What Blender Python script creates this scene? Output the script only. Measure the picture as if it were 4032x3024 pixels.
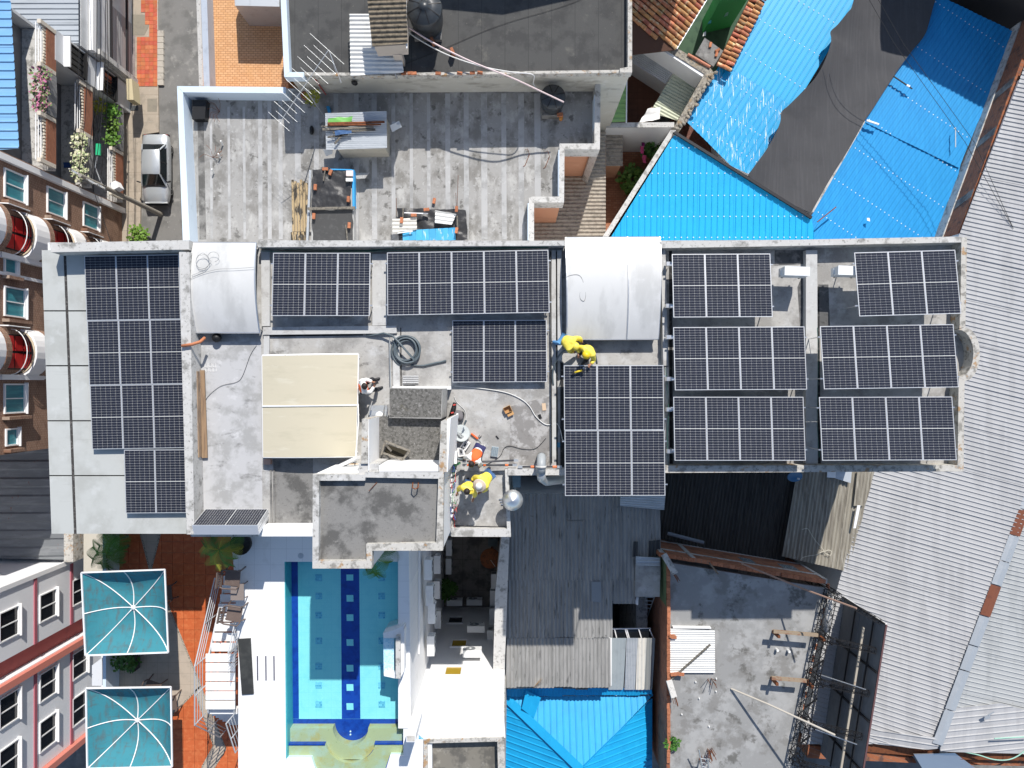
import bpy, bmesh, math, random
from mathutils import Vector, Matrix, noise
R = math.radians
random.seed(11)
for o in list(bpy.data.objects): bpy.data.objects.remove(o)
SC = bpy.context.scene
COL = SC.collection

# ------------------------------------------------------------------ camera, sky, sun, exposure
F, CX, CY, H = 2795.0, 2016.0, 1512.0, 44.0          # focal length in photo pixels, image centre, flying height
cam = bpy.data.cameras.new('camera'); camo = bpy.data.objects.new('camera', cam); COL.objects.link(camo)
camo.location = (0, 0, H); camo.rotation_euler = (0, 0, 0)
cam.sensor_fit = 'HORIZONTAL'; cam.angle = 2 * math.atan(CX / F)
cam.clip_start = 0.5; cam.clip_end = 3000
SC.camera = camo
SHX, SHY = -0.30, -1.0                                # shadow offset on the ground per metre of height
sun_vec = Vector((-SHX, -SHY, 1.0)).normalized()
elev = math.asin(sun_vec.z)
world = bpy.data.worlds.new('World'); SC.world = world; world.use_nodes = True
nt = world.node_tree; nt.nodes.clear()
sky = nt.nodes.new('ShaderNodeTexSky'); sky.sky_type = 'NISHITA'; sky.sun_disc = False
sky.sun_elevation = elev; sky.sun_rotation = math.atan2(sun_vec.x, sun_vec.y)
sky.air_density = 1.0; sky.dust_density = 0.6; sky.ozone_density = 1.0
bg = nt.nodes.new('ShaderNodeBackground'); bg.inputs[1].default_value = 0.12
wo = nt.nodes.new('ShaderNodeOutputWorld')
nt.links.new(sky.outputs[0], bg.inputs[0]); nt.links.new(bg.outputs[0], wo.inputs[0])
sl = bpy.data.lights.new('sun', 'SUN'); sl.energy = 4.7; sl.angle = R(0.53); sl.color = (1.0, 0.955, 0.89)
so = bpy.data.objects.new('sun', sl); COL.objects.link(so)
so.location = (0, 0, 80); so.rotation_euler = (-sun_vec).to_track_quat('-Z', 'Y').to_euler()
SC.view_settings.view_transform = 'Standard'; SC.view_settings.look = 'None'
SC.view_settings.exposure = 0.22; SC.view_settings.gamma = 1.0
SC.render.engine = 'CYCLES'
SC.cycles.use_denoising = True
SC.cycles.max_bounces = 6; SC.cycles.transparent_max_bounces = 12
SC.cycles.sample_clamp_indirect = 8.0

# ------------------------------------------------------------------ geometry helpers
def W(px, py, z):                      # the point at height z that the photograph shows at (px, py)
    d = (H - z) / F
    return Vector(((px - CX) * d, (CY - py) * d, z))
def FX(px, py, X):                     # the point of the wall plane x = X shown there
    D = X * F / (px - CX); return Vector((X, (CY - py) * D / F, H - D))
def FY(px, py, Y):
    D = Y * F / (CY - py); return Vector(((px - CX) * D / F, Y, H - D))
def WP(pts, z): return [W(p[0], p[1], p[2] if len(p) > 2 else z) for p in pts]

class MB:
    def __init__(s): s.v = []; s.f = []
    def add(s, vs, fs):
        n = len(s.v); s.v += [tuple(v) for v in vs]; s.f += [tuple(i + n for i in f) for f in fs]; return s
    def prism(s, poly, z0, z1=None):
        """poly: points; the top keeps their own z when z1 is None"""
        p = [Vector(q) if len(q) == 3 else Vector((q[0], q[1], 0)) for q in poly]
        a = sum(p[i].x * p[(i + 1) % len(p)].y - p[(i + 1) % len(p)].x * p[i].y for i in range(len(p)))
        if a < 0: p = p[::-1]
        n = len(p)
        top = [(q.x, q.y, q.z if z1 is None else z1) for q in p]
        bot = [(q.x, q.y, z0) for q in p]
        return s.add(top + bot, [tuple(range(n)), tuple(range(2 * n - 1, n - 1, -1))] +
                     [(i, i + n, (i + 1) % n + n, (i + 1) % n) for i in range(n)])
    def box(s, x0, x1, y0, y1, z0, z1): return s.prism([(x0, y0), (x1, y0), (x1, y1), (x0, y1)], z0, z1)
    def obox(s, c, sx, sy, sz, rz=0, rx=0, ry=0):
        m = Matrix.Translation(Vector(c)) @ Matrix.Rotation(rz, 4, 'Z') @ Matrix.Rotation(rx, 4, 'X') @ Matrix.Rotation(ry, 4, 'Y')
        vs = [m @ Vector((a * sx / 2, b * sy / 2, d * sz / 2)) for d in (-1, 1) for a, b in ((-1, -1), (1, -1), (1, 1), (-1, 1))]
        return s.add(vs, [(3, 2, 1, 0), (4, 5, 6, 7)] + [(i, (i + 1) % 4, (i + 1) % 4 + 4, i + 4) for i in range(4)])
    def slab(s, q, t, d=None):            # plate with top face q, thickness t along -normal
        q = [Vector(a) for a in q]; n = len(q)
        nn = (q[1] - q[0]).cross(q[2] - q[1]).normalized() if d is None else Vector(d)
        if d is None and nn.z < 0: nn = -nn
        b = [a - nn * t for a in q]
        return s.add(q + b, [tuple(range(n)), tuple(range(2 * n - 1, n - 1, -1))] +
                     [(i, i + n, (i + 1) % n + n, (i + 1) % n) for i in range(n)])
    def bar(s, a, b, w, h=None, up=(0, 0, 1)):
        a, b = Vector(a), Vector(b); h = h or w; d = (b - a).normalized()
        u = Vector(up)
        if abs(d.dot(u)) > .95: u = Vector((1, 0, 0))
        x = d.cross(u).normalized(); y = x.cross(d).normalized()
        o = [x * w / 2 + y * h / 2, -x * w / 2 + y * h / 2, -x * w / 2 - y * h / 2, x * w / 2 - y * h / 2]
        return s.add([a + k for k in o] + [b + k for k in o], [(3, 2, 1, 0), (4, 5, 6, 7)] + [(i, (i + 1) % 4, (i + 1) % 4 + 4, i + 4) for i in range(4)])
    def tube(s, pts, r, n=6, cap=True):
        pts = [Vector(p) for p in pts]; m = len(pts); base = len(s.v); vs = []; fs = []
        pv = None
        for i, p in enumerate(pts):
            d = (pts[min(i + 1, m - 1)] - pts[max(i - 1, 0)])
            d = d.normalized() if d.length > 1e-9 else Vector((0, 0, 1))
            x = pv - d * pv.dot(d) if pv is not None else d.cross(Vector((0, 0, 1)) if abs(d.z) < .9 else Vector((1, 0, 0)))
            x = x.normalized() if x.length > 1e-6 else Vector((1, 0, 0)); pv = x
            y = d.cross(x); rr = r[i] if isinstance(r, (list, tuple)) else r
            vs += [p + (x * math.cos(2 * math.pi * k / n) + y * math.sin(2 * math.pi * k / n)) * rr for k in range(n)]
        for i in range(m - 1):
            for k in range(n): fs.append((i * n + k, i * n + (k + 1) % n, (i + 1) * n + (k + 1) % n, (i + 1) * n + k))
        if cap: fs += [tuple(range(n - 1, -1, -1)), tuple((m - 1) * n + k for k in range(n))]
        return s.add(vs, fs)
    def lathe(s, c, prof, n=20, ax=None):
        c = Vector(c); q = Vector((0, 0, 1)).rotation_difference(Vector(ax)) if ax is not None else None
        vs = []
        for r, z in prof:
            for k in range(n):
                v = Vector((r * math.cos(2 * math.pi * k / n), r * math.sin(2 * math.pi * k / n), z))
                vs.append(c + (q @ v if q else v))
        m = len(prof); fs = []
        for i in range(m - 1):
            for k in range(n): fs.append((i * n + k, i * n + (k + 1) % n, (i + 1) * n + (k + 1) % n, (i + 1) * n + k))
        fs += [tuple(range(n - 1, -1, -1)), tuple((m - 1) * n + k for k in range(n))]
        return s.add(vs, fs)
    def blob(s, c, rx, ry, rz, n=10, m=6, jit=0):
        c = Vector(c); vs = []; fs = []
        for i in range(m + 1):
            a = math.pi * i / m
            for k in range(n):
                b = 2 * math.pi * k / n
                v = Vector((math.sin(a) * math.cos(b) * rx, math.sin(a) * math.sin(b) * ry, math.cos(a) * rz))
                if jit: v *= 1 + jit * noise.noise(c * 3 + v * 4)
                vs.append(c + v)
        for i in range(m):
            for k in range(n): fs.append((i * n + k, (i + 1) * n + k, (i + 1) * n + (k + 1) % n, i * n + (k + 1) % n))
        return s.add(vs, fs)

ORG = {}
def put(o, label=None, cat=None, group=None, kind=None):
    if label: o['label'] = label
    if cat: o['category'] = cat
    if group: o['group'] = group
    if kind: o['kind'] = kind
    return o
def thing(name, label, cat, loc=(0, 0, 0), group=None, kind=None):
    o = bpy.data.objects.new(name, None); COL.objects.link(o); o.location = loc; o.empty_display_size = .2
    ORG[o.name] = Vector(loc)
    return put(o, label, cat, group, kind)
def obj(name, mb, m, parent=None, smooth=False, label=None, cat=None, group=None, kind=None, flat_angle=None):
    vs = [Vector(v) for v in mb.v]
    if parent is not None: org = ORG[parent.name]
    else:
        org = Vector(((min(v.x for v in vs) + max(v.x for v in vs)) / 2, (min(v.y for v in vs) + max(v.y for v in vs)) / 2, min(v.z for v in vs)))
    me = bpy.data.meshes.new(name)
    me.from_pydata([v - org for v in vs], [], mb.f); me.update()
    if smooth: me.polygons.foreach_set('use_smooth', [True] * len(me.polygons))
    me.materials.append(m)
    o = bpy.data.objects.new(name, me); COL.objects.link(o)
    if parent is not None: o.parent = parent
    else: o.location = org
    ORG[o.name] = org
    return put(o, label, cat, group, kind)
def struct(name, mb, m, parent=None): return obj(name, mb, m, parent, kind='structure')
MESH = {}
def inst(name, key, mb_fn, m, parent, loc, rz=0, mat4=None, scale=None, label=None, cat=None, group=None):
    """object with shared mesh data; loc in world"""
    if key not in MESH:
        mb = mb_fn(); me = bpy.data.meshes.new(name); me.from_pydata(mb.v, [], mb.f); me.update(); me.materials.append(m); MESH[key] = me
    o = bpy.data.objects.new(name, MESH[key]); COL.objects.link(o)
    org = Vector((0, 0, 0))
    if parent is not None: o.parent = parent; org = ORG[parent.name]
    if mat4 is not None: o.matrix_local = Matrix.Translation(-org) @ mat4
    else:
        o.location = Vector(loc) - org; o.rotation_euler = (0, 0, rz)
        if scale: o.scale = scale
    ORG[o.name] = Vector(loc)
    return put(o, label, cat, group)
def copy_tree(o, parent=None):
    c = o.copy(); COL.objects.link(c)
    if parent is not None: c.parent = parent
    for ch in o.children: copy_tree(ch, c)
    return c

# ------------------------------------------------------------------ materials
def _pos(n, l, rot=0, scale=(1, 1, 1), obj_space=False):
    g = n.new('ShaderNodeTexCoord') if obj_space else n.new('ShaderNodeNewGeometry')
    m = n.new('ShaderNodeMapping'); m.inputs['Rotation'].default_value = (0, 0, rot); m.inputs['Scale'].default_value = scale
    l.new(g.outputs['Object' if obj_space else 'Position'], m.inputs[0]); return m.outputs[0]
def _ramp(n, l, src, lo, hi, amt):
    r = n.new('ShaderNodeMapRange'); r.inputs[1].default_value = lo; r.inputs[2].default_value = hi
    r.inputs[3].default_value = 0; r.inputs[4].default_value = amt; r.interpolation_type = 'SMOOTHSTEP'
    l.new(src, r.inputs[0]); return r.outputs[0]
def _mix(n, l, fac, a, b, mode='MIX'):
    x = n.new('ShaderNodeMix'); x.data_type = 'RGBA'; x.blend_type = mode
    for s_, v in ((x.inputs[0], fac), (x.inputs[6], a), (x.inputs[7], b)):
        if hasattr(v, 'links'): l.new(v, s_)
        elif isinstance(v, (int, float)): s_.default_value = v
        else: s_.default_value = (v[0], v[1], v[2], 1)
    return x.outputs[2]
MATS = {}
def M(name, base, rough=.8, metal=0.0, layers=(), bump=0.0, bscale=30.0, var=0.0, spec=.4, seams=None, brick=None, hue=0.0, coat=0.0):
    """layers: (colour, scale or (sx,sy,sz), lo, hi, amount[, rot]) noise masks laid over the base colour.
    seams: (period, width, colour, axis angle) straight joints.  brick: dict for a brick pattern."""
    if name in MATS: return MATS[name]
    m = bpy.data.materials.new(name); m.use_nodes = True; n = m.node_tree.nodes; l = m.node_tree.links
    b = n['Principled BSDF']; col = base; hgt = None
    if brick:
        g = n.new('ShaderNodeNewGeometry'); u = n.new('ShaderNodeVectorMath'); u.operation = 'DOT_PRODUCT'; u.inputs[1].default_value = brick['u']
        v = n.new('ShaderNodeVectorMath'); v.operation = 'DOT_PRODUCT'; v.inputs[1].default_value = brick.get('v', (0, 0, 1))
        l.new(g.outputs['Position'], u.inputs[0]); l.new(g.outputs['Position'], v.inputs[0])
        cx = n.new('ShaderNodeCombineXYZ'); l.new(u.outputs['Value'], cx.inputs[0]); l.new(v.outputs['Value'], cx.inputs[1])
        t = n.new('ShaderNodeTexBrick'); l.new(cx.outputs[0], t.inputs['Vector'])
        t.inputs['Color1'].default_value = (*base, 1); t.inputs['Color2'].default_value = (*brick['c2'], 1); t.inputs['Mortar'].default_value = (*brick['mortar'], 1)
        t.inputs['Scale'].default_value = 1; t.inputs['Brick Width'].default_value = brick['w']; t.inputs['Row Height'].default_value = brick['h']
        t.inputs['Mortar Size'].default_value = brick.get('ms', .01); t.inputs['Mortar Smooth'].default_value = .3
        t.offset = brick.get('off', .5)
        col = t.outputs['Color']; hgt = t.outputs['Fac']
    for ly in layers:
        c, s, lo, hi, am = ly[:5]; rot = ly[5] if len(ly) > 5 else 0
        sc = s if isinstance(s, tuple) else (s, s, s)
        t = n.new('ShaderNodeTexNoise'); t.inputs['Scale'].default_value = 1; t.inputs['Detail'].default_value = 6; t.inputs['Roughness'].default_value = .62
        ad = n.new('ShaderNodeVectorMath'); ad.operation = 'ADD'; ad.inputs[1].default_value = (random.uniform(-40, 40), random.uniform(-40, 40), random.uniform(-4, 4))
        l.new(_pos(n, l, rot, sc), ad.inputs[0]); l.new(ad.outputs[0], t.inputs['Vector'])
        col = _mix(n, l, _ramp(n, l, t.outputs['Fac'], lo, hi, am), col, c)
    if seams:
        for (per, wd, c, ang, off) in seams:
            g = n.new('ShaderNodeNewGeometry'); u = n.new('ShaderNodeVectorMath'); u.operation = 'DOT_PRODUCT'
            u.inputs[1].default_value = (math.cos(ang) / per, math.sin(ang) / per, 0); l.new(g.outputs['Position'], u.inputs[0])
            a = n.new('ShaderNodeMath'); a.operation = 'ADD'; a.inputs[1].default_value = 500.5 + off; l.new(u.outputs['Value'], a.inputs[0])
            fr = n.new('ShaderNodeMath'); fr.operation = 'FRACT'; l.new(a.outputs[0], fr.inputs[0])
            sb = n.new('ShaderNodeMath'); sb.operation = 'SUBTRACT'; sb.inputs[1].default_value = .5; l.new(fr.outputs[0], sb.inputs[0])
            ab = n.new('ShaderNodeMath'); ab.operation = 'ABSOLUTE'; l.new(sb.outputs[0], ab.inputs[0])
            col = _mix(n, l, _ramp(n, l, ab.outputs[0], wd / per * .5, wd / per * .5 * .6, .85), col, c)
    if var or hue:
        oi = n.new('ShaderNodeObjectInfo'); hs = n.new('ShaderNodeHueSaturation')
        mr = n.new('ShaderNodeMapRange'); mr.inputs[3].default_value = 1 - var; mr.inputs[4].default_value = 1 + var
        l.new(oi.outputs['Random'], mr.inputs[0]); l.new(mr.outputs[0], hs.inputs['Value'])
        if hue:
            wn = n.new('ShaderNodeTexWhiteNoise'); wn.noise_dimensions = '1D'; l.new(oi.outputs['Random'], wn.inputs['W'])
            mh = n.new('ShaderNodeMapRange'); mh.inputs[3].default_value = .5 - hue; mh.inputs[4].default_value = .5 + hue
            l.new(wn.outputs['Value'], mh.inputs[0]); l.new(mh.outputs[0], hs.inputs['Hue'])
        if hasattr(col, 'links'): l.new(col, hs.inputs['Color'])
        else: hs.inputs['Color'].default_value = (*col, 1)
        col = hs.outputs[0]
    if hasattr(col, 'links'): l.new(col, b.inputs['Base Color'])
    else: b.inputs['Base Color'].default_value = (*col, 1)
    b.inputs['Roughness'].default_value = rough; b.inputs['Metallic'].default_value = metal
    b.inputs['Specular IOR Level'].default_value = spec
    if coat: b.inputs['Coat Weight'].default_value = coat; b.inputs['Coat Roughness'].default_value = .08
    if bump:
        bp = n.new('ShaderNodeBump'); bp.inputs['Strength'].default_value = bump; bp.inputs['Distance'].default_value = .02
        if hgt is None:
            t = n.new('ShaderNodeTexNoise'); t.inputs['Scale'].default_value = bscale; t.inputs['Detail'].default_value = 5
            l.new(_pos(n, l), t.inputs['Vector']); src = t.outputs['Fac']
        else:
            iv = n.new('ShaderNodeMath'); iv.operation = 'SUBTRACT'; iv.inputs[0].default_value = 1; l.new(hgt, iv.inputs[1]); src = iv.outputs[0]
        l.new(src, bp.inputs['Height']); l.new(bp.outputs[0], b.inputs['Normal'])
    MATS[name] = m; return m

GR = (.06, .06, .06)
conc = M('concrete_roof', (.42, .41, .39), .9, layers=[((.27, .262, .25), .9, .42, .62, .9), ((.50, .50, .495), 1.9, .5, .68, .8), ((.13, .126, .12), (1.3, 2.2, 1), .6, .71, .75), ((.17, .162, .155), 9, .56, .7, .45), ((.54, .54, .54), 22, .58, .72, .4), ((.09, .088, .085), (.7, 7, 1), .68, .74, .55), ((.11, .105, .1), (6, .6, 1), .69, .75, .5)], bump=.25, bscale=18)
conc_dark = M('concrete_dark', (.22, .215, .205), .92, layers=[((.085, .083, .08), 1.3, .45, .62, .85), ((.30, .295, .28), 1.7, .57, .72, .8), ((.35, .34, .32), 8, .6, .75, .5), ((.07, .07, .066), 12, .55, .7, .5)], bump=.3, bscale=24)
conc_moss = M('concrete_mossy', (.15, .145, .135), .95, layers=[((.07, .068, .062), 10, .45, .6, .8), ((.30, .29, .28), 14, .56, .68, .8), ((.10, .085, .04), 1.2, .62, .74, .7)], bump=.5, bscale=40)
coping = M('coping_weathered', (.52, .51, .49), .9, layers=[((.20, .195, .18), 2.6, .5, .66, .8), ((.13, .125, .11), 9, .56, .7, .8), ((.62, .62, .61), 5, .55, .7, .6)], bump=.25, bscale=25)
coping_moss = M('coping_lichen', (.50, .48, .44), .92, layers=[((.20, .19, .17), 4, .48, .64, .8), ((.36, .19, .06), 3.2, .56, .66, .8), ((.12, .115, .1), 10, .56, .7, .8), ((.6, .59, .57), 6, .58, .7, .6)], bump=.3, bscale=28)
white = M('white_paint', (.80, .80, .80), .7, layers=[((.62, .62, .62), 1.1, .55, .75, .5), ((.5, .5, .5), 5, .64, .8, .4)])
white_clean = M('white_gloss', (.82, .82, .82), .45)
white_blue = M('pale_blue_paint', (.60, .70, .80), .7, layers=[((.48, .56, .64), 1.6, .55, .75, .5), ((.3, .33, .36), 7, .66, .8, .4)])
alu = M('aluminium', (.78, .79, .80), .35, .9)
galv = M('galvanised', (.55, .57, .58), .45, .6, layers=[((.4, .41, .42), 4, .5, .7, .5)])
dark_metal = M('dark_metal', (.03, .03, .033), .5, .4)
black = M('black_plastic', (.012, .012, .013), .5)
rust = M('rust', (.22, .075, .03), .85, .2, layers=[((.09, .035, .02), 6, .45, .65, .8), ((.38, .15, .06), 11, .58, .7, .5)])
wood = M('weathered_wood', (.30, .21, .14), .85, layers=[((.16, .12, .09), (14, 1.5, 6), .45, .6, .8), ((.42, .33, .24), (5, 9, 4), .58, .7, .5)], var=.2)
wood_grey = M('grey_wood', (.20, .18, .15), .9, layers=[((.09, .085, .075), (9, 9, 9), .45, .62, .8)], var=.3)
orange = M('orange_cloth', (.80, .13, .03), .75)
yellow = M('yellow_raincoat', (.80, .66, .09), .5, layers=[((.62, .42, .02), 5, .52, .66, .6)], bump=.6, bscale=14)
denim = M('blue_denim', (.05, .11, .24), .85, layers=[((.10, .20, .38), 12, .5, .7, .6)])
skin = M('skin', (.36, .18, .11), .55)
hair = M('dark_hair', (.018, .012, .010), .5, bump=.6, bscale=80)
cloth_white = M('white_cloth', (.80, .79, .77), .85, bump=.4, bscale=12)
shoe = M('shoe_black', (.03, .03, .033), .6)
brickc = M('loose_brick', (.42, .16, .08), .9, layers=[((.28, .10, .05), 10, .45, .65, .7), ((.5, .26, .17), 20, .58, .7, .5)], var=.2)
glass_dark = M('window_glass_dark', (.012, .014, .018), .08, spec=.6)
tarp = M('black_tarp', (.035, .035, .037), .45, layers=[((.07, .07, .072), 5, .5, .7, .5)], bump=.8, bscale=8)
cable_black = M('cable_black', (.015, .015, .017), .5)
cable_white = M('cable_white', (.72, .72, .70), .5)
green_cable = M('cable_green', (.03, .12, .09), .5)
plant = M('leaf_green', (.09, .20, .03), .6, layers=[((.16, .24, .03), 6, .5, .7, .7)], var=.35, hue=.02)
plant_yel = M('leaf_yellow', (.34, .34, .04), .6, var=.25)
pvc_grey = M('grey_pipe', (.33, .35, .36), .45)
hose = M('grey_hose', (.10, .125, .14), .42)

# ------------------------------------------------------------------ corrugated sheets over a convex outline
def planar(poly):
    """best plane through the outline; its corners keep their place in the photograph"""
    p = [Vector(q) for q in poly]; c = sum(p, Vector()) / len(p)
    sxx = syy = sxy = sxz = syz = 0.0
    for q in p:
        v = q - c; sxx += v.x * v.x; syy += v.y * v.y; sxy += v.x * v.y; sxz += v.x * v.z; syz += v.y * v.z
    D = sxx * syy - sxy * sxy; a = (sxz * syy - syz * sxy) / D; b = (syz * sxx - sxz * sxy) / D; k = c.z - a * c.x - b * c.y
    out = []
    for q in p:
        rx, ry = q.x / (H - q.z), q.y / (H - q.z); d = (H - k) / (1 + a * rx + b * ry); out.append(Vector((rx * d, ry * d, H - d)))
    return out, Vector((-a, -b, 1)).normalized()
def sheets(parent, name, m, poly, ang, sheetw, period, amp, kind='sine', lift=0.012, s_off=0.0, t=0.0, smooth=None, ends=None):
    """poly: 3-D convex outline (one plane).  Ribs run along direction ang.  Each sheet is a mesh of its own."""
    p, nrm = planar(poly)
    def zat(x, y): return p[0].z - (nrm.x * (x - p[0].x) + nrm.y * (y - p[0].y)) / nrm.z
    d = Vector((math.cos(ang), math.sin(ang))); e = Vector((-d.y, d.x))
    S = [Vector((q.x, q.y)).dot(e) for q in p]; s0, s1 = min(S), max(S)
    def span(s_):
        ts = []
        n = len(p)
        for i in range(n):
            a, b = p[i], p[(i + 1) % n]; sa, sb = S[i], S[(i + 1) % n]
            if abs(sa - sb) < 1e-9: continue
            k = (s_ - sa) / (sb - sa)
            if -1e-6 <= k <= 1 + 1e-6:
                x = a.x + (b.x - a.x) * k; y = a.y + (b.y - a.y) * k; ts.append(Vector((x, y)).dot(d))
        return (min(ts), max(ts)) if ts else None
    def prof(s_):
        u = (s_ - s0) / period
        if kind == 'sine': return amp * math.sin(2 * math.pi * u)
        u = u % 1.0
        if kind == 'rib':
            a = abs(u - .5)
            return amp if a < .06 else (amp * (.12 - a) / .06 if a < .12 else 0)
        a = abs(u - .5)                        # trapezoid
        return amp if a < .2 else (amp * (.3 - a) / .1 if a < .3 else 0)
    keys = {'sine': [i / 8 for i in range(8)], 'rib': [0, .38, .44, .56, .62], 'trap': [0, .2, .3, .7, .8]}[kind]
    out = []; k = 0; s = s0 + s_off
    if s > s0: s -= sheetw
    while s < s1 - .01:
        a, b = max(s, s0), min(s + sheetw + period * .15, s1)
        ss = [a]; i0 = int((a - s0) / period)
        for i in range(i0, int((b - s0) / period) + 2):
            for kk in keys:
                q = s0 + (i + kk) * period
                if a + 1e-4 < q < b - 1e-4: ss.append(q)
        ss.append(b)
        vs = []; ok = True; off = lift * (k % 2)
        je = (random.uniform(0, ends), random.uniform(0, ends)) if ends else (0, 0)
        for q in ss:
            sp = span(min(max(q, s0 + 1e-4), s1 - 1e-4))
            if sp is None: continue
            for j, tt in enumerate(sp):
                tt = tt + (je[0] if j == 0 else -je[1])
                xy = d * tt + e * q
                vs.append((xy.x, xy.y, zat(xy.x, xy.y) + prof(q) + off))
        n = len(vs) // 2
        if n > 1:
            mb = MB(); mb.add(vs, [(2 * i, 2 * i + 2, 2 * i + 3, 2 * i + 1) for i in range(n - 1)])
            out.append(obj(name, mb, m, parent, smooth=(kind == 'sine') if smooth is None else smooth))
        s += sheetw; k += 1
    return out, zat
def screws(parent, poly, zat, ang, rows, per, m, r=.022, name='roof_screw'):
    pass
# ================================================================== HOTEL (the long block with the panels)
ZR = 18.2
pave_far = M('far_ground', (.20, .20, .195), .9, layers=[((.12, .12, .115), .8, .45, .65, .8), ((.28, .27, .26), 3, .55, .7, .5)])
g = MB(); g.box(-160, 160, -160, 160, -.6, -.02); struct('ground', g, pave_far)

hotel = thing('hotel_building', 'long white hotel building with a pale concrete flat roof carrying solar panels', 'building', (0, 0, 0))
wall_m = M('hotel_wall', (.74, .74, .73), .8, layers=[((.5, .5, .49), (.8, .8, .25), .55, .72, .6)])
def hp(name, pts, z0, z1, m, parent=hotel): mb = MB(); mb.prism(WP(pts, z1), z0, z1); return obj(name, mb, m, parent)
hp('wall', [(745, 958), (3792, 940), (3792, 1856), (745, 1856)], 0, ZR - .15, wall_m)
hp('wall', [(752, 1857), (1990, 1857), (1990, 2108), (752, 2108)], 0, ZR - .15, wall_m)
hp('wall', [(188, 955), (744, 955), (744, 2100), (205, 2100)], 0, 17.6, wall_m)
hp('roof_slab', [(745, 958), (3794, 940), (3794, 1857), (745, 1857)], ZR - .14, ZR, conc)
hp('roof_slab', [(750, 1858), (2006, 1858), (2006, 2110), (750, 2110)], ZR - .14, ZR - .004, conc)
def par(pts, z, m=coping, z0=None, name='parapet', parent=hotel):
    mb = MB(); mb.prism(WP(pts, z), ZR - .1 if z0 is None else z0); return obj(name, mb, m, parent)
# north side
par([(194, 957), (744, 945), (744, 982), (201, 993)], 18.95, coping, 17.4)
par([(1016, 946), (2224, 948), (2224, 967), (1016, 973)], 18.72)
par([(2598, 951), (3024, 946), (3785, 931), (3785, 954), (3024, 970), (2598, 977)], 18.75)
# east side with its round bay
eo = [(3808, 932), (3804, 1180), (3801, 1286)]; ei = [(3786, 936), (3782, 1180), (3778, 1294)]
par([eo[0], eo[1], eo[2], ei[2], ei[1], ei[0]], 18.753, coping_moss)
ao, ai = [], []
for k in range(13):
    t = math.pi * (-.5 + k / 12.0)
    ao.append((3797 + 62 * math.cos(t), 1394 + 106 * math.sin(t))); ai.append((3775 + 58 * math.cos(t), 1392 + 94 * math.sin(t)))
for k in range(12): par([ao[k], ao[k + 1], ai[k + 1], ai[k]], 18.75 + .0005 * (k % 2), coping_moss)
hp('bay_slab', [(3776, 1300)] + [(q[0] + 6, q[1]) for q in ai] + [(3776, 1486)], 15.0, ZR - .01, conc)
par([(3798, 1500), (3794, 1856), (3771, 1832), (3775, 1487)], 18.752, coping_moss)
# south side
par([(2617, 1833), (3170, 1832), (3771, 1832), (3794, 1856), (3170, 1859), (2617, 1862)], 18.75, coping_moss)
par([(2000, 1845), (2224, 1846), (2224, 1871), (2000, 1872)], 18.6, coping)
par([(1988, 1848), (2001, 1848), (2012, 2113), (1996, 2083)], 18.55, coping)
par([(1774, 2080), (1996, 2083), (2012, 2114), (1776, 2113)], 18.552, coping)
par([(1018, 2071), (1232, 2071), (1232, 2112), (1018, 2112)], 18.75, white)
par([(752, 2094), (1017, 2094), (1017, 2113), (752, 2113)], 18.45, coping)
# dividing wall between the sheet roof and the terrace
par([(705, 992), (745, 992), (752, 1350), (765, 2104), (735, 2104), (718, 1500)], 19.0, coping, 17.4)
# roof beams and kerbs, proud of the slab
def beam(pts, h, m=None): mb = MB(); mb.prism(WP(pts, ZR + h), ZR - .05); obj('roof_beam', mb, m or beam_m, hotel)
beam_m = M('beam_screed', (.50, .50, .49), .9, layers=[((.34, .33, .32), 2.2, .5, .68, .8), ((.62, .62, .62), 5, .55, .7, .5), ((.17, .165, .16), 11, .62, .75, .5)], bump=.2)
beam([(1035, 1288), (1560, 1282), (1562, 1312), (1035, 1318)], .14)
beam([(1464, 1000), (1522, 1000), (1524, 1280), (1466, 1282)], .10)
beam([(1028, 985), (1062, 985), (1062, 1284), (1030, 1284)], .12)
beam([(2172, 985), (2188, 985), (2190, 1835), (2168, 1835)], .10)
beam([(2194, 985), (2212, 985), (2214, 1420), (2196, 1420)], .12)
beam([(2602, 980), (2620, 980), (2632, 1440), (2612, 1440)], .35)
beam([(2618, 1445), (2634, 1445), (2634, 1830), (2620, 1830)], .30)
beam([(3174, 985), (3218, 985), (3220, 1826), (3172, 1826)], .28)
beam([(1038, 1322), (1060, 1322), (1060, 1395), (1038, 1395)], .10)
beam([(1545, 1322), (1572, 1320), (1574, 1530), (1548, 1530)], .08)
groove = M('groove_shade_dirt', (.025, .025, .026), .9, layers=[((.12, .115, .11), 7, .52, .66, .7)])  # groove dirt, with the shadow of the gaps put into the same colour
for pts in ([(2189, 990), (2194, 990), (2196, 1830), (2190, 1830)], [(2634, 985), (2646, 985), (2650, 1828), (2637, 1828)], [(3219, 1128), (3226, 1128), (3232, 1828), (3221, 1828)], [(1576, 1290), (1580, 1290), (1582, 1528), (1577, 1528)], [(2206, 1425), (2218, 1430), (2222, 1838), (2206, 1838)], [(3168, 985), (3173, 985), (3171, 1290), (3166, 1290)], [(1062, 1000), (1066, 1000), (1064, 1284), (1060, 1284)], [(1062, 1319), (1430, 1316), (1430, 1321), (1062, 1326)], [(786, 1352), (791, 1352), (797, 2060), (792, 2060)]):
    mb = MB(); mb.prism(WP(pts, ZR + .005), ZR - .02); obj('groove_shade_strip', mb, groove, hotel)
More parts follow.
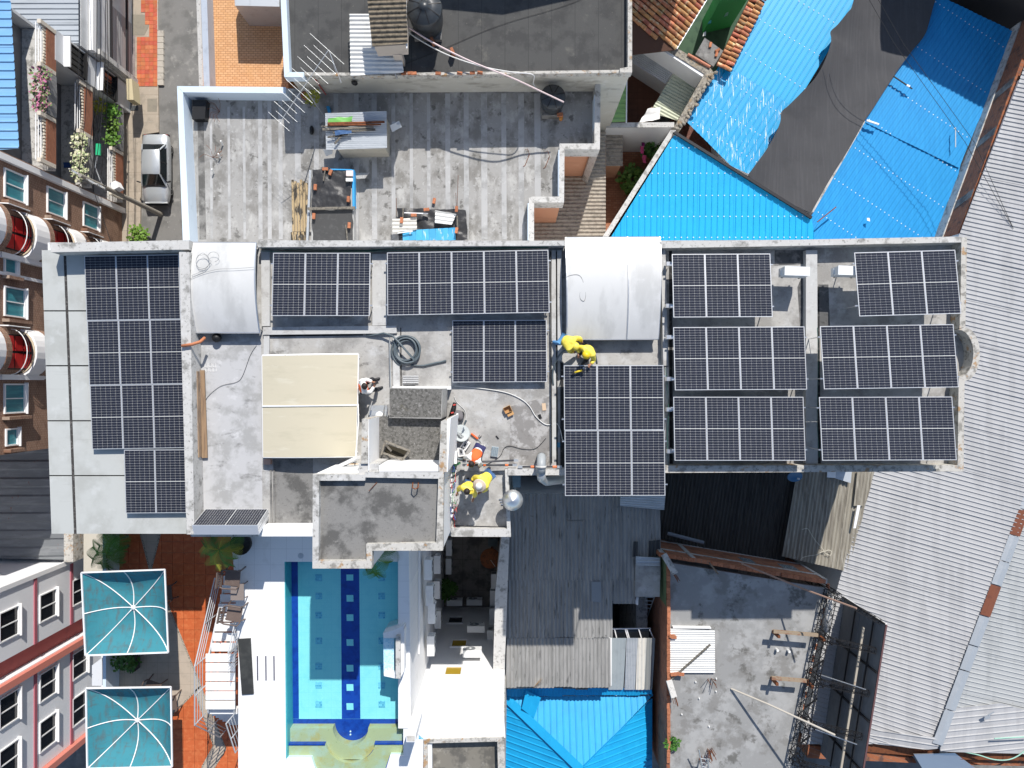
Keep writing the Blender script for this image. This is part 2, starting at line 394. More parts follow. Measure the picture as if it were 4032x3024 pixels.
# dark bitumen and stained patches
stain = M('wet_stain', (.10, .10, .10), .8, layers=[((.22, .215, .21), 3, .5, .66, .8), ((.04, .04, .04), 6, .5, .7, .7)])
for pts in ([(3222, 1120), (3262, 1120), (3268, 1290), (3222, 1290)], [(3050, 985), (3170, 985), (3170, 1040), (3050, 1046)], [(3140, 1130), (3170, 1060), (3172, 1290), (3150, 1290)], [(2010, 1600), (2165, 1560), (2166, 1835), (2005, 1830)]):
    mb = MB(); mb.prism(WP(pts, ZR + .004), ZR - .02); obj('stain_patch', mb, stain if pts[0][0] > 3000 else M('worn_screed', (.24, .23, .22), .9, layers=[((.42, .41, .40), 2.4, .48, .6, .9), ((.14, .13, .12), 4, .55, .7, .7)], bump=.2), hotel)

# west sheet roof: flat grey sheets with dark open joints
west = M('grey_fibre_sheet', (.47, .48, .46), .75, layers=[((.38, .385, .36), .7, .45, .65, .8), ((.30, .30, .285), (.5, 6, 1), .6, .75, .4), ((.55, .56, .55), 1.6, .55, .7, .5)])
dirt = M('joint_dirt', (.05, .047, .045), .95, layers=[((.16, .15, .14), 9, .5, .65, .8)])
def wz(py): return 18.25 - .40 * (py - 985) / 1120.0
ys = [985, 1224, 1440, 1657, 1873, 2104]
def wl(py): return 164 + 39 * (py - 985) / 1119.0
def wr(py): return 708 + 26 * (py - 985) / 1119.0
def wm(py): return 254 + 42 * (py - 985) / 1119.0
for i in range(5):
    a, b = ys[i] + (2.5 if i else 0), ys[i + 1] - 2.5
    for L, Rr, dz in ((wl, lambda y: wm(y) - 5, 0), (lambda y: wm(y) + 6, wr, .03)):
        mb = MB(); mb.slab([W(L(a), a, wz(a) + dz), W(Rr(a), a, wz(a) + dz), W(Rr(b), b, wz(b) + dz), W(L(b), b, wz(b) + dz)], .05); obj('roof_sheet', mb, west, hotel)
mb = MB(); mb.slab([W(wl(985) + 3, 990, wz(985) - .09), W(wr(985), 990, wz(985) - .09), W(wr(2104), 2100, wz(2104) - .09), W(wl(2104) + 3, 2100, wz(2104) - .09)], .3); obj('roof_deck', mb, dirt, hotel)
for (x, w_) in ((lambda y: wm(y), 5),):
    for i in range(5):
        a, b = ys[i], ys[i + 1]
        mb = MB(); mb.slab([W(x(a) - w_, a, wz(a) - .012), W(x(a) + w_, a, wz(a) - .012), W(x(b) + w_, b, wz(b) - .012), W(x(b) - w_, b, wz(b) - .012)], .03); obj('joint_strip', mb, dirt, hotel)
# pale terrace between canopy and dividing wall
mb = MB(); mb.prism(WP([(792, 1345), (1028, 1345), (1034, 2066), (796, 2066)], ZR + .006), ZR - .03); obj('terrace_screed', mb, M('terrace_screed', (.47, .47, .475), .9, layers=[((.33, .33, .325), 1.2, .46, .62, .85), ((.18, .18, .175), (1.2, 2.4, 1), .58, .68, .7), ((.58, .58, .59), 3, .56, .7, .6)], bump=.2), hotel)
mb = MB(); mb.prism(WP([(1075, 1806), (1232, 1806), (1232, 2066), (1085, 2066)], ZR + .004), ZR - .03); obj('terrace_screed', mb, conc_dark, hotel)
for x in (1062, 1074): 
    mb = MB(); mb.prism(WP([(x, 1850), (x + 7, 1850), (x + 10, 2066), (x + 2, 2066)], ZR + .04), ZR - .03); obj('roof_curb', mb, conc_dark, hotel)

# ------------------------------------------------------------------ arched canopies
def canopy(label, tl, tr, br, bl, z, rise, axis, m, seams=(), trim=alu, bow=0):
    a, b, c, d = [W(q[0], q[1], z) for q in (tl, tr, br, bl)]
    cen = (a + b + c + d) / 4; t = thing('arched_canopy', label, 'canopy', (cen.x, cen.y, ZR))
    n = 14
    def pt(u, v, dz=0):
        p = (a * (1 - u) + b * u) * (1 - v) + (d * (1 - u) + c * u) * v
        k = v if axis == 'x' else u
        p = p.copy(); p.z += rise * (1 - (2 * k - 1) ** 2) + dz; return p
    cuts = [0] + list(seams) + [1]
    for i in range(len(cuts) - 1):
        u0, u1 = cuts[i], cuts[i + 1]; mb = MB(); vs = []; mm = 8
        for dz in (0, -.02):
            for r in range(n + 1):
                for s in range(mm + 1):
                    p = (u0 + (u1 - u0) * s / mm, r / n) if axis == 'x' else (s / mm, u0 + (u1 - u0) * r / n)
                    vs.append(pt(p[0], p[1], dz + (.004 * (i % 2))))
        N = (n + 1) * (mm + 1); fs = []
        for r in range(n):
            for s in range(mm):
                q = r * (mm + 1) + s; fs.append((q, q + 1, q + mm + 2, q + mm + 1)); fs.append((q + N, q + mm + 1 + N, q + mm + 2 + N, q + 1 + N))
        mb.add(vs, fs); obj('roof_sheet', mb, m, t, smooth=True)
        if i:
            mb = MB(); mb.tube([pt(u0, k / n, .018) if axis == 'x' else pt(k / n, u0, .018) for k in range(n + 1)], .024, 6); obj('seam_strip', mb, trim, t)
    for u in (0, 1):
        mb = MB(); mb.tube([pt(u, k / n, -.03) for k in range(n + 1)], .035, 6); obj('edge_trim', mb, trim, t)
        mb = MB(); mb.tube([pt(k / n, u, -.03) for k in range(n + 1)], .035, 6); obj('edge_trim', mb, trim, t)
    for u, v in ((.02, .03), (.98, .03), (.02, .97), (.98, .97)):
        p = pt(u, v); mb = MB(); mb.tube([(p.x, p.y, ZR), (p.x, p.y, p.z - .03)], .03, 6); obj('post', mb, trim, t)
    for sgn, v0 in ((0, .05), (1, .95)):
        p, q = pt(.04, v0), pt(.96, v0); mb = MB(); mb.slab([(p.x, p.y, p.z - .05), (q.x, q.y, q.z - .05), (q.x, q.y, ZR - .02), (p.x, p.y, ZR - .02)], .02, (0, 1, 0)); obj('end_panel', mb, dark_metal, t)
    return t
poly_w = M('canopy_white', (.58, .58, .57), .45, layers=[((.46, .46, .45), (1, .35, 1), .46, .64, .8), ((.63, .63, .625), 2, .55, .7, .5)], spec=.5)
poly_c = M('canopy_cream', (.55, .50, .38), .55, layers=[((.47, .43, .32), (.5, 2, 1), .5, .68, .7), ((.62, .58, .47), (.7, 3, 1), .58, .7, .6)])
can1 = canopy('white arched canopy with a loose coil of wire, beside the grey sheet roof', (756, 955), (1008, 956), (1022, 1309), (772, 1309), 18.62, .30, 'x', poly_w)
can2 = canopy('large white arched canopy with one dark seam, between the panel fields', (2228, 936), (2598, 934), (2592, 1334), (2232, 1336), 18.66, .30, 'x', poly_w, (.655,))
can3 = canopy('cream coloured flat arched canopy over the stairwell beside the tower', (1032, 1400), (1410, 1394), (1402, 1797), (1036, 1800), 18.70, .14, 'y', poly_c, (.5,), trim=white)
def squiggle(name, label, cat, pts, r, m, z, group=None, n=6):
    mb = MB(); P = WP(pts, z); sm = []
    for i in range(len(P) - 1):                       # Catmull-Rom through the points
        p0, p1, p2, p3 = P[max(i - 1, 0)], P[i], P[i + 1], P[min(i + 2, len(P) - 1)]
        for k in range(6):
            t = k / 6; sm.append(.5 * ((2 * p1) + (p2 - p0) * t + (2 * p0 - 5 * p1 + 4 * p2 - p3) * t * t + (3 * p1 - p0 - 3 * p2 + p3) * t ** 3))
    sm.append(P[-1]); mb.tube(sm, r, n)
    return obj(name, mb, m, smooth=True, label=label, cat=cat, group=group)
wire_grey = M('grey_wire', (.22, .22, .22), .6)
cz = 18.95
loop = [(754, 1085)] + [(798 + 26 * math.cos(a * .6), 1030 + (26 + 4 * (a % 3)) * math.sin(a * .6)) for a in range(2, 24)] + [(840 + 22 * math.cos(a * .7 + 2), 1012 + 20 * math.sin(a * .7 + 2)) for a in range(9)]
squiggle('wire_coil', 'thin grey wire looped on the arched canopy beside the sheet roof', 'wire', loop, .006, wire_grey, cz)
squiggle('loose_wire', 'thin dark wire trailing across the canopy beside the sheet roof', 'wire', [(748, 1098), (800, 1075), (860, 1060), (920, 1058), (1000, 1052)], .006, wire_grey, cz)
squiggle('wire_loop', 'thin grey wire loop on the large canopy between panel fields', 'wire', [(2226, 1094), (2250, 1083), (2282, 1085), (2300, 1120), (2306, 1160), (2300, 1185), (2285, 1176), (2284, 1150), (2296, 1115), (2288, 1090)], .007, wire_grey, cz)

# ------------------------------------------------------------------ solar panels
PW, PL, PT = 1.134, 2.278, .035
cell_m = M('solar_cell', (.019, .022, .034), .22, spec=.35, layers=[((.024, .027, .042), 6, .4, .6, .8)])
back_m = M('solar_backsheet', (.62, .62, .60), .4)
frame_m = M('panel_frame', (.80, .81, .83), .32, .55)
def frame_mb():
    mb = MB(); w = .016
    for x0, x1, y0, y1 in ((-PW / 2, PW / 2, -PL / 2, -PL / 2 + w), (-PW / 2, PW / 2, PL / 2 - w, PL / 2), (-PW / 2, -PW / 2 + w, -PL / 2 + w, PL / 2 - w), (PW / 2 - w, PW / 2, -PL / 2 + w, PL / 2 - w)):
        mb.box(x0, x1, y0, y1, -PT, 0)
    return mb
def back_mb(): mb = MB(); mb.box(-PW / 2 + .02, PW / 2 - .02, -PL / 2 + .02, PL / 2 - .02, -.012, -.006); return mb
def cell_mb():
    mb = MB(); nx, ny = 6, 12; mx, my = .026, .026; gx, gy, mid = .0038, .0038, .022
    cw = (PW - 2 * mx - (nx - 1) * gx) / nx; half = (PL - 2 * my - mid) / 2; ch = (half - (ny - 1) * gy) / ny; ck = .009
    for h in (0, 1):
        for j in range(ny):
            for i in range(nx):
                x = -PW / 2 + mx + i * (cw + gx); y = -PL / 2 + my + h * (half + mid) + j * (ch + gy)
                mb.add([(x + ck, y, -.003), (x + cw - ck, y, -.003), (x + cw, y + ck, -.003), (x + cw, y + ch - ck * .3, -.003), (x, y + ch - ck * .3, -.003), (x, y + ck, -.003)], [(0, 1, 2, 3, 4, 5)])
    return mb
def panel(mat4, label, group):
    t = bpy.data.objects.new('solar_panel', None); COL.objects.link(t); t.matrix_world = mat4; t.empty_display_size = .2
    put(t, label, 'solar panel', group)
    for nm, key, fn, m in (('frame', 'pf', frame_mb, frame_m), ('backsheet', 'pb', back_mb, back_m), ('solar_cells', 'pc', cell_mb, cell_m)):
        if key not in MESH:
            mb = fn(); me = bpy.data.meshes.new(nm); me.from_pydata(mb.v, [], mb.f); me.update(); me.materials.append(m); MESH[key] = me
        o = bpy.data.objects.new(nm, MESH[key]); COL.objects.link(o); o.parent = t
        if key == 'pc': o['kind'] = 'stuff'
    return t
def array(tl, tr, bl, zt, zb, nc, nr, label, group, floor, skip=(), rails=True):
    A, B, C = W(tl[0], tl[1], zt), W(tr[0], tr[1], zt), W(bl[0], bl[1], zb)
    u, v = (B - A) / nc, (C - A) / nr
    ux = u.normalized(); n = ux.cross(-v).normalized(); vy = n.cross(ux)
    rot = Matrix((ux, vy, n)).transposed().to_4x4()
    sx, sy = u.length / (PW + .010), v.length / (PL + .010)
    for r in range(nr):
        for c in range(nc):
            if (r, c) in skip: continue
            p = A + u * (c + .5) + v * (r + .5)
            panel(Matrix.Translation(p) @ rot @ Matrix.Diagonal((sx, sy, 1, 1)), label, group)
    if rails:
        mid = A + u * nc / 2 + v * nr / 2
        t = thing('mounting_frame', 'aluminium rails and posts under ' + rails, 'mounting frame', (mid.x, mid.y, floor))
        for r in range(nr):
            for k in (.17, .83):
                if all((r, c) in skip for c in range(nc)): continue
                c0 = min(c for c in range(nc) if (r, c) not in skip)
                a = A + u * (c0 - .07) + v * (r + k) - n * .06; b = A + u * (nc + .07) + v * (r + k) - n * .06
                mb = MB(); mb.bar(a, b, .04, .045); obj('rail', mb, alu, t)
                if rails != 'flat':
                    for c in range(c0, nc + 1):
                        p = A + u * c + v * (r + k) - n * .085
                        if p.z - floor > .15:
                            mb = MB(); mb.tube([(p.x, p.y, floor), (p.x, p.y, p.z)], .02, 5); obj('post', mb, alu, t)
A1 = 'solar panels of the roof installation'
lb = 'dark framed solar panel in '
array((330, 1007), (703, 1001), (363, 1770), 18.43, 18.20, 3, 3, lb + 'the tall block lying on grey fibre sheet roof', A1, 18.1, rails=False)
array((486, 1771), (727, 1769), (496, 2022), 18.20, 18.12, 2, 1, lb + 'the pair ending the block on grey sheet roof', A1, 18.0, rails=False)
array((1075, 995), (1459, 995), (1069, 1244), 18.66, 18.82, 3, 1, lb + 'the three-panel row next to the smaller arched canopy', A1, ZR, rails='the three-panel row by the smaller arched canopy')
array((1523, 994), (2159, 983), (1525, 1242), 18.62, 18.76, 5, 1, lb + 'the five-panel row along the north parapet', A1, ZR, rails='the five-panel row along the north parapet')
array((1781, 1261), (2153, 1259), (1781, 1506), 18.36, 18.46, 3, 1, lb + 'the three-panel row beside the coiled hose', A1, ZR, rails='the three-panel row beside the coiled hose')
array((2219, 1438), (2612, 1437), (2225, 1953), 19.0, 19.2, 3, 2, lb + 'the double row overhanging the corrugated roof', A1, ZR, rails='the double row overhanging the corrugated roof')
array((2646, 1000), (3034, 998), (2651, 1250), 19.0, 19.2, 3, 1, lb + 'the three-panel row ending at a white air conditioner', A1, ZR, rails='the three-panel row ending at an air conditioner')
array((2651, 1288), (3168, 1285), (2657, 1537), 19.0, 19.2, 4, 1, lb + 'the middle four-panel row beside the light roof beam', A1, ZR, rails='the middle four-panel row beside the roof beam')
array((2650, 1562), (3163, 1562), (2657, 1814), 19.0, 19.2, 4, 1, lb + 'the four-panel row between roof beam and south parapet', A1, ZR, rails='the four-panel row between beam and south parapet')
array((3366, 994), (3764, 983), (3381, 1246), 19.42, 19.66, 3, 1, lb + 'the three-panel row in the east parapet corner', A1, ZR, rails='the three-panel row in the east parapet corner')
array((3230, 1284), (3756, 1276), (3243, 1533), 19.42, 19.66, 4, 1, lb + 'the four-panel row beside the round parapet bay', A1, ZR, rails='the four-panel row beside the round parapet bay')
array((3225, 1563), (3750, 1561), (3237, 1814), 19.42, 19.66, 4, 1, lb + 'the four-panel row at the lichen covered east corner', A1, ZR, rails='the four-panel row at the lichen covered corner')
# stack of spare panels leaning on the south parapet
b0, b1 = W(812, 2004, 18.26), W(1053, 2004, 18.26); t0 = W(752, 2068, 19.33)
ux = (b1 - b0).normalized(); up = (t0 - b0); up -= ux * up.dot(ux); up.normalize(); nn = ux.cross(up).normalized()
if nn.y < 0: nn = -nn
rot = Matrix((up, -ux, nn)).transposed().to_4x4()
if rot.determinant() < 0: rot = Matrix((up, ux, nn)).transposed().to_4x4()
for k in range(9):
    jit = random.uniform(-.015, .015)
    p = b0 + ux * (PL / 2 * .97 + jit) + up * (PW / 2) - nn * (.042 * k)
    panel(Matrix.Translation(p) @ rot, 'spare solar panel leaning on edge in the stack against the white parapet', 'spare panels stacked on edge')
# ================================================================== STAIR TOWER on the hotel roof
tower = thing('stair_tower', 'white stair tower with grey concrete roof and stained parapet above the pool', 'tower', tuple(W(1500, 1900, ZR)))
def tp(name, pts, z0, z1, m, parent=tower): mb = MB(); mb.prism(WP(pts, z1), z0, z1); return obj(name, mb, m, parent)
z3 = lambda x, y: (1008 + x / 2.194, 1512 + y / 2.194)
Z1 = 21.7
O = [z3(490, 782), z3(942, 782), z3(942, 757), z3(1622, 762), z3(1613, 1440), z3(1003, 1440), z3(1000, 1594), z3(487, 1594)]
I = [z3(545, 835), z3(942, 835), z3(945, 807), z3(1575, 818), z3(1556, 1372), z3(952, 1384), z3(955, 1527), z3(540, 1530)]
tp('wall', [z3(492, 785), z3(1618, 768), z3(1610, 1436), z3(1001, 1438), z3(998, 1590), z3(490, 1590)], ZR - 2.2, Z1 - .3, white)
tp('roof_slab', I, Z1 - .29, Z1 - .2, conc_dark)
for k in range(8):
    a, b = k, (k + 1) % 8
    mb = MB(); mb.prism(WP([O[a], O[b], I[b], I[a]], Z1 + .0007 * k), Z1 - .3); obj('parapet', mb, coping_moss if k in (3, 4, 5, 6) else coping, tower)
mb = MB(); mb.tube([W(*z3(1355, 850), 21.52), W(*z3(1352, 895), 21.75), W(*z3(1375, 908), 21.8), W(*z3(1400, 895), 21.75), W(*z3(1403, 850), 21.52)], .02, 6); obj('lifting_hook', mb, rust, tower)
mb = MB(); mb.tube([W(*z3(1045, 850), 21.52), W(*z3(975, 925), 21.56)], .012, 5); obj('rebar', mb, rust, tower)
tp('pedestal', [z3(885, 690), z3(1062, 690), z3(1062, 756), z3(940, 781), z3(885, 781)], ZR, 21.62, coping)
# sunken mossy box north of it
tp('mossy_slab', [z3(1066, 288), z3(1600, 296), z3(1580, 705), z3(1058, 705)], ZR, 19.95, conc_moss)
mb = MB(); mb.prism(WP([z3(915, 302), z3(972, 302), z3(966, 688), z3(908, 688)], Z1), ZR); obj('side_wall', mb, coping_moss, tower)
mb = MB(); mb.box(W(*z3(972, 302), Z1).x - .012, W(*z3(969, 302), Z1).x + .02, W(0, z3(0, 750)[1], Z1).y, W(0, z3(0, 305)[1], Z1).y, ZR, Z1 - .01); obj('plaster_face', mb, white, tower)
mb = MB(); mb.prism(WP([z3(1063, 704), z3(1575, 708), z3(1575, 756), z3(1063, 756)], Z1 - .006), ZR); obj('side_wall', mb, white, tower)
mb = MB(); mb.prism(WP([z3(1598, 322), z3(1650, 302), z3(1648, 761), z3(1577, 761)], Z1 - .004), ZR); obj('side_wall', mb, coping_moss, tower)
mb = MB(); mb.prism(WP([z3(1610, 318), z3(1682, 296), z3(1655, 760), z3(1630, 760)], Z1 - .012), ZR); obj('side_wall', mb, white, tower)
# rotten wood frame and hole on the mossy slab
fr = thing('wooden_frame', 'rotten grey timber frame lying over a hole in the mossy slab', 'timber', tuple(W(*z3(1200, 590), 19.95)))
zc = 20.2
for a, b in (((1115, 492), (1330, 580)), ((1330, 580), (1265, 655)), ((1265, 655), (1100, 595)), ((1115, 492), (1085, 610)), ((1112, 515), (1170, 580)), ((1150, 625), (1270, 640)), ((1300, 560), (1330, 590))):
    mb = MB(); mb.bar(W(*z3(*a), zc + random.uniform(-.05, .08)), W(*z3(*b), zc + random.uniform(-.05, .08)), .06, .05); obj('plank', mb, wood_grey, fr)
mb = MB(); mb.prism(WP([z3(1125, 520), z3(1310, 580), z3(1262, 640), z3(1110, 600)], 19.956), 19.9); obj('hole_shade_plate', mb, M('hole_dark', (.03, .025, .015), .9), fr)  # flat near-black plate; the dark inside of the hole is painted
mb = MB(); mb.blob(W(*z3(1100, 680), 19.98), .10, .16, .07, 8, 5, .5); obj('rubble_pile', mb, cloth_white, None, label='pale torn sack lying in the mossy slab corner', cat='sack')
# lower grey block with white kerb
blk = thing('roof_block', 'grey pitted concrete block standing north of the stair tower', 'concrete block', tuple(W(1640, 1590, ZR)))
mb = MB(); mb.prism(WP([z3(1152, 32), z3(1612, 40), z3(1600, 300), z3(1150, 292)], 20.25), ZR); obj('block', mb, conc, blk)
mb = MB(); mb.prism(WP([z3(1154, 38), z3(1606, 44), z3(1598, 290), z3(1152, 288)], 20.256), 20.2); obj('top_screed', mb, conc_moss, blk)
mb = MB(); mb.prism(WP([(1545, 1521), (1775, 1521), (1775, 1534), (1545, 1530)], 18.6), ZR); obj('kerb', mb, white, blk)
# short metal steps
st = thing('metal_steps', 'small checker plate metal steps with handrails beside the grey block', 'stairs', tuple(W(1485, 1620, ZR)))
for k in range(3):
    y = 1596 + k * 20; mb = MB(); mb.prism(WP([(1456, y), (1524, y), (1524, y + 19), (1452, y + 19)], ZR + .25 + .3 * k), ZR + .21 + .3 * k); obj('tread', mb, galv, st)
for a, b in (((1466, 1580), (1438, 1668)), ((1516, 1594), (1508, 1640)), ((1528, 1594), (1526, 1640))):
    mb = MB(); mb.tube([W(*a, 19.0), W(*b, 19.9)], .022, 6); obj('handrail', mb, alu, st)
mb = MB(); mb.lathe(W(1497, 1636, 19.0), [(.09, 0), (.15, .15), (.13, .22), (0.01, .25)], 14); obj('lamp_cap', mb, white_clean, st, smooth=True)
# open stairwell beside the tower: sloping white kerb and timber slats
sw = thing('stairwell_hatch', 'open stairwell with sloping white kerb and timber slats next to tower', 'stairwell', tuple(W(1330, 1840, ZR)))
mb = MB(); mb.slab([W(*z3(862, 622), 19.5), W(*z3(862, 650), 19.5), W(*z3(610, 778), 18.9), W(*z3(548, 776), 18.9)], .25); obj('sloping_kerb', mb, white, sw)
for k in range(9):
    y = 688 + k * 10; mb = MB(); mb.slab([W(*z3(800 - k * 13, y), 18.62), W(*z3(883, y), 18.62), W(*z3(883, y + 8), 18.62), W(*z3(796 - k * 13, y + 8), 18.62)], .02); obj('slat', mb, M('pale_timber', (.46, .32, .19), .7, var=.2), sw)
mb = MB(); mb.tube([W(1410, 1590, 18.8), W(1412, 1660, 19.0), W(1398, 1822, 19.2)], .02, 6); obj('handrail', mb, white_clean, sw)

# ================================================================== POOL DECK
ZD = 16.5
deck_m = M('deck_tile_white', (.80, .80, .80), .6, layers=[((.66, .66, .65), 1.4, .55, .72, .6), ((.45, .45, .44), 8, .66, .8, .5)], seams=[(.62, .008, (.45, .45, .45), 0, .1), (.62, .008, (.45, .45, .45), math.pi / 2, .3)])
deck = thing('pool_deck', 'white tiled rooftop deck around the swimming pool', 'deck', tuple(W(1100, 2600, ZD)), kind='structure')
del deck['category']
def dp(name, pts, z0, z1, m, parent=deck): mb = MB(); mb.prism(WP(pts, z1), z0, z1); return obj(name, mb, m, parent)
WZ = ZD - .08
PXL, PXR = 1120, 1563
dp('slab', [(850, 2000), (1118, 2000), (1127, 3120), (938, 3120), (938, 2560), (925, 2300), (910, 2105)], 10, ZD, deck_m)
dp('slab', [(1118, 2000), (1566, 2000), (1566, 2212), (1118, 2212)], 10, ZD - .001, deck_m)
dp('slab', [(1567, 2000), (1608, 2000), (1618, 2868), (1568, 2868)], 10, ZD + .03, deck_m)
dp('slab', [(1588, 2869), (1700, 2869), (1700, 3120), (1588, 3120)], 10, ZD, deck_m)
# pool basin
pool = thing('swimming_pool', 'rooftop swimming pool with dark blue lane and yellow stone steps', 'swimming pool', tuple(W(1345, 2550, ZD - 1.6)))
def pp(name, pts, z0, z1, m, parent=pool): mb = MB(); mb.prism(WP(pts, z1), z0, z1); return obj(name, mb, m, parent)
ZB = ZD - .80
aqua = M('pool_tile_aqua', (.36, .74, .76), .3, layers=[((.30, .69, .73), 2.2, .45, .65, .7), ((.42, .79, .80), 5, .58, .7, .6)], seams=[(.3, .006, (.2, .6, .66), 0, 0), (.3, .006, (.2, .6, .66), math.pi / 2, 0)])
navy = M('pool_tile_navy', (.012, .06, .36), .3, layers=[((.008, .035, .25), 4, .45, .65, .8)])
teal = M('pool_wall_teal', (.08, .42, .46), .35, layers=[((.05, .34, .40), 5, .45, .65, .6)])
stone = M('pool_yellow_stone', (.52, .44, .24), .5, layers=[((.55, .36, .12), 1.6, .52, .66, .8), ((.50, .50, .40), 1.2, .48, .62, .7), ((.26, .24, .10), 7, .62, .74, .6)])
mosaic = M('mosaic_blue', (.06, .34, .55), .3, brick=dict(u=(1, 0, 0), v=(0, 1, 0), c2=(.22, .62, .78), mortar=(.35, .62, .7), w=.085, h=.085, ms=.008, off=.5))
pp('floor', [(1125, 2150), (1600, 2150), (1600, 2870), (1125, 2870)], ZB - .2, ZB, aqua)
pp('border_strip', [(1136, 2150), (1172, 2150), (1177, 2830), (1136, 2830)], ZB, ZB + .006, navy)
pp('border_strip', [(1136, 2831), (1600, 2831), (1600, 2868), (1136, 2868)], ZB, ZB + .007, navy)
pp('lane_stripe', [(1341, 2150), (1413, 2150), (1419, 2830), (1346, 2830)], ZB, ZB + .008, navy)
for y in (2343, 2419, 2517, 2618, 2694, 2769): pp('lane_tile', [(1364, y), (1391, y), (1392, y + 26), (1365, y + 26)], ZB + .009, ZB + .014, aqua)
pp('lane_tile', [(1364, 2262), (1391, 2262), (1391, 2286), (1364, 2286)], ZB + .009, ZB + .014, aqua)
for x in (1242, 1490):
    for y in (2334, 2409, 2510, 2610, 2685, 2760, 2262): pp('mosaic_tile', [(x, y), (x + 26, y), (x + 26, y + 26), (x, y + 26)], ZB, ZB + .012, mosaic)
def pwall(a, b, m, t=.12):
    A, B = W(*a, ZD - .01), W(*b, ZD - .01); d = (B - A).normalized(); nrm = Vector((-d.y, d.x, 0))
    mb = MB(); mb.prism([A, B, B + nrm * t, A + nrm * t], ZB - .1, ZD - .012); obj('wall_lining', mb, m, pool)
pwall((1131, 2990), (1122, 2212), teal); pwall((1119, 2212), (1566, 2212), teal); pwall((1567, 2200), (1568, 2868), teal)
pp('edge_line', [(1129, 2150), (1136, 2150), (1136, 2868), (1130, 2868)], ZB, ZB + .004, navy)
# steps of yellow stone with a half round alcove
cx_, cy_ = 1380, 2865
def arc(r, a0, a1, n=14, cy=cy_): return [(cx_ + r * math.cos(a0 + (a1 - a0) * k / n), cy + r * math.sin(a0 + (a1 - a0) * k / n)) for k in range(n + 1)]
zs1, zs2 = ZD - .40, ZD - .24
pp('step', [(1136, 2868), (1310, 2868)] + arc(70, math.pi, math.pi / 2, 8) + [(1380, 2990), (1136, 2990)], ZB - .1, zs1, stone)
pp('step', [(1600, 2868), (1450, 2868)] + arc(70, 0, math.pi / 2, 8) + [(1380, 2990), (1600, 2990)], ZB - .1, zs1 - .001, stone)
pp('step', [(1128, 2928), (1280, 2928)] + arc(105, math.pi * .83, math.pi / 2, 8, 2900) + [(1380, 3100), (1250, 3060), (1225, 2985), (1128, 2985)], ZB - .1, zs2, stone)
pp('step', [(1600, 2925), (1478, 2925)] + arc(105, math.pi * .17, math.pi / 2, 8, 2900) + [(1380, 3100), (1510, 3060), (1535, 2975), (1600, 2975)], ZB - .1, zs2 - .001, stone)
for (u, v) in (((1136, 2927), (1282, 2927)), ((1476, 2924), (1600, 2924))):
    mb = MB(); mb.bar(W(*u, zs1 + .11), W(*v, zs1 + .11), .05, .20); obj('riser_strip', mb, navy, pool)
for (q, r_) in ((arc(106, math.pi * .83, math.pi * .17, 16, 2900), 0),):
    mb = MB(); mb.tube([W(*p, zs1 + .08) for p in q], .035, 6); obj('riser_strip', mb, navy, pool)
pp('alcove_floor', arc(85, 0, math.pi, 12, 2868), ZB - .1, ZB + .01, navy)
for x in ((1380, 2880), (1380, 2892)): mb = MB(); mb.lathe(W(*x, ZB + .012), [(.035, 0), (.03, .015)], 10); obj('drain', mb, white_clean, pool)
pp('rim', [(1128, 2986), (1224, 2986), (1250, 3062), (1300, 3120), (1100, 3120)], 10, ZD - .002, deck_m)
pp('rim', [(1588, 2976), (1536, 2976), (1510, 3062), (1470, 3120), (1587, 3120)], 10, ZD - .003, deck_m)
# water: a thin clear sheet with a soft mirror
wt = bpy.data.materials.new('pool_water'); wt.use_nodes = True; n = wt.node_tree.nodes; l = wt.node_tree.links
for k in list(n):
    if k.type != 'OUTPUT_MATERIAL': n.remove(k)
out = [k for k in n if k.type == 'OUTPUT_MATERIAL'][0]
tr_ = n.new('ShaderNodeBsdfTransparent'); tr_.inputs[0].default_value = (.80, .975, .985, 1)
gl = n.new('ShaderNodeBsdfGlossy'); gl.inputs['Roughness'].default_value = .02
fr_ = n.new('ShaderNodeFresnel'); fr_.inputs[0].default_value = 1.33; mx = n.new('ShaderNodeMixShader')
l.new(fr_.outputs[0], mx.inputs[0]); l.new(tr_.outputs[0], mx.inputs[1]); l.new(gl.outputs[0], mx.inputs[2]); l.new(mx.outputs[0], out.inputs[0])
mb = MB(); a, b, c, d = W(1119, 2212, WZ), W(1590, 2212, WZ), W(1590, 3120, WZ), W(1128, 3120, WZ)
N = 60; vs = []
for i in range(N + 1):
    for j in range(N + 1):
        u, v = j / N, i / N; p = (a * (1 - u) + b * u) * (1 - v) + (d * (1 - u) + c * u) * v
        vs.append((p.x, p.y, WZ + .010 * noise.noise(Vector((p.x * 1.1 + .4 * p.y, p.y * 1.9, 0))) + .0022 * noise.noise(Vector((p.x * 4.5, p.y * 6, 3)))))
mb.add(vs, [(i * (N + 1) + j, i * (N + 1) + j + 1, (i + 1) * (N + 1) + j + 1, (i + 1) * (N + 1) + j) for i in range(N) for j in range(N)])
obj('water', mb, wt, pool, smooth=True)
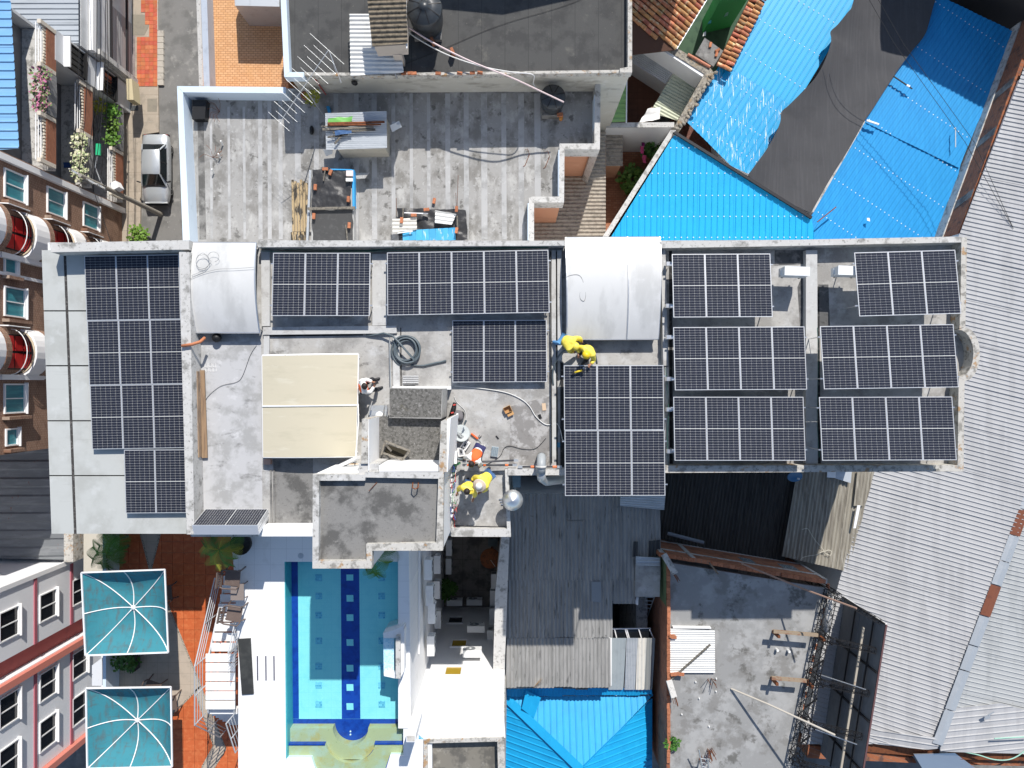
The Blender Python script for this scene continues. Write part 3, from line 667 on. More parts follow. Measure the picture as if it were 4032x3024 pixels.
# fountain box with mosaic, on the east side
ft = thing('pool_fountain', 'white pool fountain box lined with pale blue mosaic', 'fountain', tuple(W(1548, 2570, ZD)))
ft_p = [((1508, 2494), (1552, 2480), (1590, 2464), (1590, 2500), (1556, 2512), (1510, 2512), 17.0, white), ((1511, 2650), (1558, 2650), (1558, 2672), (1512, 2662), None, None, 17.0, white), ((1558, 2506), (1576, 2506), (1577, 2672), (1558, 2672), None, None, 17.25, coping), ((1577, 2500), (1592, 2478), (1592, 2640), (1577, 2670), None, None, 17.1, white)]
for q in ft_p:
    pts = [p for p in q[:6] if p]; mb = MB(); mb.prism(WP(pts, q[6]), ZB); obj('side_wall', mb, q[7], ft)
mb = MB(); mb.slab([W(1509, 2513, 16.75), W(1552, 2513, 16.75), W(1552, 2649, 16.75), W(1511, 2649, 16.75)], .3); obj('mosaic_basin', mb, M('mosaic_pale', (.30, .66, .85), .3, brick=dict(u=(1, 0, 0), v=(0, 1, 0), c2=(.62, .85, .95), mortar=(.6, .8, .9), w=.06, h=.06, ms=.006, off=.5)), ft)
for u, v in (((1128, 2986), (1224, 2986)), ((1224, 2986), (1252, 3064)), ((1588, 2977), (1537, 2977)), ((1537, 2977), (1508, 3064))):
    mb = MB(); mb.bar(W(*u, ZD - .09), W(*v, ZD - .09), .06, .16); obj('rim_tile', mb, navy, pool)
# dark slot skylight in the deck and lining marks
mb = MB(); mb.prism(WP([(936, 2517), (986, 2514), (998, 2733), (952, 2736)], ZD + .06), ZD - .02); obj('deck_skylight', mb, M('skylight_dark', (.035, .036, .035), .5, layers=[((.06, .062, .058), 2, .45, .65, .8)]), None, label='long dark rectangular skylight set in the white pool deck', cat='skylight')
gr = thing('drain_grate', 'three narrow dark drain slots in the white pool deck', 'drain', tuple(W(1045, 2630, ZD)))
for x in (1011, 1044, 1076): mb = MB(); mb.prism(WP([(x, 2583), (x + 5, 2583), (x + 6, 2680), (x + 1, 2680)], ZD + .004), ZD - .03); obj('slot', mb, GRs if False else M('slot_dark', (.06, .055, .09), .7), gr)
mb = MB(); mb.lathe(W(1184, 2188, ZD), [(.11, 0), (.11, .008), (.07, .012)], 20); obj('deck_drain', mb, galv, None, label='round grey drain cover in the shaded deck north of pool', cat='drain cover')
# white pillar and low walls at the pool's end
pl = thing('white_pillar', 'white square pillar with weathered top beside the pool steps', 'pillar', tuple(W(1640, 2890, ZD)))
mb = MB(); mb.prism(WP([(1600, 2893), (1637, 2893), (1636, 2922), (1600, 2922)], 18.4), ZD); obj('shaft', mb, white, pl)
mb = MB(); mb.prism(WP([(1603, 2896), (1634, 2896), (1633, 2919), (1603, 2919)], 18.41), 18.35); obj('cap', mb, coping_moss, pl)
mb = MB(); mb.prism(WP([(1655, 2858), (1680, 2858), (1670, 2910), (1648, 2910)], ZD + .012), ZD - .01); obj('mosaic_panel', mb, mosaic, pl)

# ================================================================== LIGHT WELL and the white rear wing
wing = thing('rear_wing', 'white rear wing of the hotel facing the deep light well', 'building', tuple(W(1800, 2850, 3)))
yw = W(0, 2828, 16.3).y
xl, xr = W(1612, 2828, 16.3).x, W(1982, 2828, 16.3).x
brw = M('wing_white', (.82, .82, .82), .75, layers=[((.70, .70, .70), (.6, .6, .3), .56, .75, .5)])
mb = MB(); mb.box(xl + .02, xr, yw - .9, yw, 0, 16.3); obj('wall', mb, brw, wing)
mb = MB(); mb.prism(WP([(1616, 2828), (1984, 2820), (1990, 2905), (1672, 2912), (1616, 2868)], 16.52), 16.2); obj('roof_slab', mb, white, wing)
yel = M('amber_pane', (.42, .28, .03), .2, spec=.6)
for (x0, x1, y0, y1, m) in ((1765, 1822, 2432, 2455, glass_dark), (1778, 1838, 2522, 2548, yel), (1752, 1818, 2628, 2660, yel)):
    a, b = FY(x0, y1, yw), FY(x1, y0, yw)
    zt, zb = a.z, b.z; xa, xb = a.x, b.x
    f = MB(); w_ = .09
    f.box(xa - w_, xb + w_, yw, yw + .06, zt, zt + w_); f.box(xa - w_, xb + w_, yw, yw + .06, zb - w_, zb); f.box(xa - w_, xa, yw, yw + .055, zb, zt); f.box(xb, xb + w_, yw, yw + .055, zb, zt)
    fo = obj('window', f, white_clean, wing)
    p = MB(); p.box(xa, xb, yw - .02, yw + .012, zb, zt); obj('pane', p, m, fo)
# small flat roof with parapet south of the wing
sr = thing('flat_roof_annex', 'small dark stained flat roof with grey parapet behind the white wing', 'building', tuple(W(1830, 2980, 10)))
mb = MB(); mb.prism(WP([(1684, 2926), (1958, 2920), (1962, 3060), (1684, 3060)], 16.2), 10); obj('roof_slab', mb, M('stained_slab', (.20, .185, .155), .9, layers=[((.10, .095, .085), 1.8, .45, .62, .85), ((.32, .30, .26), 3, .56, .7, .7)], bump=.2), sr)
for k, pts in enumerate(([(1668, 2912), (1985, 2903), (1958, 2920), (1684, 2927)], [(1668, 2913), (1684, 2928), (1684, 3070), (1666, 3070)], [(1985, 2904), (1990, 3070), (1962, 3070), (1958, 2921)])):
    mb = MB(); mb.prism(WP(pts, 16.6 + k * .002), 10); obj('parapet', mb, coping_moss, sr)
# well floor and its boundary wall
wf = MB(); wf.box(-5.2, -.3, -13.2, -4.2, 2.2, 2.5)
struct('courtyard', wf, M('well_floor', (.24, .215, .19), .9, layers=[((.10, .09, .08), .9, .48, .62, .85), ((.30, .27, .24), 3, .55, .7, .5)], seams=[(.9, .02, (.06, .055, .05), 0, .2), (.9, .02, (.06, .055, .05), math.pi / 2, .4)]))
bw = thing('boundary_wall', 'weathered grey boundary wall between light well and corrugated roof', 'wall', tuple(W(1965, 2400, 0)))
mb = MB(); mb.prism(WP([(1975, 2112), (2006, 2112), (1985, 2688), (1940, 2688), (1950, 2330)], 11.6), 0); obj('wall', mb, coping, bw)
mb = MB(); xw = W(1612, 2300, ZD).x
mb.box(xw - .40, xw, W(0, 2868, ZD).y, W(0, 2105, ZD).y, 0, ZD - .3); obj('pool_block_wall', mb, M('well_wall', (.72, .73, .75), .8, layers=[((.55, .56, .58), (.7, .7, .3), .5, .7, .6)]), deck)
# railing pipes along the wall
mb = MB(); mb.tube([(xw + .08, W(0, 2120, ZD).y, ZD - 2.2), (xw + .08, W(0, 2660, ZD).y, ZD - 2.2)], .03, 6); obj('drain_pipe', mb, white_clean, deck)

# ------------------------------------------------------------------ air conditioners
ac_m = M('ac_white', (.74, .75, .75), .5, layers=[((.62, .62, .61), 2, .5, .7, .5)], var=.08)
def ac_proto():
    t = thing('air_conditioner', 'x', 'air conditioner', (0, 0, 0))
    b = MB(); b.box(-.43, .43, -.15, .15, .03, .60); obj('casing', b, ac_m, t)
    b = MB(); b.box(-.44, .44, -.16, .16, .60, .62); obj('lid', b, ac_m, t)
    b = MB(); b.lathe((.10, -.151, .31), [(.24, 0), (.24, .012), (.21, .014)], 20, (0, -1, 0)); gfan = obj('fan_grille', b, M('ac_grille', (.22, .23, .24), .6), t)
    b = MB(); b.lathe((.10, -.166, .31), [(.06, 0), (.05, .01)], 10, (0, -1, 0)); obj('fan_hub', b, ac_m, gfan)
    b = MB()
    for k in range(9): b.box(-.436, -.431, -.12, .12, .12 + k * .05, .14 + k * .05)
    obj('side_vent', b, M('ac_vent', (.12, .12, .13), .7), t)
    b = MB(); b.box(.431, .46, -.10, .10, .10, .30); obj('valve_cover', b, ac_m, t)
    for x in (-.3, .3): b = MB(); b.box(x - .03, x + .03, -.17, .17, 0, .03); obj('foot', b, dark_metal, t)
    return t
AC0 = ac_proto(); ac_used = [False]
def ac(loc, rz, label, group=None):
    if not ac_used[0]: t = AC0; ac_used[0] = True
    else: t = copy_tree(AC0)
    t.location = loc; t.rotation_euler = (0, 0, rz); t['label'] = label
    if group: t['group'] = group
    elif 'group' in t: del t['group']
    return t
ac(W(3112, 1078, ZR + .5), R(178), 'white air conditioner beside three-panel row on the roof beam')
ac(W(3318, 1076, ZR + .55), R(178), 'white air conditioner half under the panels in the east corner')
GAC = 'air conditioners in the light well'
def acw(px, py, z, rz, label): ac(W(px, py, z), rz, label, GAC)
lwall = 'white air conditioner hung on the pool side wall of light well'
for (px, py, z) in ((1692, 2230, 12.5), (1697, 2330, 12.5), (1705, 2400, 12.0), (1702, 2525, 11.8), (1726, 2212, 8.5), (1724, 2310, 8.0), (1728, 2425, 7.6)): acw(px, py, z, R(90), lwall)
for (px, py, z) in ((1771, 2148, 4.0), (1770, 2220, 3.6)): acw(px, py, z, R(90), 'white air conditioner low in the shaded north end of well')
for (px, py) in ((1793, 2362), (1870, 2360)): acw(px, py, 3.2, R(0) + math.pi, 'white air conditioner on the well floor before the wing wall')
acw(1876, 2462, 7.5, math.pi, 'white air conditioner on wing wall between dark and amber windows')
acw(1862, 2556, 10.2, math.pi, 'white air conditioner with loose cables beside the upper amber window')
for (px, py, z) in ((1940, 2415, 5.6), (1932, 2500, 7.2)): acw(px, py, z, R(-90), 'white air conditioner hung on the grey boundary wall of well')
for (px, py, z) in ((1946, 2280, 4.6), (1942, 2345, 4.9)): acw(px, py, z, R(-90), 'white air conditioner on boundary wall below the rusty round cover')
rc = thing('round_cover', 'rusty round sheet metal cover on a stand in the light well', 'metal cover', tuple(W(1930, 2200, 2.5)))
c = W(1931, 2199, 5.3); mb = MB(); mb.lathe(c, [(.56, 0), (.55, .03), (.3, .12), (.02, .18)], 28); obj('disc', mb, rust, rc, smooth=True)
mb = MB(); mb.tube([(c.x, c.y, 2.5), (c.x, c.y, 5.32)], .05, 8); obj('post', mb, rust, rc)
mb = MB(); mb.bar(c + Vector((.02, -.04, .19)), c + Vector((.26, -.42, .08)), .02); obj('seam', mb, galv, rc)
mb = MB(); mb.prism(WP([(1922, 2125), (1958, 2125), (1958, 2152), (1922, 2152)], 4.2), 2.5); obj('storage_box', mb, M('grey_green_box', (.16, .19, .19), .7), None, label='grey green metal box standing beside rusty round cover', cat='box')
random.seed(5)
def leafy(name, label, cat, c, r, n, m, size=.1, squash=.7, parent=None, group=None, stem=None):
    t = thing(name, label, cat, (c[0], c[1], c[2] - r * squash if stem is None else stem), group)
    b = MB()
    for k in range(n):
        a = random.uniform(0, 2 * math.pi); u = random.random() ** .5; w_ = random.uniform(-1, 1)
        p = Vector(c) + Vector((r * u * math.cos(a), r * u * math.sin(a), r * squash * w_ * (1 - u * .5)))
        d = Vector((random.uniform(-1, 1), random.uniform(-1, 1), random.uniform(-.2, .8))).normalized(); s_ = size * random.uniform(.6, 1.3)
        x = d.cross(Vector((0, 0, 1))).normalized() * s_ * .35
        b.add([p, p + d * s_ * .5 + x, p + d * s_, p + d * s_ * .5 - x], [(0, 1, 2, 3)])
    obj('foliage', b, m, t)
    b = MB(); z0 = ORG[t.name].z
    for k in range(4): 
        q = Vector(c) + Vector((random.uniform(-.5, .5) * r, random.uniform(-.5, .5) * r, 0)); b.tube([(c[0], c[1], z0), tuple(q)], [.02, .008], 5)
    obj('stem', b, wood, t); return t
leafy('shrub', 'dark leafy shrub growing in the deep light well', 'shrub', W(1758, 2320, 3.6), .55, 260, plant, .22, 1.2, stem=2.5)

# ================================================================== UMBRELLA TERRACE below the deck
ZT = 13.7
terr = thing('terrace', 'orange and beige tiled terrace with square sunshades', 'terrace', tuple(W(650, 2600, ZT)), kind='structure'); del terr['category']
grout = M('terrace_grout', (.40, .30, .22), .9)
mb = MB(); mb.prism(WP([(420, 2040), (1010, 2040), (1010, 3140), (420, 3140)], ZT - .03), 0); obj('slab', mb, grout, terr)
t_or = M('tile_orange', (.50, .115, .035), .5, layers=[((.58, .17, .06), 5, .45, .65, .8), ((.40, .08, .025), 9, .56, .7, .6)], var=.08)
t_be = M('tile_beige', (.52, .42, .32), .55, layers=[((.44, .35, .27), 4, .45, .65, .7)], var=.08)
a, b = W(420, 3130, ZT), W(1010, 2050, ZT); pitch = .47
def tile_mb(): mb = MB(); mb.box(0, pitch - .012, 0, pitch - .012, -.03, 0); return mb
nx = int((b.x - a.x) / pitch) + 1; ny = int((b.y - a.y) / pitch) + 1
for i in range(nx):
    for j in range(ny):
        x, y = a.x + i * pitch, a.y + j * pitch
        px = CX + (x + .2) * F / (H - ZT); py = CY - (y + .2) * F / (H - ZT)
        inst('floor_tile', 'to', tile_mb, t_or, terr, (x, y, ZT))
inlay = M('tile_beige_inlay', (.46, .385, .31), .6, layers=[((.38, .32, .26), 3, .45, .65, .7)], seams=[(.47, .014, (.3, .25, .2), 0, .2), (.47, .014, (.3, .25, .2), math.pi / 2, .3)])
pebble = M('pebble_border', (.40, .35, .28), .9, layers=[((.10, .09, .08), 22, .5, .56, .9)])
for q in ([(432, 2330), (640, 2330), (664, 2391), (790, 2700), (684, 2808), (600, 2900), (432, 2960)], [(548, 2080), (636, 2080), (592, 2252)], [(768, 2722), (790, 2702), (888, 2950), (838, 3030), (838, 3120), (796, 3120), (796, 3020), (842, 2936)]):
    mb = MB(); mb.prism(WP(q, ZT + .004), ZT - .01); obj('beige_inlay', mb, inlay, terr)
    for k in range(len(q)):
        u, v = q[k], q[(k + 1) % len(q)]
        if max(u[0], v[0]) < 640 and q[0][1] > 2300: continue
        mb = MB(); mb.bar(W(*u, ZT + .006), W(*v, ZT + .006), .07, .008); obj('pebble_border', mb, pebble, terr)
# edge wall on the street side and deck flank wall
mb = MB(); mb.prism(WP([(418, 2040), (430, 2040), (430, 3140), (418, 3140)], ZT + .5), 0); obj('edge_wall', mb, M('orange_wall', (.62, .20, .03), .7), terr)
mb = MB(); mb.prism(WP([(404, 2040), (417, 2040), (417, 3140), (404, 3140)], ZT + 1.0), 0); obj('edge_wall', mb, white_blue, terr)
# sunshades
ush = M('sunshade_teal', (.035, .21, .26), .75, layers=[((.09, .10, .10), (6, 1.6, 1), .48, .66, .6), ((.03, .17, .21), 3, .5, .7, .6), ((.08, .09, .09), (2, 7, 1), .54, .7, .45, .6)], bump=.2, bscale=15)
def sunshade(corners, apex, z, label):
    t = thing('sunshade', label, 'sunshade', tuple(W(apex[0], apex[1], ZT)), 'square sunshades on the terrace')
    C = [W(q[0], q[1], z) for q in corners]; A = W(apex[0], apex[1], z + .95); cen = sum(C, Vector()) / 4
    A = Vector((cen.x, cen.y, z - .62))
    n = 10; rb = MB()
    def sag(p, q, s_): return p.lerp(q, s_) + Vector((0, 0, -.62 * (1 - (1 - s_) ** 3 - s_)))
    for k in range(4):
        c0, c1 = C[k], C[(k + 1) % 4]; mid = (c0 + c1) / 2; mb = MB(); vs = []
        for i in range(n + 1):
            s_ = i / n; p0, p1, pm = sag(c0, A, s_), sag(c1, A, s_), sag(mid, A, s_) + Vector((0, 0, -.10 * math.sin(math.pi * s_)))
            for j in range(9):
                q = j / 8; vs.append((p0.lerp(pm, q * 2) if q < .5 else pm.lerp(p1, q * 2 - 1)))
        mb.add(vs, [(i * 9 + j, i * 9 + j + 1, (i + 1) * 9 + j + 1, (i + 1) * 9 + j) for i in range(n) for j in range(8)])
        obj('canopy_panel', mb, ush, t, smooth=True)
        for q0 in (c0, mid):
            mb = MB(); mb.tube([sag(q0, A, i / n) + Vector((0, 0, .02 - (0 if q0 is c0 else .10) * math.sin(math.pi * i / n))) for i in range(n + 1)], .022, 6); obj('rib', mb, white_clean, t, smooth=True)
        mb = MB(); mb.bar(c0 + Vector((0, 0, .02)), c1 + Vector((0, 0, .02)), .05, .06); obj('edge_bar', mb, white_clean, t)
    mb = MB(); mb.lathe(A - Vector((0, 0, .04)), [(.09, 0), (.09, .10), (.02, .14)], 12); obj('finial', mb, white_clean, t)
    mb = MB(); mb.tube([(A.x, A.y, ZT), (A.x, A.y, A.z)], .035, 8); obj('pole', mb, white_clean, t)
    mb = MB(); mb.box(A.x - .3, A.x + .3, A.y - .3, A.y + .3, ZT, ZT + .08); obj('base', mb, dark_metal, t)
sunshade([(322, 2254), (650, 2242), (664, 2568), (338, 2580)], (528, 2400), 16.2, 'square teal sunshade with white ribs between palm and terrace planter')
sunshade([(340, 2709), (674, 2704), (679, 3018), (345, 3026)], (545, 2857), 16.2, 'square teal sunshade with white ribs beyond the terrace planter')
# ================================================================== NORTH: concrete roofed houses
zA = lambda x, y: (x / 2.194, y / 2.194)                       # readings taken from enlarged quarters
zB = lambda x, y: (1008 + x / 2.194, y / 2.194)
zC = lambda x, y: (2016 + x / 2.194, y / 2.194)
zD = lambda x, y: (3024 + x / 2.194, y / 2.194)
def part(t, name, pts, z, z0, m): mb = MB(); mb.prism(WP(pts, z), z0); return obj(name, mb, m, t)
Z1F = 11.5
stripe_c = M('old_roof_concrete', (.32, .315, .305), .92, layers=[((.19, .183, .17), (1.2, .8, 1), .44, .62, .85), ((.46, .455, .44), (1.5, .9, 1), .52, .68, .8), ((.10, .097, .09), 2.3, .58, .68, .8), ((.50, .50, .49), 6, .58, .7, .5), ((.17, .16, .13), 9, .6, .74, .5)], bump=.25, bscale=16)
stripe_l = M('roof_joint_screed', (.40, .40, .40), .9, layers=[((.27, .27, .265), 1.5, .45, .64, .8), ((.5, .5, .5), 3, .55, .7, .6)])
g1 = thing('flat_roof_house', 'house with striped grey flat roof and pale blue parapets north of the hotel', 'house', tuple(W(1500, 650, 0)))
part(g1, 'wall', [(722, 350), (2350, 345), (2350, 575), (2212, 575), (2212, 785), (2090, 785), (2095, 960), (745, 960)], Z1F - .1, 0, M('peach_wall', (.56, .29, .18), .85, layers=[((.45, .23, .15), (.5, .5, 1.5), .5, .7, .7), ((.62, .36, .25), 2, .55, .7, .5)]))
part(g1, 'roof_slab', [(722, 350), (2350, 345), (2350, 575), (2212, 575), (2212, 785), (2090, 785), (2095, 960), (745, 960)], Z1F, Z1F - .09, stripe_c)
for k, x in enumerate((35, 115, 210, 360, 520, 690, 865, 1020, 1185, 1340, 1490, 1655, 1815, 1970, 2140, 2290, 2430)):
    xx = 1008 + x / 2.194; w_ = random.uniform(6, 12)
    if 1240 < xx < 1390: y0, y1 = 370, 940
    else: y0, y1 = 368, 942
    if xx > 2085: y1 = 780
    part(g1, 'joint_strip', [(xx - w_, y0), (xx + w_, y0), (xx + w_ + 2, y1), (xx - w_ + 2, y1)], Z1F + .006, Z1F - .02, stripe_l)
for x in (830, 900, 960): part(g1, 'joint_strip', [(x - 5, 420), (x + 5, 420), (x + 9, 942), (x - 1, 942)], Z1F + .006, Z1F - .02, stripe_l)
part(g1, 'gutter_screed', [(776, 400), (800, 400), (812, 942), (786, 942)], Z1F + .005, Z1F - .02, conc_dark)
part(g1, 'parapet', [(697, 340), (720, 364), (747, 948), (720, 948)], 12.35, Z1F - .2, white_blue)
part(g1, 'parapet', [(697, 339), (1125, 343), (1125, 367), (720, 363)], 12.352, Z1F - .2, white_blue)
part(g1, 'parapet', [(2344, 325), (2365, 325), (2362, 588), (2340, 565)], 12.3, Z1F - 4.9, coping)
part(g1, 'parapet', [(2203, 565), (2340, 565), (2362, 588), (2223, 588)], 12.302, Z1F - .2, coping)
part(g1, 'parapet', [(2203, 566), (2223, 589), (2221, 797), (2201, 774)], 12.301, Z1F - .2, coping)
part(g1, 'parapet', [(2082, 774), (2201, 774), (2221, 797), (2103, 797)], 12.303, Z1F - .2, coping)
part(g1, 'parapet', [(2082, 775), (2103, 798), (2103, 950), (2082, 950)], 12.304, Z1F - .2, coping)
for pts in ([(2341, 372), (2345, 372), (2345, 562), (2341, 562)], [(2199, 590), (2203, 590), (2203, 772), (2199, 772)], [(2078, 800), (2082, 800), (2082, 945), (2078, 945)]):
    part(g1, 'parapet_face', pts, 12.29, Z1F - .1, white_blue)
part(g1, 'roof_vent', [(758, 393), (812, 393), (806, 468), (756, 468)], 11.9, Z1F, black)

Z0F = 13.6
g0 = thing('bitumen_roof_house', 'house with dark bitumen flat roof and a large black water tank', 'house', tuple(W(1800, 100, 0)))
bit = M('bitumen_roof', (.075, .075, .073), .9, layers=[((.05, .05, .05), 1.2, .45, .62, .8), ((.14, .135, .12), .9, .58, .72, .8), ((.17, .16, .14), 7, .62, .76, .6)], seams=[(1.0, .03, (.045, .045, .045), 0, .3)], bump=.2)
G0P = [(1100, -160), (2486, -160), (2486, 284), (1130, 292)]
part(g0, 'wall', [(1102, -160), (2484, -160), (2484, 282), (1132, 290)], Z0F - .06, 0, M('stained_plaster', (.52, .50, .44), .9, layers=[((.30, .28, .24), (.6, .6, 1.6), .5, .66, .8), ((.58, .57, .53), 2, .52, .68, .7), ((.18, .17, .15), (3, 3, .5), .64, .76, .6)]))
part(g0, 'roof_slab', G0P, Z0F, Z0F - .055, bit)
part(g0, 'parapet', [(1098, -160), (1120, -160), (1140, 283), (1119, 302)], 13.95, Z0F - .1, white_blue)
part(g0, 'parapet', [(1119, 303), (1140, 284), (1196, 284), (1196, 303)], 13.952, Z0F - .1, white_blue)
part(g0, 'parapet', [(1197, 285), (1560, 287), (2440, 275), (2440, 286), (1560, 297), (1197, 297)], 13.85, Z0F - .1, coping_moss)
part(g0, 'parapet', [(2472, -160), (2489, -160), (2489, 285), (2441, 285), (2441, 269), (2472, 264)], 13.95, Z0F - .1, coping_moss)
# south flank going down in peach east of the striped roof
part(g0, 'peach_flank', [(2364, 294), (2474, 294), (2474, 250), (2364, 250)], 11.6, 0, MATS['peach_wall'])
for (x, y) in ((1590, 288), (1615, 288), (1630, 289), (1725, 289), (1810, 288), (1860, 287), (1890, 286)):
    inst('wall_brick', 'wb', lambda: MB().obox((0, 0, 0), .22, .11, .09), brickc, g0, W(x, y, 13.9), random.uniform(-.2, .2))

# patterned terrace beside the dark roof
tr2 = thing('patio', 'orange basket weave tiled roof patio with pale blue parapet', 'patio', tuple(W(950, 150, 10.2)), kind='structure'); del tr2['category']
def basket(name, c1, c2, mo):
    m = M(name, c1, .6, brick=dict(u=(1, 0, 0), v=(0, 1, 0), c2=c2, mortar=mo, w=.22, h=.11, ms=.012, off=.5), layers=[((.62, .33, .12), 1.5, .5, .7, .35)], bump=.2); return m
part(tr2, 'floor', [(790, -160), (1135, -160), (1135, 362), (800, 362)], 10.2, 0, basket('patio_tile', (.66, .38, .19), (.58, .31, .14), (.33, .15, .06)))
part(tr2, 'parapet', [(786, -160), (810, -160), (826, 343), (802, 343)], 10.9, 0, M('patio_kerb', (.42, .46, .52), .8, layers=[((.3, .33, .38), 2, .5, .7, .6)]))
part(tr2, 'street_kerb', [(768, -160), (785, -160), (801, 343), (784, 343)], 10.0, 0, coping)
part(tr2, 'upper_roof', [(915, -160), (1100, -160), (1100, 26), (925, 22)], 12.0, 10.2, galv)

# water tanks
tank_m = M('tank_black', (.035, .04, .045), .38, layers=[((.06, .068, .075), 2, .45, .65, .7)], spec=.5)
def tank(label, px, py, ztop, r, h, base, lid=True):
    c = W(px, py, ztop); t = thing('water_tank', label, 'water tank', (c.x, c.y, base))
    z0 = ztop - h
    mb = MB(); mb.lathe((c.x, c.y, z0), [(r * .86, 0), (r * .9, h * .1), (r * .93, h * .3), (r * .95, h * .32), (r * .97, h * .55), (r, h * .78), (r * .98, h * .82)], 32); obj('body', mb, tank_m, t, smooth=True)
    mb = MB(); mb.lathe((c.x, c.y, z0), [(r * 1.0, h * .8), (r * 1.03, h * .83), (r * .97, h * .88), (r * .5, h * .97), (r * .27, h * 1.0), (r * .25, h * 1.03), (.01, h * 1.04)], 32); ld = obj('lid', mb, tank_m, t, smooth=True)
    for k in range(8):
        a = k * math.pi / 4 + .3; d = Vector((math.cos(a), math.sin(a), 0)); p = Vector((c.x, c.y, z0))
        mb = MB(); mb.bar(p + d * r * .27 + Vector((0, 0, h * 1.0)), p + d * r * .98 + Vector((0, 0, h * .885)), .035, .03); obj('lid_rib', mb, black, ld)
    if z0 - base > .05:
        mb = MB(); mb.box(c.x - r * .8, c.x + r * .8, c.y - r * .9, c.y + r * .8, base, z0); obj('plinth', mb, conc_dark, t)
    return t
tank('large black ribbed water tank on the dark bitumen roof', 1668, 22, 15.3, .72, 1.5, Z0F)
tank('round black water tank with glossy lid on the striped roof', 2178, 376, 12.95, .545, 1.0, Z1F)
inst('loose_brick', 'lb2', lambda: MB().obox((0, 0, .06), .26, .16, .12), brickc, None, W(2205, 454, 11.95), .1, label='single red brick on the plinth of the round water tank', cat='brick')
mb = MB(); mb.lathe(W(2208, 470, Z1F), [(.08, 0), (.09, .2), (.05, .24)], 12); obj('bucket', mb, M('paint_orange', (.55, .22, .04), .5), None, label='small orange can standing beside the round water tank plinth', cat='can')
# shed on the dark roof with asbestos sheets, white sheet lean-to
shed = thing('roof_shed', 'small shed with brown asbestos roof next to the large water tank', 'shed', tuple(W(1530, 100, Z0F)))
asb = M('asbestos_brown', (.20, .165, .12), .95, layers=[((.09, .075, .055), 6, .45, .62, .8), ((.28, .24, .17), 12, .56, .7, .6)], bump=.4)
sheets(shed, 'roof_sheet', asb, [W(1440, -60, 15.9), W(1598, -60, 15.9), W(1605, 172, 15.6), W(1466, 184, 15.6)], R(2), 1.0, .175, .03)
beige = M('beige_block', (.50, .44, .38), .9, layers=[((.42, .37, .32), 3, .5, .7, .6)])
part(shed, 'wall', [(1474, -60), (1596, -60), (1596, 176), (1474, 184)], 15.45, Z0F + 1.0, beige)
part(shed, 'pillar', [(1545, 190), (1580, 190), (1580, 215), (1545, 215)], 14.7, Z0F, beige)
mb = MB(); mb.bar(W(1598, 0, 15.7), W(1602, 190, 15.5), .05); obj('gutter', mb, white_clean, shed)
lt = thing('lean_to_roof', 'white corrugated lean-to roof patched with rust beside the brown shed', 'roof', tuple(W(1460, 180, Z0F)))
wcor = M('white_corrugated', (.72, .72, .70), .6, layers=[((.60, .59, .56), 2, .5, .7, .6), ((.42, .16, .07), 2.4, .72, .8, .8)])
sheets(lt, 'roof_sheet', wcor, [W(1376, 54, 14.4), W(1560, 54, 14.4), W(1590, 285, 14.1), W(1380, 300, 14.1)], R(0), .9, .17, .025)
for q in ((1382, 60), (1384, 292), (1556, 290)):
    p = W(q[0], q[1], 14.1); mb = MB(); mb.tube([(p.x, p.y, Z0F), (p.x, p.y, 14.08)], .03, 6); obj('post', mb, galv, lt)
# pipes from the large tank to the small one
squiggle('water_pipe', 'long pink and white water pipe running down to the round tank', 'pipe', [(1600, 102, 14.6), (1700, 165, 14.5), (1850, 240, 14.4), (2012, 305, 14.2), (2120, 355, 13.6), (2220, 402, 13.15)], .035, M('pipe_pinkish', (.72, .58, .58), .5), 14)
squiggle('water_pipe', 'bent thin white water pipe along the stained wall top', 'pipe', [(1602, 118, 14.3), (1640, 150, 14.2), (1760, 215, 14.2), (1900, 262, 14.15), (2016, 284, 14.1), (2098, 294, 14.0), (2100, 330, 13.0), (2120, 352, 12.2)], .025, cable_white, 14)
for (x, y) in ((1705, 172), (1784, 215)): inst('pipe_support', 'ps', lambda: MB().obox((0, 0, .2), .12, .26, .4), brickc, None, W(x, y, Z0F), .4, label='stacked brick support under the long water pipe', cat='brick support', group='brick pipe supports')
squiggle('roof_cable', 'thin black cable sagging across the dark bitumen roof', 'cable', [(1600, 250), (1750, 190), (1900, 125), (2020, 82), (2160, 42), (2280, 0), (2330, -40)], .008, cable_black, Z0F + .03)
# antenna
ant = thing('tv_antenna', 'long metal yagi television antenna on a mast beside the striped roof', 'antenna', tuple(W(1222, 320, Z1F)))
a0, a1 = W(1293, 197, 15.3), W(1102, 482, 14.2); mb = MB(); mb.tube([a0, a1], .016, 6); obj('boom', mb, galv, ant)
dirb = (a1 - a0).normalized(); prp = Vector((0.80, -0.56, 0)); prp = (prp - dirb * prp.dot(dirb)).normalized(); prp.z *= .3
for k in range(15):
    s_ = k / 14; ln = .62 if k % 2 else 1.0; ln *= (1.0 - .35 * s_); p = a0.lerp(a1, s_)
    mb = MB(); mb.tube([p - prp * ln, p + prp * ln * .85], .0045, 5); obj('element', mb, galv, ant)
for s_ in (-1, 1):
    mb = MB(); mb.tube([a0 + Vector((.02, 0, 0)), a0 + Vector((.35 + .1 * s_, -1.0 - .2 * s_, -.3))], .009, 5); obj('brace', mb, alu, ant)
pm = a0.lerp(a1, .5); mb = MB(); mb.tube([(pm.x, pm.y, Z1F), pm], .025, 6); obj('mast', mb, galv, ant)

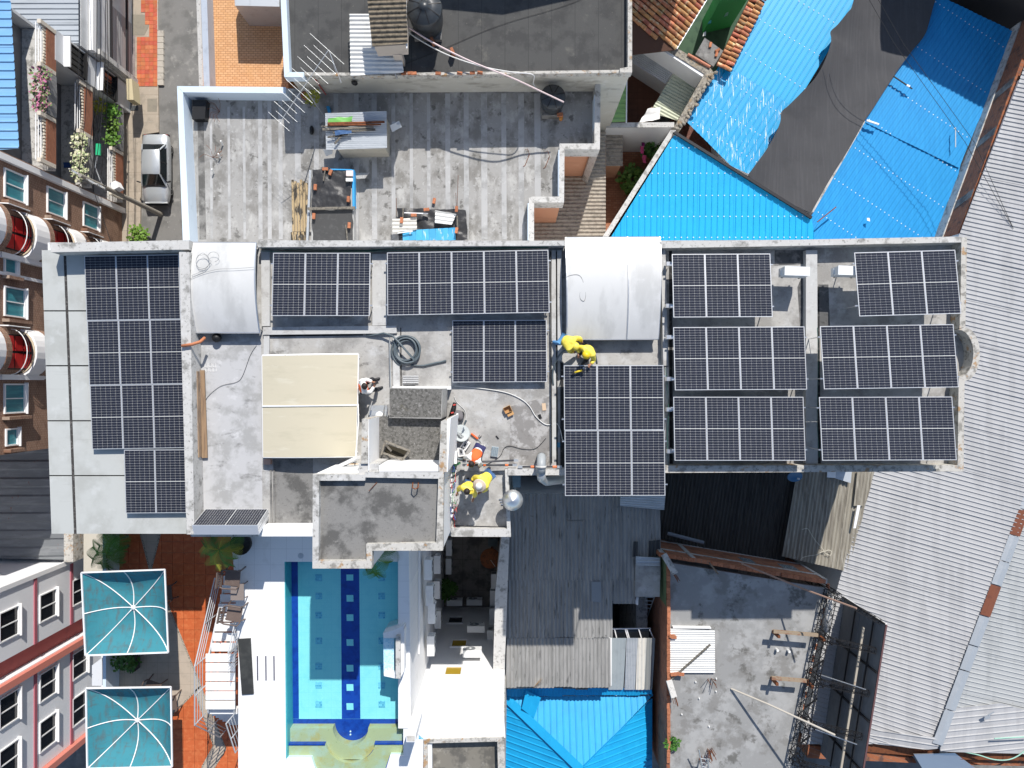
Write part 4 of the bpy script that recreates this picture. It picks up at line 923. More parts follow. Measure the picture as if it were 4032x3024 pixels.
# ------------------------------------------------------------------ clutter on the striped roof
cz1 = Z1F
sh1 = thing('roof_shed', 'low shed with striped metal roof loaded with old timber', 'shed', tuple(W(1400, 520, cz1)))
zinc = M('zinc_corrugated', (.50, .53, .56), .5, .35, layers=[((.40, .43, .46), (1, 4, 1), .45, .65, .7), ((.6, .62, .64), 3, .55, .7, .5), ((.25, .10, .05), 3, .74, .82, .8)])
sheets(sh1, 'roof_sheet', zinc, [W(1280, 446, 13.0), W(1522, 437, 13.0), W(1524, 583, 12.9), W(1284, 590, 12.9)], R(0), .62, .085, .014)
part(sh1, 'wall', [(1325, 455), (1515, 450), (1515, 580), (1325, 584)], 12.8, cz1, M('shed_plaster', (.42, .39, .33), .9, layers=[((.3, .28, .24), 2, .5, .7, .7)]))
tb = 'old plank lying on the low shed roof'
def planks(base_z, defs, label, group, m=wood_grey):
    for (a, b, w_) in defs:
        A, B = W(*a, base_z), W(*b, base_z); mb = MB(); mb.bar(A, B, w_, .05); obj('plank', mb, m, None, label=label, cat='plank', group=group)
planks(13.08, [((1266, 498), (1445, 492), .05), ((1270, 510), (1470, 500), .09), ((1310, 522), (1478, 510), .07), ((1290, 540), (1370, 530), .06), ((1318, 566), (1346, 532), .07)], 'grey weathered plank lying on the low metal shed roof', 'timber on the low shed')
planks(13.14, [((1290, 486), (1514, 480), .08), ((1290, 492), (1500, 490), .06)], 'red rusty steel channel lying across the low shed roof', 'steel channels on the shed', rust)
def crumple(name, label, cat, pts, z, h, m, seed=0, parent=None, n=14, group=None):
    a, b, c, d = WP(pts, z); vs = []
    for i in range(n + 1):
        for j in range(n + 1):
            u, v = j / n, i / n; p = (a * (1 - u) + b * u) * (1 - v) + (d * (1 - u) + c * u) * v
            e = min(u, v, 1 - u, 1 - v)
            k = noise.noise(Vector((p.x * 2.2 + seed, p.y * 2.2, seed))) + .5 * noise.noise(Vector((p.x * 6, p.y * 6 + seed, 3)))
            vs.append((p.x + .05 * noise.noise(p * 3) * (1 if e == 0 else 0), p.y + .05 * noise.noise(p * 3 + Vector((5, 0, 0))) * (1 if e == 0 else 0), z + h * (k + .4)))
    mb = MB(); mb.add(vs, [(i * (n + 1) + j, i * (n + 1) + j + 1, (i + 1) * (n + 1) + j + 1, (i + 1) * (n + 1) + j) for i in range(n) for j in range(n)])
    return obj(name, mb, m, parent, smooth=True, label=label, cat=cat, group=group)
crumple('green_tarp', 'bright green plastic sheet on the low metal shed roof', 'tarp', [(1292, 468), (1388, 458), (1386, 478), (1292, 490)], 13.12, .04, M('green_plastic', (.17, .45, .10), .5), 3)
crumple('dark_rag', 'dark crumpled cloth lying among timber on the shed roof', 'cloth', [(1318, 516), (1385, 512), (1388, 524), (1320, 536)], 13.14, .06, denim, 8)
mb = MB(); mb.slab([W(1535, 494, 12.6), W(1572, 476, 12.5), W(1582, 500, 12.3), W(1545, 520, 12.4)], .04); mb.slab([W(1545, 478, 12.5), W(1575, 482, 12.5), W(1573, 492, 12.5), W(1543, 488, 12.5)], .05); obj('plastic_trough', mb, M('plastic_grey', (.52, .55, .58), .5), None, label='pale grey plastic trough leaning on the low shed', cat='trough')
mb = MB(); mb.slab([W(1272, 588, 12.2), W(1310, 592, 12.2), W(1308, 606, 12.1), W(1284, 616, 12.0)], .02); obj('metal_offcut', mb, zinc, None, label='bent metal sheet offcut under the low shed corner', cat='metal sheet')
mb = MB(); mb.prism(WP([(1284, 418), (1296, 417), (1302, 442), (1292, 446)], 11.75), cz1); obj('blue_scrap', mb, M('blue_plastic', (.02, .22, .45), .5), None, label='narrow blue plastic board lying north of the low shed', cat='board')
leafy('potted_plant', 'small yellow green bush in clay pot under the antenna', 'plant', W(1232, 382, 12.1), .35, 120, plant_yel, .12, .8, stem=cz1)
mb = MB(); mb.lathe(W(1206, 385, cz1), [(.13, 0), (.18, .3), (.15, .3)], 14); obj('clay_pot', mb, brickc, None, label='empty clay pot beside the yellow green bush', cat='pot')
mb = MB(); mb.blob(W(1227, 512, cz1 + .12), .10, .20, .12, 10, 6, .4); obj('bag', mb, black, None, label='small black bag on the striped roof under the antenna', cat='bag')
mb = MB(); mb.tube([W(1236, 305, 13.2), W(1283, 372, 11.6)], .03, 6); obj('red_pole', mb, M('paint_red', (.35, .07, .06), .6), None, label='red pole leaning on the stained wall near antenna', cat='pole')
mb = MB(); mb.blob(W(1396, 325, 12.9), .13, .10, .15, 9, 6, .6); obj('cable_bundle', mb, cable_black, None, label='tangled black cable bundle hanging on the stained wall', cat='cable bundle')
# tarp covered pile
tc = thing('covered_pile', 'long pile covered by black tarpaulin weighed down with bricks', 'pile', tuple(W(1310, 800, cz1)))
part(tc, 'pile_body', [(1228, 668), (1390, 668), (1394, 950), (1226, 950)], 12.25, cz1, M('grey_blocks', (.42, .42, .41), .9, layers=[((.3, .3, .3), 4, .5, .7, .6)]))
crumple('tarpaulin', None, None, [(1232, 667), (1385, 670), (1382, 822), (1228, 815)], 12.30, .07, tarp, 1, tc, 26)
crumple('tarpaulin', None, None, [(1226, 826), (1390, 826), (1390, 952), (1234, 952)], 12.29, .015, M('roofing_felt', (.06, .06, .06), .85, layers=[((.1, .1, .1), 6, .5, .7, .6)]), 2, tc, 14)
part(tc, 'blue_edge', [(1386, 668), (1394, 668), (1396, 815), (1388, 815)], 12.36, 12.0, M('blue_paint', (.04, .33, .68), .6))
part(tc, 'blue_edge', [(1300, 664), (1386, 666), (1386, 670), (1300, 669)], 12.362, 12.0, MATS['blue_paint'])
mb = MB(); mb.bar(W(1212, 822, 12.42), W(1398, 818, 12.42), .11, .06); obj('batten', mb, wood_grey, tc)
mb = MB(); mb.bar(W(1222, 670, 12.2), W(1210, 950, 12.2), .10, .05); obj('batten', mb, galv, tc)
mb = MB(); mb.bar(W(1404, 770, 11.7), W(1408, 950, 11.7), .10, .1); obj('batten', mb, stripe_l, tc)
mb = MB(); mb.slab([W(1397, 680, 12.0), W(1452, 680, 12.0), W(1438, 702, 12.0), W(1404, 704, 12.0)], .05); obj('slab_offcut', mb, conc, tc)
def brick_mb(): return MB().obox((0, 0, .05), .25, .125, .10)
def loose(px, py, z, rz, label, group): inst('loose_brick', 'brk', brick_mb, brickc, None, W(px, py, z), rz, label=label, cat='brick', group=group)
for (x, y, a) in ((1303, 680, 1.2), (1243, 738, 1.5), (1373, 785, 1.5), (1237, 852, 1.5), (1376, 888, 1.5), (1282, 667, 0)): loose(x, y, 12.38, a, 'red brick weighing down the black tarpaulin of the long pile', 'bricks on the long pile')
for (x, y, m_) in ((1377, 683, (.70, .62, .60)), (1376, 708, (.75, .74, .71))): 
    mb = MB(); mb.obox(W(x, y, 12.45), .30, .14 if y > 700 else .24, .1, 0); obj('pale_block', mb, M('pale_block%d' % y, m_, .8), None, label='pale %s block on the tarpaulin corner' % ('pinkish' if y < 700 else 'white'), cat='block')
planks(12.45, [((1280, 672), (1274, 712), .05), ((1362, 885), (1368, 945), .06)], 'short grey lath lying on the black tarpaulin', 'laths on the tarpaulin')
burnt = M('burnt_timber', (.40, .30, .17), .8, layers=[((.03, .028, .025), (4, 1.2, 3), .48, .56, .95), ((.55, .45, .28), (9, 2, 3), .55, .7, .6)])
for k in range(6):
    x = 1152 + k * 11; planks(cz1 + .1 + .03 * (k % 2), [((x, 708 + 6 * (k % 3)), (x + 4, 912), .10)], 'scorched pale plank in the row beside the covered pile', 'scorched planks', burnt)
for k in range(5):
    x = 1150 + k * 14; planks(cz1 + .16, [((x, 914), (x + 3, 950), .12)], 'short charred board stub at the parapet', 'charred stubs', burnt)
# junk heap with blue boards
jz = cz1 + .35
crumple('junk_tarp', 'torn black plastic covering the junk heap by the parapet', 'tarp', [(1562, 818), (1835, 828), (1842, 945), (1570, 948)], jz, .12, tarp, 6, None, 22)
for k in range(8):
    x0 = 1585 + k * 26; y0 = 908 - k * 1.5
    mb = MB(); mb.slab([W(x0, y0, jz + .18), W(x0 + 25, y0 - 2, jz + .18 + random.uniform(-.03, .04)), W(x0 + 27, 945, jz + .15), W(x0 + 1, 947, jz + .15)], .02)
    obj('blue_board', mb, M('blue_board', (.06, .36, .62), .6, layers=[((.5, .6, .66), (8, 2, 1), .58, .68, .8)], var=.12), None, label='worn blue painted board on the junk heap', cat='board', group='blue boards on the junk heap')
def small_sheet(label, pts, z, m, ang=0): 
    c = sum(WP(pts, z), Vector()) / 4; t = thing('corrugated_sheet', label, 'corrugated sheet', (c.x, c.y, z - .05)); sheets(t, 'sheet', m, WP(pts, z), ang, 3, .17, .03); return t
cream_s = M('cream_sheet', (.62, .60, .55), .8, layers=[((.5, .48, .43), 4, .5, .7, .6)])
small_sheet('cream corrugated sheet on the left of the junk heap', [(1545, 862), (1640, 856), (1642, 904), (1546, 916)], jz + .25, cream_s)
small_sheet('white corrugated sheet pinned by brick on junk heap', [(1714, 829), (1798, 842), (1778, 886), (1712, 878)], jz + .28, wcor, R(-8))
for (x, y, a, z) in ((1582, 868, 1.5, .34), (1680, 826, .1, .34), (1630, 848, 0, .3), (1798, 824, 1.5, .36), (1798, 908, 1.4, .3), (1710, 792, 1.4, -.3)): loose(x, y, jz + z, a, 'red hollow brick lying on the junk heap', 'bricks on the junk heap')
planks(jz + .33, [((1588, 820), (1586, 860), .06), ((1800, 850), (1802, 900), .05)], 'narrow lath stuck in the junk heap', 'laths in the junk heap')
planks(jz + .3, [((1592, 838), (1685, 841), .04), ((1565, 918), (1625, 910), .04)], 'thin white pipe on the junk heap', 'pipes on the junk heap', white_clean)
for (x0, y0, x1, y1) in ((1560, 780, 1563, 855), (1804, 690, 1800, 820), (1795, 760, 1797, 820)):
    mb = MB(); mb.tube([W(x0, y0, 12.6), W(x1, y1, 11.7)], .012, 5); obj('rebar', mb, rust, None, label='thin rusty steel rod sticking up by the junk heap', cat='steel rod', group='steel rods by the junk heap')
# small leftovers
for (x, y) in ((838, 620), (865, 440)):
    tw = thing('wire_tuft', 'tuft of bent reinforcing wires on the striped roof %s' % ('near scrap pegs' if y > 500 else 'by the blue parapet'), 'wire', tuple(W(x, y, cz1)))
    for k in range(7):
        a = random.uniform(0, 6.28); mb = MB(); p = W(x, y, cz1); mb.tube([p, p + Vector((.3 * math.cos(a), .3 * math.sin(a), .25)), p + Vector((.55 * math.cos(a + .4), .55 * math.sin(a + .4), .2))], .008, 4); obj('wire', mb, rust, tw)
for (x, y) in ((878, 572), (868, 622), (843, 682)):
    mb = MB(); mb.tube([W(x, y, cz1), W(x, y, cz1) + Vector((.02, .1, .3))], .035, 7); obj('pipe_stub', mb, cable_white, None, label='short white pipe stub standing on the striped roof', cat='pipe stub', group='pipe stubs on the striped roof')
for k, (x, y) in enumerate(((2076, 600), (2155, 608))):
    mb = MB(); p = W(x, y, cz1); mb.tube([p + Vector((-.1, .1, .02)), p + Vector((0, .05, .35)), p + Vector((.1, -.1, .02)), p + Vector((-.1, -.6, .02)), p + Vector((-.18, -.65, .02))], .015, 5); obj('bent_rod', mb, rust, None, label='bent steel rods on the pale roof beside %s' % ('the stains' if k == 0 else 'a stepped parapet'), cat='steel rod')
mb = MB(); mb.slab([W(1430, 645, 0 + 13.3), W(1431, 645, 13.3), W(1431, 646, 13.3)], .001) if False else None

# off-frame neighbours whose shadows fall into view
nb = thing('offframe_gable_house', 'off-frame tall neighbouring house casting shadow from beyond the bitumen roof', 'house', (0, 24, 0))
mb = MB(); mb.prism([(-5, 19.8, 0), (-2.1, 19.56, 0), (.64, 19.3, 0), (3.6, 19.95, 0), (9, 21.6, 0), (9, 27, 0), (-5, 27, 0)], 0, 17.1); obj('wall', mb, white, nb)
nb = thing('offframe_corner_house', 'off-frame tall neighbouring house casting shadow from beyond the blue roofs', 'house', (26, 26, 0))
mb = MB(); mb.prism([(20.6, 22.6, 0), (31, 17.0, 0), (36, 26, 0), (20.6, 34, 0)], 0, 13.0); obj('wall', mb, M('shade_dark_wall', (.05, .045, .045), .9), nb)  # wall colour darkened to stand for the shaded yard in this corner

# ================================================================== courtyard with clay tile roof, north east
tile_m = M('clay_tile', (.50, .21, .10), .9, layers=[((.27, .11, .06), 7, .5, .64, .8), ((.60, .46, .28), 4, .53, .63, .85), ((.05, .045, .04), 11, .6, .72, .8)], var=.3, hue=.02, bump=.3)
def barrel_mb():
    mb = MB(); n = 7; vs = []
    for i, (yy, r, z) in enumerate(((0, .105, 0), (.42, .085, .015))):
        for k in range(n + 1):
            a = math.pi * k / n; vs.append((r * math.cos(a), yy, z + r * .9 * math.sin(a)))
    for i, (yy, r, z) in enumerate(((0, .085, 0), (.42, .066, .015))):
        for k in range(n + 1):
            a = math.pi * k / n; vs.append((r * math.cos(a), yy, z + r * .9 * math.sin(a)))
    m_ = n + 1
    fs = [(k, k + 1, m_ + k + 1, m_ + k) for k in range(n)] + [(2 * m_ + k + 1, 2 * m_ + k, 3 * m_ + k, 3 * m_ + k + 1) for k in range(n)] + [(k + 1, k, 2 * m_ + k, 2 * m_ + k + 1) for k in range(n)]
    return mb.add(vs, fs)
rt = thing('clay_tile_roof', 'clay barrel tile roof with mossy orange tiles beside the bitumen roof', 'roof', tuple(W(2600, 90, 6)))
e0, e1 = W(2662, 190, 7.5), W(2785, -12, 7.5); ed = (e1 - e0).normalized(); upd = Vector((-ed.y, ed.x, 0)); 
if upd.x > 0: upd = -upd
slope = math.tan(R(17)); step = .36
nrow = int((e1 - e0).length / .268) + 2
def left_clip(p):                                      # keep tiles north east of the coping and east of the dark roof
    px = CX + p.x * F / (H - p.z); py = CY - p.y * F / (H - p.z)
    return px > 2478 and py < 96 + (px - 2490) * .60 and py > -40
for r in range(-6, nrow):
    for k in range(14):
        p = e0 + ed * (r * .268) + upd * (k * step); p.z += k * step * slope + .02
        if r < 0 and k < 1: pass
        if not left_clip(p + upd * .2): continue
        yv = (upd + Vector((0, 0, slope))).normalized(); xv = yv.cross(Vector((0, 0, 1))).normalized(); zv = xv.cross(yv)
        m4 = Matrix.Translation(p + zv * (.012 * (k % 2))) @ Matrix((xv, yv, zv)).transposed().to_4x4()
        inst('roof_tile', 'bt', barrel_mb, tile_m, rt, p, mat4=m4 @ Matrix.Rotation(random.uniform(-.05, .05), 4, 'Z') @ Matrix.Diagonal((1.1, 1, 1.1, 1)))
pl_ = [e0 - ed * .1, e1 + ed * .1, e1 + ed * .1 + upd * 5 + Vector((0, 0, 5 * slope)), e0 - ed * 2 + upd * 5 + Vector((0, 0, 5 * slope)), e0 - ed * 1.9 + upd * 1.9 + Vector((0, 0, 1.9 * slope))]
mb = MB(); mb.slab(pl_, .1); obj('pan_layer', mb, M('pan_tile', (.09, .045, .03), .95), rt)
mb = MB(); mb.bar(e0 + Vector((.03, -.03, -.02)), e1 + Vector((.03, -.03, -.02)), .06, .10); obj('gutter', mb, galv, rt)
part(rt, 'wall', [(2480, 60), (2640, 180), (2760, -20), (2480, -60)], 7.2, 0, white)
rt2 = thing('clay_tile_edge', 'narrow strip of clay tiles along the upper blue roof', 'roof', tuple(W(2900, 130, 6)))
s0_, s1_ = W(2842, 262, 7.3), W(2978, -10, 7.3); sd = (s1_ - s0_).normalized(); ou = Vector((sd.y, -sd.x, 0))
for r in range(17):
    for k in range(2):
        p = s0_.lerp(s1_, r / 16) + ou * (.10 - .38 * k) * 1 + Vector((0, 0, .12 - .08 * k))
        yv = ou; xv = yv.cross(Vector((0, 0, 1))).normalized(); zv = xv.cross(yv)
        inst('roof_tile', 'bt', barrel_mb, tile_m, rt2, p, mat4=Matrix.Translation(p) @ Matrix((xv, yv, zv)).transposed().to_4x4() @ Matrix.Rotation(random.uniform(-.12, .12), 4, 'Z'))
mb = MB(); mb.slab([s0_ - ou * .3, s1_ - ou * .3, s1_ + ou * .5, s0_ + ou * .5], .15); obj('pan_layer', mb, MATS['pan_tile'], rt2)
# green shaded yard
gy = MB(); gy.prism(WP([(2600, -80), (3060, -80), (2900, 320), (2640, 320)], 3.0), 2.6); struct('yard', gy, M('green_yard', (.045, .09, .05), .8, layers=[((.02, .05, .03), 2, .45, .65, .7)]))
gw = thing('green_wall', 'dark green painted yard wall with shelf in shade', 'wall', tuple(W(2900, 60, 3)))
part(gw, 'wall', [(2838, 0), (2960, -30), (2960, -60), (2838, -60)], 6.6, 3.0, M('paint_green', (.03, .25, .06), .7))
kb = thing('yard_block', 'stained concrete block with old bricks in the green yard', 'concrete block', tuple(W(2790, 210, 3)))
part(kb, 'block', [(2775, 148), (2848, 200), (2810, 262), (2738, 214)], 7.0, 2.8, conc_dark)
for (x, y, a) in ((2796, 178, 1.4), (2820, 215, 1.3), (2824, 200, .5)): inst('brick', 'brk', brick_mb, brickc, kb, W(x, y, 7.0), a)
mb = MB(); mb.tube([W(2708, 214, 7.35), W(2796, 264, 7.35)], .075, 10); obj('clay_pipe', mb, M('terracotta_pipe', (.50, .20, .12), .7), None, label='orange clay pipe lying on the stone coping by the yard', cat='pipe')
for k, (x, y) in enumerate(((2770, 130), (2790, 85), (2855, 55), (2862, 22))):
    crumple('laundry', 'small %s cloth hanging over the green yard' % ('white', 'turquoise', 'pale green', 'grey')[k], 'laundry', [(x, y), (x + 10, y - 6), (x + 8, y + 10), (x - 4, y + 14)], 5.0, .1, M('cloth%d' % k, ((.6, .62, .6), (.06, .3, .3), (.35, .5, .4), (.4, .42, .42))[k], .9), k, None, 5)
# stone coped walls of the yard
lich = M('stone_coping', (.30, .27, .22), .95, layers=[((.12, .11, .10), 6, .45, .6, .85), ((.45, .42, .37), 8, .54, .66, .8), ((.30, .18, .07), 2.5, .55, .68, .6)], bump=.6, bscale=14)
k1 = thing('yard_wall', 'white yard wall with rough lichen stone coping beside blue roof', 'wall', tuple(W(2640, 230, 0)))
mb = MB(); mb.prism(WP([(2488, 92), (2500, 88), (2800, 270), (2788, 300), (2773, 290), (2488, 112)], 7.3), 3.0); obj('wall', mb, lich, k1)
mb = MB(); mb.prism(WP([(2490, 113), (2773, 291), (2766, 302), (2490, 122)], 7.25), 3.0); obj('plaster_face', mb, white, k1)
mb = MB(); mb.prism(WP([(2773, 291), (2800, 272), (2815, 290), (2680, 510), (2653, 505)], 7.302), 3.0); obj('wall', mb, lich, k1)
rough_stones = [(2815 - 135 * t_ + 6 * random.uniform(-1, 1), 285 + 215 * t_ + 6 * random.uniform(-1, 1)) for t_ in [i / 17 for i in range(18)]]
for (x, y) in rough_stones: inst('coping_stone', 'cst%d' % random.randint(0, 3), lambda: MB().blob((0, 0, .03), random.uniform(.09, .15), random.uniform(.07, .11), .07, 8, 5, .5), lich, k1, W(x, y, 7.3), random.uniform(0, 3))
k2 = thing('courtyard_wall', 'white courtyard wall with pale coping between two small yards', 'wall', tuple(W(2520, 490, 0)))
mb = MB(); mb.prism(WP([(2390, 485), (2654, 483), (2654, 499), (2388, 500)], 7.0), 2.8); obj('wall', mb, white, k2)
mb = MB(); mb.prism(WP([(2389, 483), (2655, 481), (2655, 501), (2387, 502)], 7.06), 6.98); obj('coping', mb, coping, k2)
lr = thing('courtyard_roof', 'grey corrugated lean-to roof beside the white yard wall', 'roof', tuple(W(2570, 240, 5)))
gcor = M('grey_corrugated', (.42, .43, .44), .5, .2, layers=[((.30, .31, .32), (2, 2, 1), .45, .65, .6)])
ra = math.atan2(-(262 - 160), 175)
sheets(lr, 'roof_sheet', gcor, [W(2480, 150, 5.9), W(2665, 260, 5.9), W(2621, 331, 5.7), W(2480, 240, 5.7)], ra, 1.0, .09, .014)
lr2 = thing('translucent_roof', 'pale translucent corrugated roof beside the lichen coping', 'roof', tuple(W(2660, 380, 5)))
tra = M('translucent_sheet', (.55, .58, .45), .6, layers=[((.40, .45, .36), (2, 2, 1), .45, .65, .7), ((.66, .68, .58), 2, .55, .7, .5)])
sheets(lr2, 'roof_sheet', tra, [W(2666, 263, 5.85), W(2762, 316, 5.85), W(2672, 476, 5.6), W(2560, 442, 5.6), W(2572, 420, 5.6)], math.atan2(-54, 100), 1.2, .16, .02)
crumple('laundry', 'white cloth spread on the translucent roof', 'laundry', [(2548, 430), (2600, 424), (2598, 470), (2516, 484)], 6.0, .12, cloth_white, 4, None, 12)
part(lr2, 'edge_board', [(2566, 420), (2572, 422), (2528, 486), (2520, 486)], 5.75, 3.0, wood)
cf = MB(); cf.prism(WP([(2440, 270), (2640, 330), (2560, 500), (2440, 500)], 3.0), 2.6); struct('courtyard', cf, M('brown_tile_floor', (.17, .075, .045), .7, seams=[(.33, .012, (.09, .04, .03), 0, 0), (.33, .012, (.09, .04, .03), math.pi / 2, 0)], layers=[((.22, .10, .06), 2, .5, .7, .6)]))
gg = thing('green_roof', 'light green corrugated roof strip below the peach wall', 'roof', tuple(W(2440, 420, 5)))
sheets(gg, 'roof_sheet', M('green_corrugated', (.23, .42, .15), .6, layers=[((.30, .50, .22), (1, 6, 1), .5, .7, .6)]), [W(2370, 300, 7.3), W(2466, 290, 7.3), W(2466, 483, 7.2), W(2370, 483, 7.2)], 0, 1.0, .26, .035, 'trap')
mb = MB(); mb.bar(W(2468, 285, 7.35), W(2466, 484, 7.25), .06, .07); obj('gutter', mb, white_clean, gg)
# asbestos roof strips and brick paved yard
ga = thing('asbestos_roof', 'long grey brown asbestos roof strip below the stepped parapet', 'roof', tuple(W(2300, 760, 5)))
asg = M('asbestos_grey', (.36, .32, .27), .95, layers=[((.22, .195, .165), 5, .45, .62, .8), ((.48, .44, .38), 9, .55, .7, .6)], bump=.4)
sheets(ga, 'roof_sheet', asg, [W(2090, 520, 6.7), W(2385, 520, 6.7), W(2385, 945, 6.7), W(2090, 945, 6.7)], 0, .95, .20, .035)
part(ga, 'edge_wall', [(2092, 530), (2380, 530), (2380, 940), (2092, 940)], 6.5, 0, white)
ga2 = thing('asbestos_roof', 'small dark asbestos roof patch in front of white courtyard wall', 'roof', tuple(W(2400, 590, 4)))
sheets(ga2, 'roof_sheet', asg, [W(2386, 530, 5.8), W(2452, 530, 5.8), W(2452, 654, 5.6), W(2386, 654, 5.6)], 0, .95, .20, .035)
part(ga2, 'wall', [(2386, 540), (2446, 540), (2446, 650), (2386, 650)], 5.4, 2.6, MATS['peach_wall'])
yf = MB(); yf.prism(WP([(2380, 540), (2700, 540), (2700, 1000), (2380, 1000)], 3.0), 2.6); struct('yard', yf, M('brick_paving', (.34, .13, .065), .8, brick=dict(u=(1, 0, 0), v=(0, 1, 0), c2=(.44, .20, .11), mortar=(.24, .10, .06), w=.26, h=.13, ms=.012), layers=[((.28, .11, .06), 1.2, .5, .7, .5)], bump=.2))
leafy('shrub', 'round dark green shrub in the brick paved yard', 'shrub', W(2490, 712, 3.6), .75, 240, plant, .3, .8, stem=3.0)
leafy('shrub', 'dark bush beside hanging clothes in the brick paved yard', 'shrub', W(2570, 580, 4.2), .6, 160, plant, .3, 1.0, stem=3.0)
for k, (x, y) in enumerate(((2526, 592), (2536, 628), (2530, 562))):
    crumple('laundry', ('bright pink cloth hanging in the brick paved yard', 'small pink cloth on the line below the pink one', 'purple cloth hanging on the white courtyard wall')[k], 'laundry', [(x - 6, y - 18), (x + 8, y - 14), (x + 8, y + 16), (x - 4, y + 14)], 4.6, .12, M('pink%d' % k, ((.66, .08, .24), (.62, .08, .2), (.22, .02, .13))[k], .85), k, None, 6)
rf = MB(); rf.prism(WP([(2640, 470), (3000, 470), (3000, 720), (2640, 720)], 3.0), 2.6); struct('yard', rf, M('dark_red_tile', (.13, .045, .03), .7, seams=[(.42, .018, (.2, .14, .11), R(28), 0), (.42, .018, (.2, .14, .11), R(118), .3)], layers=[((.07, .03, .025), 1.5, .5, .7, .7)]))

# ================================================================== blue metal roofs and shade cloth
blue1 = M('blue_roof_bright', (.008, .36, .68), .42, layers=[((.006, .33, .63), 1.3, .45, .65, .6), ((.02, .41, .74), 4, .56, .7, .5)], spec=.5)
blue2 = M('blue_roof_scratched', (.010, .33, .64), .42, layers=[((.60, .72, .80), (16, 1.1, 1), .57, .64, .9, R(32)), ((.02, .32, .68), 3, .5, .7, .5)], spec=.5)
blue3 = M('blue_roof_deep', (.012, .27, .60), .5, layers=[((.02, .31, .66), (9, .5, 1), .45, .62, .6, R(34)), ((.010, .235, .55), 1.1, .5, .7, .5)], spec=.4)
dot = M('screw_cap', (.72, .78, .82), .5)
def roof(label, m, poly, angpx, sheetw, per, amp, kind, rows=(), wall=True, zwall=0, scr=True, lbl_wall=None):
    P, _n = planar([W(*q) for q in poly]); c = sum(P, Vector()) / len(P)
    t = thing('metal_roof', label, 'roof', (c.x, c.y, min(p.z for p in P) - .1))
    d = Vector((angpx[0], -angpx[1])); ang = math.atan2(d.y, d.x)
    sh, zat = sheets(t, 'roof_sheet', m, P, ang, sheetw, per, amp, kind)
    e = Vector((-math.sin(ang), math.cos(ang))); dd = Vector((math.cos(ang), math.sin(ang)))
    if scr:
        S = [Vector((p.x, p.y)).dot(e) for p in P]; T = [Vector((p.x, p.y)).dot(dd) for p in P]; mb = MB()
        for tt in rows:
            tv = min(T) + (max(T) - min(T)) * tt; s_ = min(S) + per * .5
            while s_ < max(S):
                xy = dd * tv + e * s_; ins = True; n = len(P); sg = 0
                for i in range(n):
                    a, b = P[i], P[(i + 1) % n]; cr = (b.x - a.x) * (xy.y - a.y) - (b.y - a.y) * (xy.x - a.x)
                    if sg == 0: sg = 1 if cr > 0 else -1
                    elif cr * sg < .05: ins = False
                if ins: z = zat(xy.x, xy.y) + amp; mb.lathe((xy.x, xy.y, z), [(.03, 0), (.03, .012), (.012, .02)], 6)
                s_ += per
        if mb.v: o = obj('roof_screw', mb, dot, t); o['kind'] = 'stuff'
    if wall:
        mb = MB(); mb.prism([c + (p - c) * .97 - Vector((0, 0, .15)) for p in P], 0); obj('wall', mb, white, t)
    return t
roof('bright blue ribbed metal roof with triangular outline below the hotel wall', blue1, [(2655, 530, 8.3), (3200, 856, 8.15), (3206, 965, 7.95), (2386, 965, 7.95)], (0, 1), .92, .305, .035, 'rib', (.02, .12, .35, .55, .74, .93), zwall=0)
ez = thing('roof_edge_wall', 'pale sloping edge wall along the bright triangular blue roof', 'wall', tuple(W(2500, 740, 0)))
mb = MB(); mb.prism(WP([(2640, 512), (2662, 512), (2378, 960), (2355, 960)], 8.35), 0); obj('wall', mb, coping, ez)
mb = MB(); mb.slab([W(2650, 522, 8.5), W(2660, 516, 8.5), W(3200, 852, 8.3), W(3195, 862, 8.3)], .12); obj('gutter', mb, dark_metal, ez)
dB = (-290, 460)
roof('upper bright blue roof beside the clay tile strip', blue1, [(3012, -60, 7.0), (3420, -60, 7.2), (3125, 425, 7.0), (2836, 248, 6.9)], dB, .95, .30, .035, 'rib', (.1, .35, .6, .85), wall=False)
roof('bright blue roof with white scratched paint beside the lichen coping', blue2, [(2838, 246, 6.93), (3127, 423, 7.03), (2960, 690, 6.9), (2880, 655, 6.85), (2702, 478, 6.8)], dB, .95, .30, .03, 'rib', (.15, .5, .8), wall=False)
bs = thing('house_block', 'house body under the upper blue roofs', 'house', tuple(W(3050, 200, 0)))
part(bs, 'wall', [(3015, -80), (3420, -80), (3110, 430), (2960, 680), (2890, 640), (2850, 260)], 6.6, 0, white)
dR = (-345, 520)
roof('deep blue metal roof crossed by cable shadows beside the brick wall', blue3, [(3690, -20, 7.5), (3998, 128, 7.5), (3775, 662, 7.4), (3398, 478, 7.4)], dR, 1.0, .26, .022, 'trap', (.12, .42, .72, .97), wall=True)
roof('lower blue metal roof between the shade cloth and hotel parapet', blue3, [(3405, 474, 7.36), (3782, 652, 7.36), (3692, 965, 7.2), (3206, 965, 7.2), (3188, 858, 7.2)], dR, 1.0, .26, .022, 'trap', (.05, .3, .55, .8), wall=True)
gt = thing('roof_gutter', 'pale gutter and edging between the shade cloth and lower blue roof', 'gutter', tuple(W(3300, 660, 7)))
mb = MB(); mb.bar(W(3400, 478, 7.55), W(3196, 835, 7.4), .14, .14); obj('gutter', mb, coping, gt)
mb = MB(); mb.bar(W(3412, 474, 7.7), W(3460, 490, 7.7), .08, .08); obj('end_pipe', mb, white_clean, gt)
